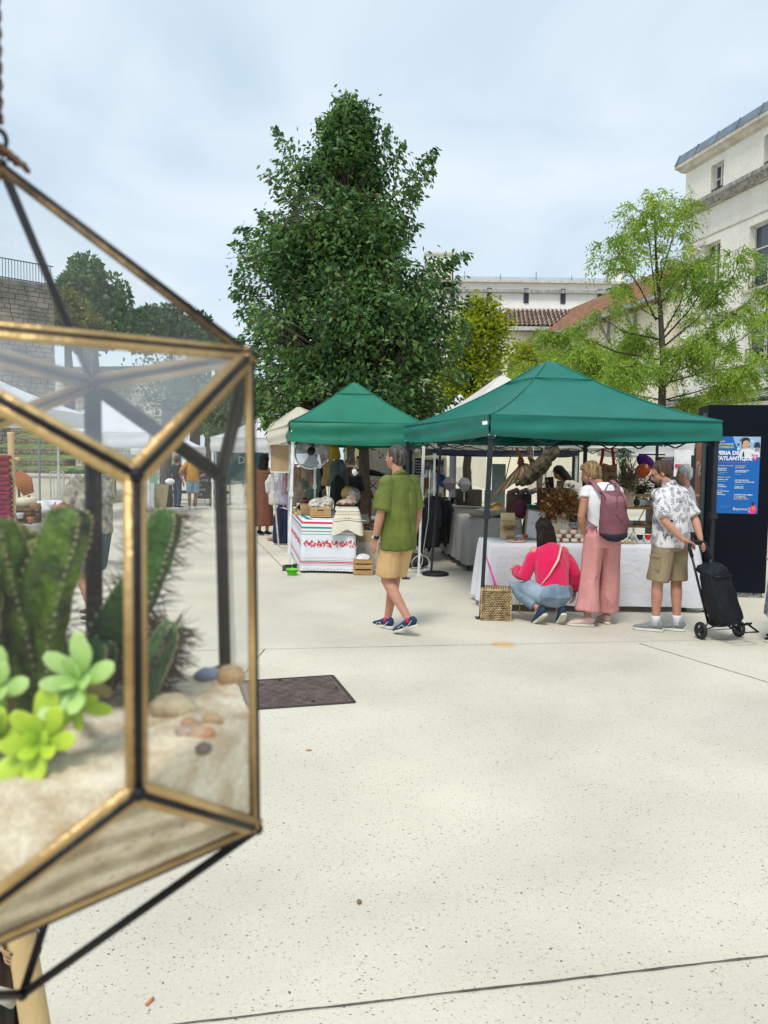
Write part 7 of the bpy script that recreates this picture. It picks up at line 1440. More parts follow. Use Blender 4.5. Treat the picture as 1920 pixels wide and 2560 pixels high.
q = MB(); w = K['wrL']; d = (K['wrL']-K['elL']).normalized(); q.loft([w-d*.045, w-d*.018], [(.034,.034)]*2,14); wt = q.build('watch_strap', black, man, False); q = MB(); q.ball(w-d*.03+V((-.034,0,0)), (.007,.018,.018),10,7); q.build('watch_face', steel, wt, False)
q = MB(); q.loft([at_(-.080,.0,.004), at_(-.078,.06,.010), at_(-.06,.085,.010)], [.002]*3,5); q.loft([at_(.080,.0,.004), at_(.078,.06,.010), at_(.06,.085,.010)], [.002]*3,5); q.build('glasses_arm', steel, man, False)

# ---------- man in patterned shirt
a1 = R(28); gP = V((2.78,7.42,0))
J = dict(hipL=(-.09,0,.93), kneeL=(-.13,.03,.49), ankleL=(-.125,.04,.085), hipR=(.09,0,.93), kneeR=(.105,.0,.49), ankleR=(.09, -.04,.085), shL=(-.168,.03,1.395), elL=(-.205, -.10,1.13), wrL=(-.08, -.24,.95), shR=(.168,.03,1.395), elR=(.225, -.10,1.14), wrR=(.15, -.24,.955))
man2, K, T, nk, hc_, at_, M3, S = person('bearded man in black and white leaf print shirt holding the trolley behind his back', gP, a1, skinA, J,1.68,.0065, (.9,.9), hf=(-.75,.62, -.42), hu=(-.25,.25,.9), headc=(-.045,.115,1.60), neck=(-.01,.06,1.495), build=1.06, hdir=((.75, -.35, -.35), (-.2, -.6, -.55)), hpalm=((0, -.4, -1), (-.5, -.2, -.8)), tors=[(0,0,.93), (0, -.01,1.08), (0,.0,1.27), (0,.02,1.40)])
m_, t_, b_ = nodes('leaf_print_cotton'); n = t_.nodes.new; l = t_.links.new; tc = n('ShaderNodeTexCoord'); fac = None
for k, (sc_, rot) in enumerate(((10.5,.6), (12,2.1), (9, -1.0))):
 mp = n('ShaderNodeMapping'); mp.inputs['Scale'].default_value = (sc_, sc_, sc_); mp.inputs['Rotation'].default_value = (.3*k, rot*.5, rot); mp.inputs['Location'].default_value = (k*3.1, k,0); l(tc.outputs['Object'], mp.inputs[0])
 vo = n('ShaderNodeTexVoronoi'); vo.inputs['Scale'].default_value = 1.0; l(mp.outputs[0], vo.inputs['Vector'])
 # each cell carries one feather: fine oblique strokes within a lens shape
 sb = n('ShaderNodeVectorMath'); sb.operation = 'SUBTRACT'; l(mp.outputs[0], sb.inputs[0]); l(vo.outputs['Position'], sb.inputs[1]); sp = n('ShaderNodeSeparateXYZ'); l(sb.outputs[0], sp.inputs[0])
 ab = n('ShaderNodeMath'); ab.operation = 'ABSOLUTE'; l(sp.outputs[0], ab.inputs[0]); st = n('ShaderNodeMath'); st.operation = 'MULTIPLY_ADD'; st.inputs[1].default_value = 1.0; l(ab.outputs[0], st.inputs[0]); l(sp.outputs[2], st.inputs[2])
 wv = n('ShaderNodeMath'); wv.operation = 'MULTIPLY'; wv.inputs[1].default_value = 52; l(st.outputs[0], wv.inputs[0]); sn_ = n('ShaderNodeMath'); sn_.operation = 'SINE'; l(wv.outputs[0], sn_.inputs[0]); g1_ = n('ShaderNodeMath'); g1_.operation = 'GREATER_THAN'; g1_.inputs[1].default_value = .15; l(sn_.outputs[0], g1_.inputs[0])
 dd = n('ShaderNodeMath'); dd.operation = 'MULTIPLY'; dd.inputs[1].default_value = 2.0; l(ab.outputs[0], dd.inputs[0]); az = n('ShaderNodeMath'); az.operation = 'ABSOLUTE'; l(sp.outputs[2], az.inputs[0]); sm_ = n('ShaderNodeMath'); sm_.operation = 'ADD'; l(dd.outputs[0], sm_.inputs[0]); l(az.outputs[0], sm_.inputs[1]); lt = n('ShaderNodeMath'); lt.operation = 'LESS_THAN'; lt.inputs[1].default_value = .42; l(sm_.outputs[0], lt.inputs[0])
 an_ = n('ShaderNodeMath'); an_.operation = 'MULTIPLY'; l(g1_.outputs[0], an_.inputs[0]); l(lt.outputs[0], an_.inputs[1])
 if fac is None: fac = an_.outputs[0]
 else: mxn = n('ShaderNodeMath'); mxn.operation = 'MAXIMUM'; l(fac, mxn.inputs[0]); l(an_.outputs[0], mxn.inputs[1]); fac = mxn.outputs[0]
mc_ = n('ShaderNodeMixRGB'); l(fac, mc_.inputs[0]); mc_.inputs[1].default_value = (.66,.64,.64,1); mc_.inputs[2].default_value = (.045,.045,.075,1); l(mc_.outputs[0], b_.inputs['Base Color']); b_.inputs['Roughness'].default_value = .85; leafprint = m_
q = MB(); q.loft([V((0,0,.83)), V((0,0,.93)), V((0,0,1.05)), V((0,.0,1.20)), V((0,.015,1.31)), V((0,.03,1.37)), V((0,.045,1.42))], [(.186,.154), (.188,.157), (.180,.156), (.177,.144), (.176,.124), (.146,.096), (.076,.072)],20)
for s, sx in (('L', -1), ('R',1)): sh, el = K['sh'+s], K['el'+s]; q.ball(sh+V((-sx*.004,0, -.012)),.069,12,9); q.loft([sh+V((-sx*.04,0,.0)), sh.lerp(el,.35), sh.lerp(el,.85)], [(.066,.070), (.069,.075), (.072,.078)],14)
shirt = cloth_part(man2, 'shirt', q,.009, leafprint,.011,5.5, (1.3,1.3,.6),11)
q = MB(); q.loft([V((0,.035,1.405)), V((0,.055,1.445))], [(.082,.078), (.068,.070)],16); q.build('collar', leafprint, shirt, False, True)
khaki = mat('khaki_cotton', (.27,.21,.125), fold=.55, rough=.85, var=.12, scale=5, bump=.3, bscale=80)
q = MB(); q.loft([V((0,0,.97)), V((0,0,.88)), V((0,0,.80))], [(.165,.125), (.175,.14), (.165,.135)],16)
for s in 'LR': hp, kn = K['hip'+s], K['knee'+s]; q.loft([hp+V((0,0,.04)), hp.lerp(kn,.5), hp.lerp(kn,.93)], [(.100,.118), (.098,.110), (.102,.108)],14)
sh_ = cloth_part(man2, 'shorts', q,.009, khaki,.006,5, (1,1,.6),14)
q = MB(); q.box(K['hipL'].lerp(K['kneeL'],.5)+V((-.098, -.02,0)), (.02,.11,.14)); q.build('cargo_pocket', khaki, sh_, False, bevel=.006); q = MB(); q.box(K['hipL'].lerp(K['kneeL'],.5)+V((-.106, -.02,.065)), (.02,.118,.03)); q.build('pocket_flap', khaki, sh_, False, bevel=.005)
grey_sh = mat('grey_mesh', (.20,.22,.22), var=.2, scale=40, bump=.5, bscale=200); wsock = mat('white_sock', (.70,.70,.74))
for s, toe in (('L', (-.62,.8)), ('R', (-.62,.8))):
 an = K['ankle'+s]; shoe(man2, an, toe, S, grey_sh, wsole,0, mat('pale_lace', (.35,.38,.42)),.30); q = MB(); q.loft([an+V((0,0, -.02)), an+V((0,0,.05)), an+V((0,0,.075))], [.044,.043,.046],12); q.build('sock', wsock, man2, False, True)
hair_cap(man2, hc_, M3, S, hbrown, vol=.009, seed=5, amp=.003, freq=38)
q = MB(); q.ball(at_(0,.055, -.075), (.050*S,.035*S,.036*S),12,8, M3); q.ball(at_(0,.03, -.065), (.061*S,.048*S,.03*S),12,8, M3); me = blobmesh(q,.008,1); wrinkle(me,.003,40); link_mesh('beard', me, mat('stubble', (.10,.07,.055), var=.4, scale=60), man2, False, True)
q = MB()
for e in (-1,1):
 q.loft([at_(e*.032+.020*math.cos(t),.094-.01*abs(math.cos(t)),.008+.016*math.sin(t)) for t in np.linspace(0,2*PI,13)], [.0022]*13,5); q.loft([at_(e*.053,.086,.010), at_(e*.078,.04,.010), at_(e*.083, -.01,.004)], [.0022]*3,5)
q.build('glasses', black, man2, False)
W_hL = man2.matrix_basis; WM2 = wm(man2)
handL = WM2 @ (K['wrL']+V((.75, -.35, -.35)).normalized()*.07); handR = WM2 @ (K['wrR']+V((-.2, -.6, -.55)).normalized()*.07)

# ---------- woman in pink trousers
a2 = R(14); gW = V((2.17,7.62,0))
J = dict(hipL=(-.085,0,.93), kneeL=(-.115,.02,.50), ankleL=(-.145, -.01,.085), hipR=(.085,0,.93), kneeR=(.115,.02,.50), ankleR=(.135,.10,.085), shL=(-.175,.04,1.41), elL=(-.255, -.02,1.16), wrL=(-.20,.02,.97), shR=(.175,.04,1.41), elR=(.235,.05,1.15), wrR=(.17,.20,1.02))
wo1, K, T, nk, hc_, at_, M3, S = person('short haired woman in white top and wide pink trousers wearing a mauve backpack', gW, a2, skinB, J,1.66,.0065, (None,.6), hf=(-.75,.62, -.35), hu=(-.2,.2,.95), headc=(-.075,.14,1.595), neck=(-.02,.07,1.50), build=.98, tors=[(0,0,.93), (0, -.01,1.08), (0,.01,1.27), (0,.03,1.41)])
pinkm = mat('pink_linen', (.56,.25,.235), fold=.55, rough=.85, var=.08, scale=6, bump=.35, bscale=90); wtop = mat('white_cotton', (.70,.69,.72), fold=.55, rough=.85, var=.06, bump=.3)
q = MB(); q.loft([V((0,0,1.03)), V((0,0,.95)), V((0, -.01,.88)), V((0, -.01,.80))], [(.135,.105), (.160,.125), (.178,.145), (.170,.145)],18)
for s, sx in (('L', -1), ('R',1)):
 hp, kn, an = K['hip'+s], K['knee'+s], K['ankle'+s]; q.loft([hp+V((0, -.01,.03)), hp.lerp(kn,.5)+V((0, -.005,0)), kn, kn.lerp(an,.5), V((an.x+sx*.005, an.y,.155))], [(.098,.125), (.090,.112), (.090,.106), (.102,.114), (.118,.122)],16)
tr_ = cloth_part(wo1, 'trousers', q,.009, pinkm,.011,4.5, (1.6,1.6,.35),21)
q = MB(); q.loft([V((0,0,.965)), V((0,0,1.08)), V((0,0,1.22)), V((0,.01,1.31)), V((0,.03,1.37)), V((0,.045,1.42))], [(.150,.125), (.150,.120), (.168,.128), (.182,.115), (.165,.09), (.070,.065)],18)
for s, sx in (('L', -1), ('R',1)): sh, el = K['sh'+s], K['el'+s]; q.ball(sh+V((-sx*.012,0,.004)),.067,12,9); q.loft([sh+V((-sx*.06,0,.01)), sh+V((sx*.005,0,.005)), sh.lerp(el,.22)], [(.062,.065), (.062,.07), (.058,.072)],12)
cloth_part(wo1, 'blouse', q,.009, wtop,.006,6, (1.3,1.3,.6),22)
bpk = mat('mauve_canvas', (.165,.06,.075), fold=.55, rough=.7, var=.15, scale=6, bump=.4, bscale=60); bpk2 = mat('mauve_canvas_light', (.27,.115,.13), rough=.7, var=.1, scale=6, bump=.3, bscale=60)
# backpack: something worn, top-level thing of its own
bp_ = thing('backpack', gW, 'mauve canvas backpack with front flap and carrying loops worn by the woman in pink', 'backpack', None, a2)
q = MB(); q.loft([V((0, -.20,.925)), V((0, -.215,.955)), V((0, -.215,1.08)), V((0, -.20,1.22)), V((0, -.175,1.31)), V((0, -.16,1.345))], [(.115,.075), (.140,.095), (.145,.10), (.130,.09), (.110,.075), (.085,.045)],18); cloth_part(bp_, 'bag_body', q,.01, bpk,.007,7, (1,1,1),31)
q = MB(); q.loft([V((0, -.20,.905)), V((0, -.215,.93)), V((0, -.215,.955))], [(.10,.065), (.142,.097), (.146,.101)],18); q.build('bag_base', mat('navy_webbing', (.015,.015,.03)), bp_, False, True)
q = MB(); q.grid(lambda u, v: V(((u-.5)*.225*(1-.06*v), -.13-.125*math.sin(min(1, v*1.6)*PI/2)-.03*math.cos((u-.5)*PI),1.362-.16*v**1.15)),12,10); q.grid(lambda u, v: V(((.5-u)*.225*(1-.06*v), -.126-.120*math.sin(min(1, v*1.6)*PI/2)-.03*math.cos((u-.5)*PI),1.356-.16*v**1.15)),12,10); q.build('flap', bpk2, bp_, False, True)
for pts in ([(-.075, -.15,1.345), (-.05, -.17,1.42), (.0, -.18,1.435), (.03, -.18,1.43), (.03, -.17,1.36)], ): q = MB(); q.loft([V(p) for p in pts], [.006]*len(pts),7); q.build('top_loop', bpk, bp_, False, True)
for pts in ([(.02, -.17,1.42), (-.01, -.275,1.30), (-.02, -.30,1.20)], [(.03, -.17,1.42), (.07, -.265,1.30), (.085, -.285,1.19)]): q = MB(); q.loft([V(p) for p in pts], [.0055]*3,7); q.build('closing_strap', bpk, bp_, False, True)
q = MB(); q.loft([V((-.04, -.315,1.15)), V((.02, -.325,1.07)), V((.075, -.305,1.15))], [.004]*3,6); q.build('front_seam', bpk, bp_, False)
for sx in (-1,1): q = MB(); q.loft([V((sx*.09, -.13,1.33)), V((sx*.115, -.07,1.40)), V((sx*.115,.03,1.455)), V((sx*.115,.12,1.39)), V((sx*.125,.15,1.25)), V((sx*.14,.10,1.10)), V((sx*.14, -.10,1.0))], [(.027,.008)]*7,10, side=(1,0,0)); q.build('shoulder_strap', bpk2, bp_, False, True)
q = MB(); q.loft([V((-.14, -.16,1.02)), V((-.16, -.17,.99)), V((-.155, -.17,.95))], [.004]*3,5); q.build('dangling_cord', black, bp_, False)
def exb(q, a):
 q.ball(a(0, -.06,.03), (.072*S,.055*S,.075*S),12,9, M3); q.ball(a(0,.03,.085), (.075*S,.05*S,.045*S),12,9, M3); q.ball(a(-.05,.03,.07), (.04*S,.05*S,.05*S),10,8, M3)
hair_cap(wo1, hc_, M3, S, hblond, vol=.017, seed=8, amp=.007, freq=20, extra=exb)
q = MB(); q.ball(at_(-.081,.0, -.045),.007,8,6); q.ball(at_(.081,.0, -.045),.007,8,6); q.build('earring', whitep, wo1, False, True)
psho = mat('blush_leather', (.58,.42,.36), rough=.6, var=.06)
for s, toe in (('L', (-.95,.45)), ('R', (.1,1))): shoe(wo1, K['ankle'+s], toe, S, psho, wsole,0, None,.27)

# ---------- crouching woman in magenta cardigan
a3 = R(12); gC = V((1.72,7.72,0));
J = dict(hipL=(-.10,0,.33), kneeL=(-.36,.20,.36), ankleL=(-.16, -.02,.17), hipR=(.10,0,.33), kneeR=(.16,.38,.42), ankleR=(.06, -.06,.17), shL=(-.165,.12,.74), elL=(-.27,.13,.47), wrL=(-.30,.30,.53), shR=(.165,.12,.74), elR=(.27,.06,.50), wrR=(.30,.10,.31))
wo2, K, T, nk, hc_, at_, M3, S = person('crouching woman in bright magenta cardigan and blue jeans before the pottery table', gC, a3, skinP, J,1.70,.0065, (.7,.7), hf=(-.05,1, -.15), hu=(-.05,.1,1), headc=(-.03,.21,.955), neck=(-.01,.16,.84), tors=[(0,0,.30), (0,.02,.44), (0,.07,.60), (0,.12,.74)], build=.92, hdir=((.3,.8,.35), (-.05,.15, -1)), hpalm=((.3,.2, -1), (-1,.2,0)))
mag = mat('magenta_knit', (.68,.005,.085), rough=.95, var=.12, scale=10, bump=.9, bscale=110, stretch=(1.6,1.6,.5), sheen=.3)
q = MB(); q.loft([V((0,.0,.345)), V((0,.01,.39)), V((0,.03,.49)), V((0,.065,.60)), V((0,.10,.70)), V((0,.125,.755)), V((0,.14,.80))], [(.165,.13), (.170,.135), (.175,.130), (.185,.125), (.182,.108), (.13,.085), (.07,.06)],20)
for s, sx in (('L', -1), ('R',1)): sh, el, wr = K['sh'+s], K['el'+s], K['wr'+s]; q.loft([sh+V((-sx*.05,0,0)), sh.lerp(el,.3), el, el.lerp(wr,.45), el.lerp(wr,.85), el.lerp(wr,.92)], [(.062,.066), (.064,.068), (.064,.066), (.066,.068), (.058,.060), (.040,.042)],14)
cg = cloth_part(wo2, 'cardigan', q,.008, mag,.007,8, (1.4,1.4,.4),41)
q = MB(); th = np.linspace(0,2*PI,65); q.loft([V((.172*math.cos(t),.0+.138*math.sin(t),.338+.006*(i % 2))) for i, t in enumerate(th)], [.009]*65,6); q.build('frilled_hem', mag, cg, False, True)
jean = mat('washed_denim', (.16,.24,.33), fold=.55, rough=.85, var=.3, scale=4, bump=.6, bscale=140, c2=(.33,.42,.50))
q = MB(); q.loft([V((0, -.01,.20)), V((0, -.025,.28)), V((0,0,.36)), V((0,.01,.40))], [(.13,.11), (.18,.16), (.165,.14), (.15,.12)],16)
for s, sx in (('L', -1), ('R',1)): hp, kn, an = K['hip'+s], K['knee'+s], K['ankle'+s]; q.loft([hp+V((0, -.02, -.02)), hp.lerp(kn,.5), kn+V((0,.01,0)), kn.lerp(an,.35)+V((0,0, -.01)), kn.lerp(an,.85)], [(.115,.11), (.098,.095), (.080,.078), (.072,.07), (.062,.06)],14)
cloth_part(wo2, 'jeans', q,.009, jean,.007,7, (1,1,1),42)
for s, toe, pt in (('L', (-.35,1), R(38)), ('R', (.12,1), R(42))): shoe(wo2, K['ankle'+s]+V((0, -.03, -.03)), toe, S, mat('dark_teal_canvas', (.015,.04,.075)), mat('cream_sole', (.55,.52,.43)), pt, wsole,.25)
def exlong(q, a):
 S_ = S;
 q.loft([a(0, -.035,.06), a(0, -.045,.0), a(0, -.05, -.07), a(0, -.052, -.15), a(0, -.045, -.20)], [(.085*S_,.06*S_), (.098*S_,.065*S_), (.108*S_,.06*S_), (.115*S_,.05*S_), (.112*S_,.035*S_)],18, side=M3 @ V((1,0,0)))
hair_cap(wo2, hc_, M3, S, hdark, vol=.012, seed=9, amp=.004, freq=24, extra=exlong)
q = MB(); q.loft([V((.12,.15,.79)), V((.07, -.01,.765)), V((.0, -.105,.66)), V((-.09, -.115,.52)), V((-.155, -.06,.40)), V((-.19,.0,.33))], [(.013,.004)]*6,8, side=(.7,0,.7)); cbg = thing('shoulder_bag', gC, 'small tan shoulder bag on a cream strap across the crouching woman', 'bag', None, a3); q.build('strap', mat('cream_strap', (.60,.50,.38)), cbg, False, True)
q = MB(); q.ball((-.20,.02,.33), (.055,.045,.065),12,9); me = blobmesh(q,.01,1); wrinkle(me,.006,15); link_mesh('bag_body', me, mat('tan_leather', (.36,.20,.14)), cbg, False, True)

# ---------- shopping trolley held by the man
wL = G(1751,1598); wR_ = G(1845,1592); tr = thing('shopping_trolley', (wL+wR_)/2, 'tilted two wheeled shopping trolley with black fabric bag held by the man in patterned shirt', 'trolley');
ax = (wR_-wL).normalized(); rw = .082; cL = wL+V((0,0, rw)); cR = wR_+V((0,0, rw)); mid = (cL+cR)/2; hnd = (handL+handR)/2; hax = (handR-handL).normalized()
bm_ = mat('black_powder_tube', (.012,.014,.02), rough=.35, bump=0); fb_ = mat('black_trolley_fabric', (.004,.006,.010), fold=.5, rough=.55, var=.4, scale=4, bump=.5, bscale=22, spec=.3)
for c in (cL, cR):
 q = MB(); ring = []
 side = ax; tt = [V((0,0,1))*math.cos(t)+ax.cross(V((0,0,1)))*math.sin(t) for t in np.linspace(0,2*PI,29)]
 q.loft([c+d_*(rw-.012) for d_ in tt], [(.016,.013)]*29,8, side=ax, cap=False); wh = q.build('wheel', mat('rubber_tyre', (.02,.02,.024), rough=.6), tr, smooth=True)
 q = MB(); q.loft([c-ax*.014, c+ax*.014], [.028,.028],14)
 for k in range(3):
  a_ = k*2*PI/3+.4; d_ = V((0,0,1))*math.cos(a_)+ax.cross(V((0,0,1)))*math.sin(a_); pe = ax.cross(d_); q.bar(c+d_*.02, c+d_*.062,.045,.016, up=ax)
 q.loft([c+d_*.060 for d_ in tt], [(.012,.008)]*29,6, side=ax, cap=False); q.build('rim', mat('black_plastic_hub', (.015,.015,.018), rough=.4), wh, smooth=False)
q = MB(); q.tube(cL, cR,.006); q.build('axle', steel, tr)
up = (hnd-mid); upn = up.normalized(); fr_dir = ax.cross(upn).normalized(); fr_dir = fr_dir if fr_dir.y < 0 else -fr_dir; out = V((fr_dir.x, fr_dir.y, fr_dir.z))
# the load side is away from the man: to the right and towards us
side_dir = ax.cross(upn).normalized()
if side_dir.z < 0: side_dir = -side_dir
bl, br = mid-ax*.11+upn*.07, mid+ax*.11+upn*.07
hl_, hr_ = handL+(handL-handR).normalized()*.03, handR+(handR-handL).normalized()*.03
for b_, h_ in ((bl, hl_), (br, hr_)):
 q = MB(); q.loft([b_, b_.lerp(h_,.5), h_-upn*.12], [.012,.012,.012],8); q.build('side_tube', bm_, tr, smooth=True); q = MB(); q.loft([h_-upn*.13, h_-upn*.04, h_+(hnd-h_)*.15+upn*.015], [.018,.018,.018],10); q.build('grip_end', mat('foam_grip', (.015,.015,.018), rough=.8), tr, smooth=True)
q = MB(); q.loft([hl_+upn*.0, hl_.lerp(hr_,.2)+upn*.022, hl_.lerp(hr_,.8)+upn*.022, hr_], [.019]*4,10); q.build('handle', MC['foam_grip'], tr, smooth=True)
q = MB(); c0 = mid+upn*.06+side_dir*.115; L_ = .52; q.loft([c0, c0+upn*.03, c0+upn*.25, c0+upn*.46, c0+upn*L_], [(.120,.085), (.138,.112), (.132,.108), (.120,.095), (.108,.085)],24, side=ax, fn=lambda th_, i: 1/max(abs(math.cos(th_)), abs(math.sin(th_)))**.55)
cloth_part(tr, 'fabric_bag', q,.012, fb_,.009,7, (1,1,1),61) if False else None
me = blobmesh(q,.012,3); wrinkle(me,.008,7, (1,1,1),61); link_mesh('fabric_bag', me, fb_, tr, True, True)
q = MB(); q.loft([c0+upn*(L_-.02)-side_dir*.02, c0+upn*(L_+.025)], [(.126,.110), (.112,.098)],24, side=ax, fn=lambda th_, i: 1/max(abs(math.cos(th_)), abs(math.sin(th_)))**.55); me = blobmesh(q,.012,3); wrinkle(me,.005,9); link_mesh('bag_lid', me, fb_, tr, True, True)
q = MB(); q.loft([c0+upn*(L_-.07)+side_dir*.108-ax*.10, c0+upn*(L_-.07)+side_dir*.115+ax*.10], [.012,.012],8); q.build('lid_strap', fb_, tr, smooth=True)
q = MB(); f0 = mid+upn*.02
ft = [bl, bl+side_dir*.2-upn*.02, bl+side_dir*.30-upn*.0, br+side_dir*.30, br+side_dir*.2-upn*.02, br]
q.loft(ft, [.011]*6,8); q.build('foot_hoop', bm_, tr, smooth=True)
q = MB(); q.loft([bl+side_dir*.24-upn*.0, bl+side_dir*.36-upn*.075, br+side_dir*.36-upn*.075, br+side_dir*.24-upn*.0], [.010]*4,8); q.build('stand_hoop', bm_, tr, smooth=True)
for b_, c in ((bl, cL+ax*.02), (br, cR-ax*.02)): q = MB(); q.tube(b_, c,.009); q.tube(b_+side_dir*.2, c,.006); q.build('axle_strut', bm_, tr)

# ---------- simpler background people (still jointed, one skin each)
def simple_person(label, loc, rz, sk, h, top, bottom, hair, J=None, shoes=black, skirt=False, shorts=False, sleeves=.4, vox=.012, tors=None, headc=None, neck=None, hf=(0,1,0), hu=(0,0,1), longhair=False, amp=.008, hem=.30, build=1.0, curly=False, hands=(.4,.4)):
 root, K, T, nk, hc_, at_, M3, S = person(label, loc, rz, sk, J, h, vox, hands, tors=tors, headc=headc, neck=neck, hf=hf, hu=hu, build=build)
 T0, T1, T2, T3 = T
 q = MB(); q.loft([T0+(T1-T0)*(-.15), T0.lerp(T1,.6), T2, T3, T3.lerp(nk,.5)], [(.185*S*build,.145*S*build), (.175*S*build,.135*S*build), (.185*S*build,.13*S*build), (.17*S,.10*S), (.07*S,.065*S)],16, side=(K['shR']-K['shL']))
 for s, sx in (('L', -1), ('R',1)):
  sh, el, wr = K['sh'+s], K['el'+s], K['wr'+s]
  q.ball(sh,.068*S,10,8)
  if sleeves > 1: q.loft([sh, el, el.lerp(wr, sleeves-1)], [.066*S,.056*S,.046*S],10)
  elif sleeves > 0: q.loft([sh+(T3-sh)*.3, sh.lerp(el,.35), sh.lerp(el, sleeves*2)], [.07*S,.07*S,.072*S],10)
 cloth_part(root, 'top', q, vox, top, amp,5, (1.2,1.2,.6), int(h*1000) % 17)
 q = MB()
 if skirt:
  zt_ = T0.z+.12*S; q.loft([V((T0.x, T0.y, zt_)), V((T0.x, T0.y, T0.z-.05)), V((T0.x, T0.y, (T0.z+hem)/2)), V((T0.x, T0.y, hem))], [(.15*S,.12*S), (.19*S,.15*S), (.22*S,.18*S), (.25*S,.21*S)],20); cloth_part(root, 'skirt', q, vox, bottom, amp*1.6,5, (2,2,.15),5)
 else:
  q.loft([T0+V((0,0,.1))*S, T0, T0-V((0,0,.09))*S], [(.155*S,.12*S), (.175*S,.135*S), (.165*S,.13*S)],14)
  for s in 'LR':
   hp, kn, an = K['hip'+s], K['knee'+s], K['ankle'+s]
   if shorts: q.loft([hp, hp.lerp(kn,.5), hp.lerp(kn,.92)], [(.10*S,.11*S)]*3,12)
   else: q.loft([hp, kn, an+V((0,0,.03))], [(.098*S,.105*S), (.075*S,.078*S), (.062*S,.065*S)],12)
  cloth_part(root, 'shorts' if shorts else 'trousers', q, vox, bottom, amp,6, (1,1,.6),7)
 for s in 'LR': shoe(root, K['ankle'+s], (0,1), S, shoes, wsole,0)
 ex = None
 if longhair:
  def ex(q, a): q.loft([a(0, -.03,.05), a(0, -.05, -.05), a(0, -.06, -.16), a(0, -.06, -.26)], [(.09*S,.07*S), (.11*S,.075*S), (.11*S,.065*S), (.07*S,.04*S)],14, side=M3 @ V((1,0,0)))
 hair_cap(root, hc_, M3, S, hair, vol=.03 if curly else .012, seed=3, amp=.012 if curly else .004, freq=25, extra=ex, curly=curly, vox=.012)
 return root
def gp(u, v): p = G(u, v); return V((p.x, p.y,0))
brownd = mat('rust_brown_dress', (.16,.065,.04), rough=.9, var=.12); must = mat('mustard_top', (.45,.22,.025), rough=.9)
simple_person('woman in long rust brown dress with dark curly hair beside the cream tent', gp(658,1338), R(-25), skinB,1.68, brownd, brownd, hblack, J=dict(elR=(.24,.08,1.16), wrR=(.18,.30,1.08)), skirt=True, hem=.22, sleeves=.42, curly=True, longhair=True)
lden = mat('pale_denim', (.24,.33,.45), var=.2); jdk = mat('dark_denim', (.03,.06,.12), var=.2)
simple_person('man in mustard t-shirt and pale denim shorts with hands on hips by the blackboard', gp(482,1274), R(20), skinB,1.76, must, lden, hgrey, J=dict(elR=(.42, -.05,1.16), wrR=(.20,.02,1.02), elL=(-.40, -.05,1.16), wrL=(-.20,.02,1.02)), shorts=True, shoes=whitep, build=1.05)
simple_person('woman in black top and dark jeans with a white apron left of the mustard t-shirt', gp(443,1270), R(-40), skinB,1.64, mat('black_top', (.015,.016,.02)), jdk, hbrown, sleeves=.42)
ap = thing('shoulder_bag', gp(443,1270)+V((-.1, -.12,.0)), 'white bag hanging at the hip of the woman in black top and jeans', 'bag'); q = MB(); q.ball((-.08, -.06,.86), (.16,.09,.10),12,8); me = blobmesh(q,.02,2); wrinkle(me,.01,10); link_mesh('bag_body', me, whitep, ap, False, True)
mo = thing('sling_bag', gp(466,1273), 'maroon sling bag at the left side of the man in mustard t-shirt', 'bag'); q = MB(); q.ball((.0,.0,1.2), (.12,.08,.28),12,9); me = blobmesh(q,.02,2); link_mesh('bag_body', me, mat('maroon_bag', (.20,.02,.06)), mo, False, True)
floral = mat('floral_sand_print', (.20,.24,.24), var=.6, scale=16, c2=(.52,.46,.36), detail=6); gsho = mat('teal_grey_shorts', (.055,.09,.11))
simple_person('person in sand floral shirt and teal shorts seen through the glass past the cactus', gp(237,1552), R(55), skinB,1.70, floral, gsho, hbrown, J=dict(kneeL=(-.10,.08,.50), ankleL=(-.10, -.12,.09), kneeR=(.09,.12,.5), ankleR=(.10,.20,.085), elL=(-.24,.10,1.18), wrL=(-.20,.33,1.15), elR=(.24,.10,1.18), wrR=(.14,.34,1.10)), shorts=True, shoes=mat('dark_brown_shoe', (.05,.03,.02)), build=1.08, sleeves=.44)
hbg = thing('brown_handbag', gp(195,1545), 'brown leather handbag held in front of the person in floral shirt', 'handbag'); q = MB(); q.ball((.0,.0,1.05), (.10,.13,.12),12,9); me = blobmesh(q,.012,2); wrinkle(me,.012,10); link_mesh('bag_body', me, mat('brown_leather', (.17,.06,.03), rough=.4), hbg, False, True); q = MB(); q.loft([V((-.02, -.1,1.12)), V((0,0,1.26)), V((.02,.1,1.12))], [.010]*3,6); q.build('handle', MC['brown_leather'], hbg, False)
reddr = mat('red_lace_costume', (.45,.02,.05), var=.5, scale=9, c2=(.70,.60,.60), detail=3)
simple_person('woman in red and white lace folk dress seen through the right glass pane', gp(628,1275), R(10), skinB,1.62, mat('red_bodice', (.50,.02,.05), var=.2), reddr, hdark, skirt=True, hem=.2, sleeves=.42)
q = MB(); gq = gp(628,1275)
for k in range(16): t = k/15*2*PI; q.box(gq+V((.20*math.cos(t),.16*math.sin(t),1.30)), (.03,.02,.07)); q.box(gq+V((.23*math.cos(t),.18*math.sin(t),.95)), (.035,.02,.06))
lc = q.build('lace_trim', whitep); lc.parent = [o for o in COL.objects if o.get('label', '').startswith('woman in red')][0]; lc.data.transform(wm(lc.parent).inverted())
simple_person('man in white t-shirt with blue back bag at the food truck hatch', gp(1085,1330)*1.05, R(10), skinB,1.66, mat('white_tshirt', (.72,.72,.78)), mat('sage_trousers', (.25,.30,.20)), hdark, sleeves=.42)
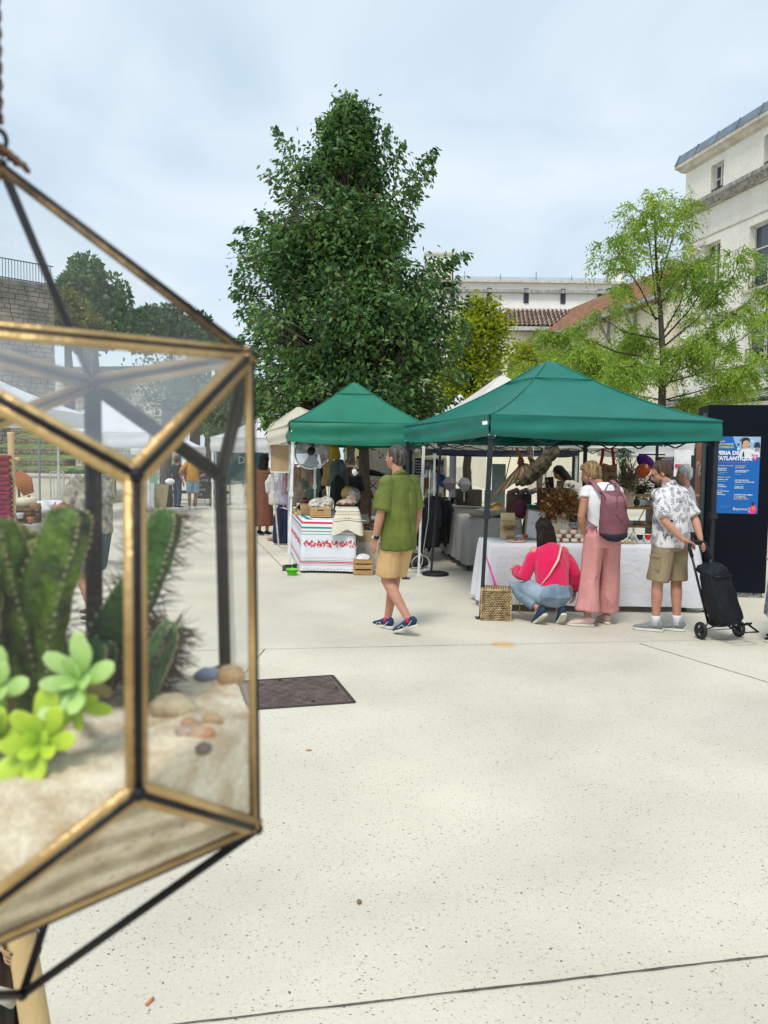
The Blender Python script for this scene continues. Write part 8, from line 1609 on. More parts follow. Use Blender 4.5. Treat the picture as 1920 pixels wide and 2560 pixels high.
q = MB(); g_ = gp(1085,1330)*1.05; bb = thing('blue_bag', g_, 'bright blue sling bag on the back of the man at the food truck hatch', 'bag'); q.ball((.16, -.18,1.16), (.10,.09,.17),12,9, Matrix.Rotation(-.4,3, 'Y')); me = blobmesh(q,.015,2); wrinkle(me,.01,9); link_mesh('bag_body', me, mat('bright_blue', (.01,.10,.28)), bb, False, True); q = MB(); q.loft([V((.12, -.16,1.28)), V((.02, -.15,1.40)), V((-.06, -.08,1.47))], [(.03,.006)]*3,6); q.build('strap', MC['dark_blue'], bb, False)
simple_person('dark haired young man in patterned shirt and open navy vest behind the high beer table', gp(898,1318), R(120), skinP,1.70, mat('speckled_shirt', (.25,.18,.15), var=.6, scale=40, c2=(.5,.42,.36)), lden, hblack, sleeves=.42)
# vendor bending, long dark hair
simple_person('vendor with long dark hair bending over the tall slatted crate', V((3.22,12.15,0)), R(75), skinB,1.66, mat('pale_blouse', (.45,.43,.36)), mat('dark_trousers', (.02,.02,.02)), hblack, tors=[(0,0,.93), (0,.04,1.08), (0,.18,1.25), (0,.32,1.35)], J=dict(shL=(-.18,.32,1.36), shR=(.18,.32,1.36), elL=(-.22,.40,1.10), wrL=(-.18,.58,1.0), elR=(.22,.40,1.10), wrR=(.18,.58,1.0)), neck=(0,.40,1.45), headc=(0,.48,1.54), hf=(0,.8, -.6), hu=(0,.5,.8), sleeves=.42, longhair=True)
simple_person('white haired visitor in pale blouse facing left behind the man in patterned shirt', V((3.64,9.28,0)), R(60), skinA,1.60, mat('pale_lilac_blouse', (.52,.50,.54)), mat('dark_trousers', (.02,.02,.02)), hwhite, hf=(-.1,1, -.2), sleeves=.42)
simple_person('person in blue floral skirt cut by the right picture edge, elbow showing', V((3.735,7.0,0)), R(60), skinB,1.66, mat('teal_top', (.02,.22,.32)), mat('navy_white_floral', (.015,.04,.13), var=.5, scale=30, c2=(.5,.55,.65), detail=2), hbrown, J=dict(elL=(-.28,.02,1.14), wrL=(-.27,.12,.94)), skirt=True, hem=.25, sleeves=.40)
simple_person('dark clad stallholder half hidden beneath the small green tent behind the basket', V((-.62,13.6,0)), R(170), skinC,1.62, mat('black_top', (.015,.016,.02)), jdk, hblack, sleeves=.42, vox=.014)

# ================================================================ LEFT STALLS SEEN THROUGH THE GLASS
# craft table left
tL = [G(40,1475), G(150,1462), G(150,1462)+V((-.2,1.2,0)), G(40,1475)+V((-.2,1.2,0))]
yL = 10.2; xa_, xb_ = P(30,1250, yL).x, P(158,1250, yL).x; tL = [V((xa_, yL,0)), V((xb_, yL,0)), V((xb_-.05, yL+1.2,0)), V((xa_-.05, yL+1.2,0))]; zL = P(100,1262, yL).z
table('craft table under a white cloth behind the glass at the left', tL, zL-.006, blackm); cl3 = uvcloth('tablecloth', tL, zL,.3, whitecloth, None, folds=4, amp=.02, seed=22); tag(cl3, 'white tablecloth on the craft table behind the big cactus', 'tablecloth')
o = slat_crate(V((P(62,1290,9.9).x,9.9, P(62,1308,9.9).z)), (.30,.3,.22),0, 'dark woven crate standing at the left craft stall',4, mt_=woodd)
q = MB(); pb = P(62,1264,9.9); o = thing('woven_bowl', pb, 'wide cream ceramic bowl on the dark crate behind the glass', 'bowl'); q.lathe([(.09, -.02), (.14,.03), (.155,.10), (.145,.10), (.12,.03), (.001,.0)], n=24); q.build('bowl_body', ceram, o, False, True)
for i, (u, v, r_, c_, lb) in enumerate(((88,1268,.07, (.25,.12,.06), 'small brown clay pot right of the cream bowl'), (50,1292,.05, (.45,.50,.52), 'pale blue cup below the cream bowl'), (78,1302,.05, (.30,.10,.05), 'reddish clay cup below the brown pot'))):
 p = P(u, v,9.7); o = thing('clay_pot', p, lb, 'pot'); q = MB(); q.lathe([(r_*.6, -.02), (r_,.02), (r_*.95,.05), (r_*.85,.05), (.001,0)], n=16); q.build('pot_body', mat('pot_%d' % i, c_, rough=.6), o, False, True)
o = thing('leather_armchair', P(62,1250,13.5), 'brown leather sling seat beyond the bamboo post', 'chair'); pz = P(62,1210,13.5); q = MB(); q.loft([P(42,1180,13.5), P(60,1205,13.5), P(72,1235,13.5)], [(.08,.02), (.16,.03), (.1,.03)],10, side=(1,0,0)); q.build('sling', mat('tan_sling', (.30,.11,.04)), o, smooth=True); q = MB(); b0 = G(60,1300); q.bar(P(72,1238,13.5), (P(72,1238,13.5).x,13.5,0),.03); q.bar(P(42,1180,13.5), (P(52,1238,13.5).x,13.6,0),.03); q.build('frame', woodd, o)
# bamboo rack with red knits
bam = mat('bamboo', (.50,.33,.13), rough=.45, var=.2, scale=3, bump=.2, c2=(.66,.50,.27), stretch=(3,3,.6))
def bamboo(a, b, r, root, name='bamboo_pole', n=7):
 a, b = V(a), V(b); q = MB(); pts = []; rad = []
 for i in range(n):
  for t, f in ((0,1.12), (.06,1.0), (.5,.97), (.94,1.0)): pts.append(a.lerp(b, (i+t)/n)); rad.append(r*f)
 pts.append(b); rad.append(r*1.1); q.loft(pts, rad,14); return q.build(name, bam, root, smooth=True)
rk = thing('bamboo_rack', (P(30,1200,5.2).x,5.2,0), 'bamboo rack hung with red knitted textiles at the left edge behind the glass', 'rack'); bamboo(P(27,1080,5.2), (P(33,1300,5.2).x,5.2,0),.022, rk); bamboo(P(-90,1148,5.25), P(48,1148,5.2),.014, rk, n=3)
for i, (u, v, h, c_, lb) in enumerate(((-2,1138,.42, (.30,.02,.03), 'dark red knitted textile hanging on the bamboo rack'), (2,1195,.30, (.32,.01,.12), 'magenta and purple knitted textile below the dark red one'))):
 c0 = P(u, v,5.15); q = MB(); q.grid(lambda a, b, c0=c0, h=h: c0+V(((a-.5)*.14, -.02*math.sin(a*7)-.012*math.sin(b*60), -h*b)),16,40); q.grid(lambda a, b, c0=c0, h=h: c0+V(((.5-a)*.14,.03-.012*math.sin(b*60), -h*b)),16,40); tag(q.build('knitted_textile', mat('knit_%d' % i, c_, var=.5, scale=18, bump=1, bscale=90, stretch=(1,1,4)), smooth=True), lb, 'textile')
# near bamboo post bottom left and textile
rk2 = thing('bamboo_stand', (G(60,2560).x, G(60,2560).y,0), 'near bamboo post tied with twine at the bottom left corner under the terrarium', 'stand'); aB = P(38,2245,1.02); eB = P(88,2560,.98); dB2 = (eB-aB).normalized(); bB = aB+dB2*((aB.z)/(-dB2.z)); bamboo(aB, bB,.0185, rk2, n=6)
bamboo(P(-220,2372,1.05), P(70,2352,1.05),.012, rk2, 'cross_pole',3)
q = MB()
for i in range(7): cc_ = P(50+i*1.2,2352+i*5,1.01); q.loft([cc_+V((.023*math.cos(t),.023*math.sin(t),.003*math.sin(t+i))) for t in np.linspace(0,2*PI,15)], [.0014]*15,5)
q.build('twine', mat('twine', (.42,.28,.15)), rk2, smooth=True)
c0 = P(12,2372,1.06); q = MB(); q.grid(lambda a, b: c0+V(((a-.9)*.16,.004*math.sin(a*50)-.01*math.sin(b*5), -.5*b)),30,60); q.grid(lambda a, b: c0+V(((.1-a)*.16+.0,.012+.004*math.sin(a*50), -.5*b)),30,60)
tag(q.build('knitted_textile', mat('green_red_knit', (.015,.09,.06), var=.6, scale=28, bump=1, bscale=400, c2=(.11,.045,.03), stretch=(1,1,2.5)), smooth=True), 'green and rust knitted textile hanging beside the near bamboo post', 'textile')
q = MB(); q.loft([P(-40,2478,1.0), P(10,2490,.99), P(40,2500,1.0)], [(.012,.007)]*3,8, side=(0,0,1)); tag(q.build('ribbon', mat('off_white_cord', (.55,.52,.45)), smooth=True), 'off white ribbon crossing in front of the green knitted textile', 'ribbon')
# teal banner with letters, blackboard
Yb = 24.0; o = thing('teal_banner', P(590,1160, Yb), 'dark teal banner with pale capital letters behind the folk dress', 'banner'); a, b = P(535,1125, Yb), P(665,1210, Yb); q = MB(); q.box(((a.x+b.x)/2, Yb, (a.z+b.z)/2), (b.x-a.x,.05, a.z-b.z)); q.build('panel', mat('dark_teal', (.01,.07,.08)), o); text_part('M  D',.32, mat('pale_letter', (.45,.5,.45)), o, frame_on(P(560,1158, Yb-.04), (1,0,0)), bold=-.003)
q = MB(); q.bar((a.x+.05, Yb,0), (a.x+.05, Yb, a.z),.06); q.bar((b.x-.05, Yb,0), (b.x-.05, Yb, a.z),.06); q.build('post', greym, o)
gbk = gp(512,1265); o = thing('blackboard', gbk, 'folding chalk blackboard with rows of writing right of the mustard t-shirt', 'blackboard', None, R(-12))
for s in (-1,1): q = MB(); q.bar((s*.30, -.2,0), (s*.30,.05,1.35),.05); q.build('leg', woodd, o, False)
q = MB(); q.bar((0, -.15,.25), (0,.04,1.32),.58,.02); q.build('board', black, o, False)
for i in range(6): text_part(['CRÊPES', 'CAFÉ', 'GLACES', 'JUS', 'CIDRE', 'THÉ'][i],.11, mat('chalk', (.35,.35,.33)), o, wm(o) @ frame_on((-.22, -.035-.022*(i+.6),1.16-.16*i), (1,0,0), (0,.13,1)), name='chalk_line')
gE = gp(395,1290); o = thing('paper_easel', gE, 'cream folded paper display standing left of the woman in black top', 'display'); q = MB(); q.box((0,0,.45), (.5,.05,.9), Matrix.Rotation(.12,3, 'Y')); q.build('board', mat('sand_card', (.45,.38,.22)), o, False); q = MB(); q.box((-.25, -.1,.5), (.36,.04,.85)); q.build('white_sheet', whitep, o, False); q = MB(); q.box((-.1, -.05,.95), (.2,.03,.3)); q.build('mint_card', mat('mint', (.25,.5,.42)), o, False)
gst = gp(415,1268); o = thing('grey_tree_trunk', gst, 'thick grey tree trunk behind the cream paper display', 'tree'); q = MB(); q.loft([gst, gst+V((0,0,1.1)), gst+V((.05,0,3.5))], [.24,.2,.15],12); me = q.mesh('trunk'); link_mesh('trunk', me, mat('grey_bark', (.09,.09,.085)), o, True, True); rn_ = np.random.RandomState(6); pp = np.array(gst)+np.array([0,0,4.0])+rn_.normal(size=(1500,3))*.5; link_mesh('crown', leaf_mesh('crown', pp, rn_.normal(size=(1500,3)),.14*np.ones(1500),.6, rn_), lm_far, o)
# low dark van/bench line
o = thing('low_bench', gp(470,1262), 'long low dark bench behind the people near the blackboard', 'bench'); b0 = o.location; q = MB(); q.box(b0+V((0,.6,.42)), (2.6,.45,.08)); q.build('seat', black, o);
for x in (-1.1,1.1): q = MB(); q.box(b0+V((x,.6,.2)), (.1,.4,.4)); q.build('leg', black, o)
# ================================================================ GLASS TERRARIUM (hangs close to the camera, left)
def Q(u, v, Y): return P(u, v, Y)
tv = dict(T=Q(2,412,.387), A=Q(628,886,.39), C=Q(341,1187,.302), D=Q(-385,790,.30), B=Q(231,957,.472), K=Q(558,1190,.475), L=Q(-345,1184,.383),
   F=Q(643,2072,.39), E=Q(347,1984,.302), Dp=Q(-330,2500,.30), Bp=Q(238,1917,.472), Kp=Q(571,1738,.475), Lp=Q(-345,1811,.383), G=Q(56,2486,.387))
ter = thing('glass_terrarium', tv['G'], 'large faceted glass terrarium with brass edges hanging at the left, holding cactus and sand', 'terrarium')
brass = mat('aged_brass', (.42,.25,.085), rough=.40, metal=.6, var=.35, scale=14, bump=.2, bscale=200, c2=(.78,.54,.24), spec=.6); patina = mat('dark_patina', (.022,.020,.022), rough=.5, metal=.5, var=.5, scale=20, bump=.2, bscale=200)
mixb = mat('worn_brass', (.025,.020,.018), rough=.45, metal=.5, var=.1, scale=38, bump=.2, bscale=200, c2=(.27,.17,.075))
cenT = (tv['A']+tv['C']+tv['B']+tv['K']+tv['F']+tv['E']+tv['L'])/7
faces = {'roof': [('T', 'A', 'D'), ('T', 'B', 'A'), ('T', 'D', 'B')], 'upper': [('A', 'C', 'D'), ('A', 'B', 'K'), ('D', 'L', 'B')],
   'side': [('A', 'F', 'E', 'C'), ('C', 'E', 'Dp', 'D'), ('A', 'K', 'Kp', 'F'), ('K', 'B', 'Bp', 'Kp'), ('B', 'L', 'Lp', 'Bp'), ('L', 'D', 'Dp', 'Lp')], 'lower': [('E', 'F', 'Dp'), ('F', 'Kp', 'Bp'), ('Bp', 'Lp', 'Dp')]}
# panes
def pane(keys, g_, shrink=.975):
 pts = [tv[k] for k in keys]; c = sum(pts, Vector())/len(pts); pts = [c+(p-c)*shrink for p in pts]
 q = MB()
 if len(pts) == 3: q.add(pts, [(0,1,2)])
 else: q.add(pts+[c], [(0,1,4), (1,2,4), (2,3,4), (3,0,4)])
 return q.build('pane', g_, ter)
gl_clear = glass('clear_pane', (.985,.99,.985),.015,.01,.006, (.7,.72,.75)); gl_sheen = glass('sky_sheen_pane', (.95,.97,.98),.13,.03,.12, (.72,.76,.82))  # upper front pane: pale diffuse layer paints in the whitish sky reflection
for f in faces['roof'][:1]+[faces['roof'][2]]: pane(f, gl_clear)
pane(faces['roof'][1], gl_clear)
pane(faces['upper'][0], gl_sheen)
for f in faces['upper'][1:]: pane(f, gl_clear)
for f in faces['side']: pane(f, gl_clear)
for f in faces['lower']: pane(f, gl_clear)
# came strips: along each shared edge two bright outer cames with a dark gap, one strip per pane edge
def came(a, b, fa, r=.0026, mt_=brass, name='brass_edge', off=.0030):
 """bar a-b pushed into the plane of the pane with third point fa"""
 A_, B_ = tv[a], tv[b]; c = sum((tv[k] for k in fa), Vector())/len(fa); t = (B_-A_).normalized(); inn = (c-A_); inn -= t*inn.dot(t); inn.normalize(); nrm = t.cross(inn).normalized()
 if nrm.dot((A_+B_)/2-cenT) < 0: nrm = -nrm
 q = MB(); q.loft([A_+inn*off, A_.lerp(B_,.5)+inn*off, B_+inn*off], [(r,.0016)]*3,8, side=inn); o = q.build(name, mt_, ter, smooth=True); return o
def seam(a, b, r=.0022, mt_=patina): q = MB(); q.loft([tv[a], tv[a].lerp(tv[b],.5), tv[b]], [r]*3,8); q.build('solder_seam', mt_, ter, smooth=True)
edges = {}
for fam, fl in faces.items():
 for f in fl:
  for i in range(len(f)):
   a, b = f[i], f[(i+1) % len(f)]; edges.setdefault(tuple(sorted((a, b))), []).append((a, b, f, fam))
for k in ('F', 'Dp', 'Bp'): edges.setdefault(tuple(sorted(('G', k))), []).append(('G', k, ('G', k, 'F' if k != 'F' else 'Dp'), 'foot'))
for e, fs_ in edges.items():
 thin = e in (('K', 'Kp'),)
 if 'G' in e or e in (('B', 'T'),): seam(*e, r=.0024); continue
 seam(*e, r=.0018)
 for (a, b, f, fam) in fs_:
  came(a, b, f, r=.0025 if fam != 'roof' else .0017, mt_=patina if (e in (('B', 'Bp'), ('K', 'Kp'), ('A', 'K'), ('B', 'K')) ) else mixb if 'T' in e else brass)
for k in ('A', 'C', 'E', 'F', 'G', 'T', 'D', 'B', 'K'): q = MB(); q.ball(tv[k],.0032,10,7); q.build('corner_solder', patina, ter, smooth=True)
# base triangle glass under the sand
pane(('F', 'Dp', 'Bp'), gl_clear,.95)
# hanging ring and cord
q = MB(); rc = tv['T']+V((0,0,.012)); q.loft([rc+V((.006*math.cos(t)-.004,.002,.006*math.sin(t))) for t in np.linspace(0,2*PI,17)], [.0013]*17,6); q.build('hanging_ring', patina, ter, smooth=True)
q = MB()
for ph in (0,2.1,4.2): q.loft([tv['T']+V((-.002+.0022*math.cos(i*.9+ph),.0022*math.sin(i*.9+ph),.020+.0035*i)) for i in range(40)], [.0016]*40,6)
cord = q.build('hanging_cord', mat('brown_cord', (.13,.07,.045), var=.3), ter, smooth=True)
q = MB(); kn = Q(22,385,.387)
for ph in (0,2,4): q.loft([kn+V((-.007+.0016*i+.001*math.cos(i+ph),.0018*math.sin(i+ph),.004-.0011*i+.0018*math.cos(i*1.3+ph))) for i in range(11)], [.0013]*11,6)
q.build('knot', MC['brown_cord'], cord, smooth=True)
# sand
ZS = CAMZ-.1345
def inset(p, k=.982): c = V((cenT.x, cenT.y, p.z)); return c+(p-c)*k
ringk = ['C', 'A', 'K', 'B', 'L', 'D']
def edge_at(top, bot, z): a, b = tv[top], tv[bot]; t = (z-a.z)/(b.z-a.z); return a.lerp(b, t)
ring = [edge_at(t, b, ZS) for t, b in zip(ringk, ['E', 'F', 'Kp', 'Bp', 'Lp', 'Dp'])]
ring = [inset(V((p.x, p.y, ZS))) for p in ring]
cR_ = sum(ring, V())/6
lowp = [inset(tv[k],.975)+V((0,0,.002)) for k in ('E', 'F', 'Kp', 'Bp', 'Lp', 'Dp')]
def sandz(p): return .0045*mn.noise(V((p.x*28, p.y*28,0)))+.0018*mn.noise(V((p.x*90, p.y*90,4)))+.0008*mn.noise(V((p.x*260, p.y*260,4)))
q = MB(); nr_, ns = 26,72; vs = []
def rpt(t): s = t*6; i = int(s) % 6; return ring[i].lerp(ring[(i+1) % 6], s-int(s))
for j in range(nr_+1):
 for i in range(ns): p = cR_.lerp(rpt(i/ns), j/nr_); vs.append(V((p.x, p.y, ZS+sandz(p))))
fs = [(j*ns+i, j*ns+(i+1) % ns, (j+1)*ns+(i+1) % ns, (j+1)*ns+i) for j in range(nr_) for i in range(ns)]
q.add(vs, fs)
def sandmat(name, layered):
 m, t, b = nodes(name); n = t.nodes.new; l = t.links.new; tc = n('ShaderNodeTexCoord')
 nz = n('ShaderNodeTexNoise'); nz.inputs['Scale'].default_value = 60; nz.inputs['Detail'].default_value = 6; l(tc.outputs['Object'], nz.inputs[0])
 r = n('ShaderNodeValToRGB'); e = r.color_ramp.elements; e[0].position = .3; e[1].position = .68; e[0].color = (.58,.44,.27,1); e[1].color = (.88,.79,.62,1); l(nz.outputs[0], r.inputs[0]); col = r.outputs[0]
 gr = n('ShaderNodeTexVoronoi'); gr.inputs['Scale'].default_value = 900; l(tc.outputs['Object'], gr.inputs['Vector']); mr = n('ShaderNodeMapRange'); mr.inputs[3].default_value = .78; mr.inputs[4].default_value = 1.12; sp = n('ShaderNodeSeparateColor'); l(gr.outputs['Color'], sp.inputs[0]); l(sp.outputs[0], mr.inputs[0]); mu = n('ShaderNodeVectorMath'); mu.operation = 'SCALE'; l(col, mu.inputs[0]); l(mr.outputs[0], mu.inputs['Scale']); col = mu.outputs[0]
 if layered:
  s = n('ShaderNodeSeparateXYZ'); l(tc.outputs['Object'], s.inputs[0]); n2 = n('ShaderNodeTexNoise'); n2.inputs['Scale'].default_value = 14; l(tc.outputs['Object'], n2.inputs[0]); md = n('ShaderNodeMath'); md.operation = 'MULTIPLY_ADD'; md.inputs[1].default_value = .03; l(n2.outputs[0], md.inputs[0]); l(s.outputs[2], md.inputs[2]); w_ = n('ShaderNodeMath'); w_.operation = 'MULTIPLY'; w_.inputs[1].default_value = 330; l(md.outputs[0], w_.inputs[0]); sn_ = n('ShaderNodeMath'); sn_.operation = 'SINE'; l(w_.outputs[0], sn_.inputs[0])
  r2 = n('ShaderNodeValToRGB'); e = r2.color_ramp.elements; e[0].position = .2; e[1].position = .8; e[0].color = (.60,.56,.50,1); e[1].color = (.98,.95,.90,1); ma = n('ShaderNodeMath'); ma.operation = 'MULTIPLY_ADD'; ma.inputs[1].default_value = .5; ma.inputs[2].default_value = .5; l(sn_.outputs[0], ma.inputs[0]); l(ma.outputs[0], r2.inputs[0]); mm = n('ShaderNodeMixRGB'); mm.blend_type = 'MULTIPLY'; mm.inputs[0].default_value = 1; l(col, mm.inputs[1]); l(r2.outputs[0], mm.inputs[2]); col = mm.outputs[0]
  vo = n('ShaderNodeTexVoronoi'); vo.inputs['Scale'].default_value = 190; l(tc.outputs['Object'], vo.inputs['Vector']); sp2 = n('ShaderNodeSeparateColor'); l(vo.outputs['Color'], sp2.inputs[0]); lt = n('ShaderNodeMath'); lt.operation = 'LESS_THAN'; lt.inputs[1].default_value = .10; l(sp2.outputs[0], lt.inputs[0]); l2 = n('ShaderNodeMath'); l2.operation = 'LESS_THAN'; l2.inputs[1].default_value = .30; l(vo.outputs['Distance'], l2.inputs[0]); an = n('ShaderNodeMath'); an.operation = 'MULTIPLY'; l(lt.outputs[0], an.inputs[0]); l(l2.outputs[0], an.inputs[1]); a2 = n('ShaderNodeMath'); a2.operation = 'MULTIPLY'; a2.inputs[1].default_value = .5; l(an.outputs[0], a2.inputs[0]); mc = n('ShaderNodeMixRGB'); l(a2.outputs[0], mc.inputs[0]); l(col, mc.inputs[1]); mc.inputs[2].default_value = (.16,.12,.08,1); col = mc.outputs[0]
 l(col, b.inputs['Base Color']); b.inputs['Roughness'].default_value = .95; b.inputs['Specular IOR Level'].default_value = .1
 bp = n('ShaderNodeBump'); bp.inputs['Strength'].default_value = .6; bp.inputs['Distance'].default_value = .0012; l(nz.outputs[0], bp.inputs['Height']); l(bp.outputs[0], b.inputs['Normal']); return m
MC2 = sandmat('terrarium_sand', False); q.build('sand_bed', MC2, ter, smooth=True)
rim = vs[nr_*ns:]; low = []
for i in range(ns): k_ = i/ns*6; j = int(k_) % 6; low.append(lowp[j].lerp(lowp[(j+1) % 6], k_-int(k_)))
q = MB(); q.add(rim+low, [(i, (i+1) % ns, ns+(i+1) % ns, ns+i) for i in range(ns)]); q.build('sand_side', MC2, ter, smooth=True)
q = MB(); q.add([p for p in lowp], [(0,1,5), (1,2,3), (3,4,5), (5,1,3)]); q.build('sand_layers', sandmat('layered_sand', True), ter)
# stones and shells: separate things resting in the sand
def pebble(u, Y, r, c, lb, name='pebble', squash=.6, rot=0, amp=.2, zoff=0):
 pt = P(u,1700, Y); p = V((pt.x, Y, ZS)); p.z += sandz(p)+r[2]*.5+zoff; q = MB(); q.ball((0,0,0), (1,1,1),16,12); me = q.mesh(name)
 for v in me.vertices: n_ = 1+amp*mn.noise(v.co*1.6+V((u,0,0))); v.co = V((v.co.x*r[0]*n_, v.co.y*r[1]*n_, v.co.z*r[2]*n_))
 o = link_mesh(name, me, mat('stone_%d_%d' % (int(u), int(Y*1000)), c, var=.25, scale=120, rough=.6, bump=.3, bscale=500), None, True, True); o.location = p; o.rotation_euler = (0,0, rot); tag(o, lb, 'pebble' if name == 'pebble' else 'shell'); return o
pebble(383,.425, (.011,.006,.0055), (.22,.18,.19), 'grey mauve pointed shell lying left on the sand in the terrarium', 'shell', rot=.3); pebble(432,.40, (.0125,.009,.0065), (.58,.47,.30), 'big cream stone in the middle of the sand'); pebble(528,.455, (.0105,.006,.0048), (.22,.26,.38), 'slate blue flat pebble at the back right of the sand'); pebble(575,.445, (.0085,.007,.006), (.48,.31,.15), 'rough tan stone right of the blue pebble'); pebble(540,.468, (.005,.004,.004), (.55,.50,.44), 'little pale stone behind the blue pebble')
for i, (u, Y, c_) in enumerate(((470,.38, (.55,.30,.18)), (485,.372, (.50,.33,.20)), (500,.366, (.60,.42,.28)), (517,.366, (.62,.28,.14)), (462,.366, (.48,.36,.30)), (450,.395, (.60,.45,.28)), (508,.343, (.16,.13,.10)), (495,.385, (.58,.48,.36)), (528,.385, (.60,.40,.22)))): o = pebble(u, Y, (.0038+.001*(i % 3),.0032,.0030), c_, 'tiny orange brown gravel stone scattered in front of the cream stone'); o['group'] = 'gravel stones in the terrarium'; o['label'] = 'tiny orange brown gravel stone scattered in front of the cream stone'
# driftwood in the sand
q = MB(); a, b, c = Q(480,1722,.462), Q(528,1690,.468), Q(565,1668,.470); q.loft([a, b, c], [.0028,.0050,.0035],8); q.loft([b, Q(545,1690,.468), Q(562,1720,.468)], [.004,.003,.002],7); me = blobmesh(q,.0012,1); tag(link_mesh('twig', me, mat('dark_twig', (.05,.035,.022), var=.5, scale=100, bump=1, bscale=300), None, True, True), 'dark forked twig leaning in the back right corner of the terrarium', 'twig')
# cacti: ribbed columns
cac = mat('cactus_skin', (.006,.035,.005), rough=.42, var=.6, scale=75, bump=.5, bscale=260, c2=(.16,.29,.018), spec=.5); spine = mat('spine_dark', (.05,.03,.03), rough=.6, bump=0)
cac2 = mat('cactus_skin_pale', (.05,.14,.06), rough=.5, var=.4, scale=70, bump=.5, bscale=300, c2=(.13,.27,.10))
def cactus(label, stems, mt_, ribs=4, sp_len=.011, seed=0, tips=True, depth=.52):
 root = thing('cactus', stems[0][0][0], label, 'cactus', 'cacti in the terrarium'); rng = random.Random(seed)
 for pts, rad in stems:
  # resample smoothly
  n = 26; P_ = []; R_ = []
  k = len(pts)-1
  for i in range(n+1):
   t = i/n*k; j = min(k-1, int(t)); f = t-j; p0, p1 = pts[max(0, j-1)], pts[j]; p2, p3 = pts[j+1], pts[min(k, j+2)]
   P_.append(.5*((2*p1)+(p2-p0)*f+(2*p0-5*p1+4*p2-p3)*f*f+(3*p1-p0-3*p2+p3)*f**3)); rr = rad[j]*(1-f)+rad[j+1]*f; rr *= (1+.035*math.sin(i*1.35));
   if i > n-4: rr *= (1-((i-(n-4))/4.25)**2)**.5
   R_.append(rr)
  q = MB(); nn = ribs*8; q.loft(P_, R_, nn, fn=lambda th, i: 1-depth*(.5-.5*math.cos(ribs*th+.14*i*0+PI))**.8); q.build('stem', mt_, root, smooth=True)
  q = MB(); side0 = V((1,0,0))
  for i in range(2, n,1):
   t = (P_[min(n, i+1)]-P_[i-1]).normalized(); sd_ = (side0-t*side0.dot(t)).normalized(); qv = t.cross(sd_)
   for r_ in range(ribs):
    th = 2*PI*(r_+.5)/ribs; th = (2*r_+1)*PI/ribs if True else th; d = sd_*math.cos(th)+qv*math.sin(th); b = P_[i]+d*R_[i]*.97
    for s in range(3):
     e = (d+t*rng.uniform(-.5,.7)+qv*rng.uniform(-.5,.5)+sd_*rng.uniform(-.4,.4)).normalized(); q.loft([b, b+e*sp_len*rng.uniform(.6,1.25)], [.00042,.0001],4, cap=False)
  q.build('spines', spine, root, kind='stuff')
  q = MB()
  for i in range(2, n,1):
   t = (P_[min(n, i+1)]-P_[i-1]).normalized(); sd_ = (side0-t*side0.dot(t)).normalized(); qv = t.cross(sd_)
   for r_ in range(ribs): th = (2*r_+1)*PI/ribs; d = sd_*math.cos(th)+qv*math.sin(th); q.ball(P_[i]+d*R_[i]*.985,.0011,6,4)
  q.build('areoles', mat('areole_wool', (.45,.42,.22)), root, kind='stuff')
 return root
cactus('big dark green cactus arm at the left edge of the terrarium', [([Q(90,1790,.40), Q(45,1600,.385), Q(0,1420,.375), Q(-25,1300,.37)], [.013,.0155,.0150,.012]), ([Q(-60,1800,.37), Q(-80,1600,.36), Q(-60,1480,.36), Q(-40,1420,.36)], [.012,.014,.012,.009])], cac,4,.006,1)
cactus('tall thick cactus column with bright lime tip left of the central brass edge', [([Q(120,1790,.395), Q(80,1640,.39), Q(115,1480,.385), Q(160,1350,.385), Q(178,1270,.385)], [.016,.0185,.0150,.0130,.0120])], cac,4,.006,2)
cactus('spiny cactus column behind the central brass edge with dark curved spines', [([Q(255,1690,.43), Q(300,1560,.43), Q(365,1440,.43), Q(402,1340,.43), Q(420,1275,.43)], [.016,.0165,.0130,.0120,.0105])], mat('cactus_skin_dark', (.015,.07,.018), rough=.42, var=.5, scale=40, bump=.4, bscale=260, c2=(.07,.20,.03)),4,.014,3)
cactus('small pale ribbed cactus with long spines low in the right pane', [([Q(352,1740,.42), Q(375,1670,.42), Q(405,1610,.42), Q(428,1556,.42)], [.010,.0115,.0100,.0072])], cac2,7,.013,4, depth=.2)
cactus('dark stout cactus stump filling the space between the rosettes', [([Q(210,1740,.41), Q(225,1660,.41), Q(240,1600,.41)], [.013,.014,.011])], MC['cactus_skin_dark'],5,.006,6)
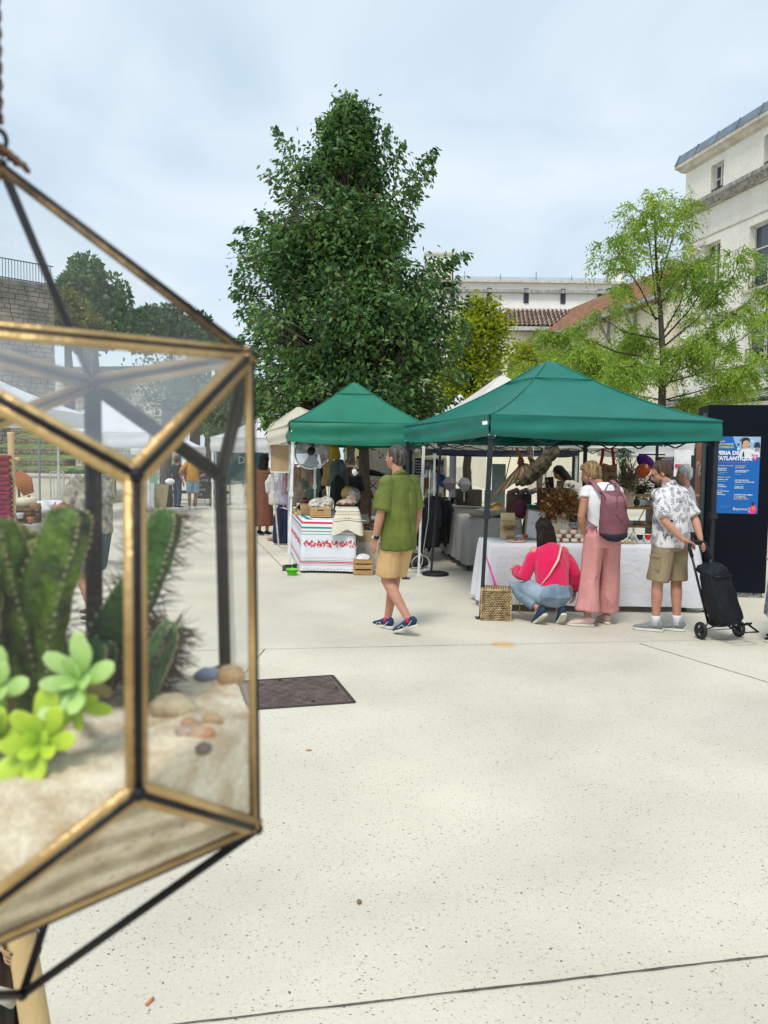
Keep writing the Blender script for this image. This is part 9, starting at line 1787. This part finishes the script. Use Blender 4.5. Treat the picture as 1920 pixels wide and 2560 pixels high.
# succulent rosettes: thick rounded leaves, each a part
def fleshy(name, L, W, T_):
 q = MB(); pts = []; rad = []
 for i in range(9): t = i/8; w_ = W*(.30+.70*math.sin(PI*min(1,.5*(t/.62)) if t < .62 else PI*(.5+.38*((t-.62)/.38)**1.6))); pts.append((0, L*t,.18*L*t*t)); rad.append((w_*.5, T_*.5*(1-.5*t)))
 pts.append((0, L*1.05,.2*L)); rad.append((W*.20, T_*.15)); q.loft(pts, rad,14, side=(1,0,0)); me = q.mesh(name); me.polygons.foreach_set('use_smooth', [True]*len(me.polygons)); return me
def sucmat(name, c, c2):
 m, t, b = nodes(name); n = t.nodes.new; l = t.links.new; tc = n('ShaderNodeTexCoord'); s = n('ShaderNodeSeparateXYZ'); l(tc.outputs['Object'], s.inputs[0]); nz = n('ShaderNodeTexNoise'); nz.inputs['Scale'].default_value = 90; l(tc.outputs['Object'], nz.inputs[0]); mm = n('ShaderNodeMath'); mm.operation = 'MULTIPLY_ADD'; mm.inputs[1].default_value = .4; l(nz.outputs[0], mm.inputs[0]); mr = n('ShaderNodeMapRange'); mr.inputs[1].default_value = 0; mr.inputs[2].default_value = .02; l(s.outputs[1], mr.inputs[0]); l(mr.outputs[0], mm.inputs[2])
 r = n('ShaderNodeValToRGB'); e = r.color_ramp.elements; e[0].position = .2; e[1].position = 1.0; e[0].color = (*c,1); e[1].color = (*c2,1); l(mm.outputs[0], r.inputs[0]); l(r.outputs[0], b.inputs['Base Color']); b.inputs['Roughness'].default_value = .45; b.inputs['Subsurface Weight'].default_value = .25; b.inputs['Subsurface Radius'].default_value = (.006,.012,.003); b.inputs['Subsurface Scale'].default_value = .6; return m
def rosette(label, c, tilt, n, L, W, m_, seed=0, name='succulent'):
 L *= 1.22; W *= 1.0; n = int(n*.85)
 root = thing(name, c, label, 'succulent', 'succulent rosettes in the terrarium'); root.rotation_euler = tilt; rng = random.Random(seed); me = fleshy('leaf', L, W, W*.22); me.materials.append(m_)
 for i in range(n):
  a = i*2.39996; lv = i/n; el = .12+.95*lv**1.4; s = (1-.55*lv**1.5)*rng.uniform(.9,1.1); o = bpy.data.objects.new('leaf', me); COL.objects.link(o); o.parent = root; o.rotation_euler = (el,0, a); o.scale = (s,)*3; o.location = (-.0015*math.sin(a)*-1*(1-lv),.0015*math.cos(a)*(1-lv),.003*lv)
 q = MB(); q.loft([(0,0,.002), (0,0, -.012), (0,0, -.03)], [.003,.0035,.003],8); q.build('stem', mat('succulent_stem', (.20,.16,.06)), root, False); return root
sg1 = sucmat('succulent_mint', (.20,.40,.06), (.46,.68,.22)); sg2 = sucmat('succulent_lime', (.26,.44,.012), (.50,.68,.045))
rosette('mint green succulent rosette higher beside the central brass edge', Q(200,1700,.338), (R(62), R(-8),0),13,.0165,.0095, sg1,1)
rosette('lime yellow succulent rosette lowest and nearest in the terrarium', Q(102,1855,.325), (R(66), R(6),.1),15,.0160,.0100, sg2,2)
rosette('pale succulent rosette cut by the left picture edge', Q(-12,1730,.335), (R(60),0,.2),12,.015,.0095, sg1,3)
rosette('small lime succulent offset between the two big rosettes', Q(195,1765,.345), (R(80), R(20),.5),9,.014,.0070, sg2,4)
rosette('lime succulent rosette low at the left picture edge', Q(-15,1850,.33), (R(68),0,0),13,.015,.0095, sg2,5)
# string of small lime leaves behind the cactus
o = thing('trailing_succulent', Q(90,1430,.42), 'string of small yellow leaves between the two big cactus arms', 'succulent'); bl_ = MB().ball((0,0,0), (.0035,.003,.0052),10,7).mesh('bead_leaf'); bl_.materials.append(mat('yellow_bead', (.30,.34,.05), rough=.4, var=.4, scale=60)); bl_.polygons.foreach_set('use_smooth', [True]*len(bl_.polygons)); rng = random.Random(3)
for i in range(26): x = bpy.data.objects.new('leaf', bl_); COL.objects.link(x); x.parent = o; p = Q(62+i*1.8+rng.uniform(-14,14),1330+i*4.4+rng.uniform(-10,10),.42+rng.uniform(-.008,.008)); x.location = p-o.location; x.rotation_euler = (rng.random()*3, rng.random()*3,0)
q = MB(); q.loft([Q(60,1325,.42), Q(85,1390,.42), Q(100,1450,.42), Q(110,1560,.42)], [.0009]*4,5); q.build('stem', MC['succulent_stem'], o)
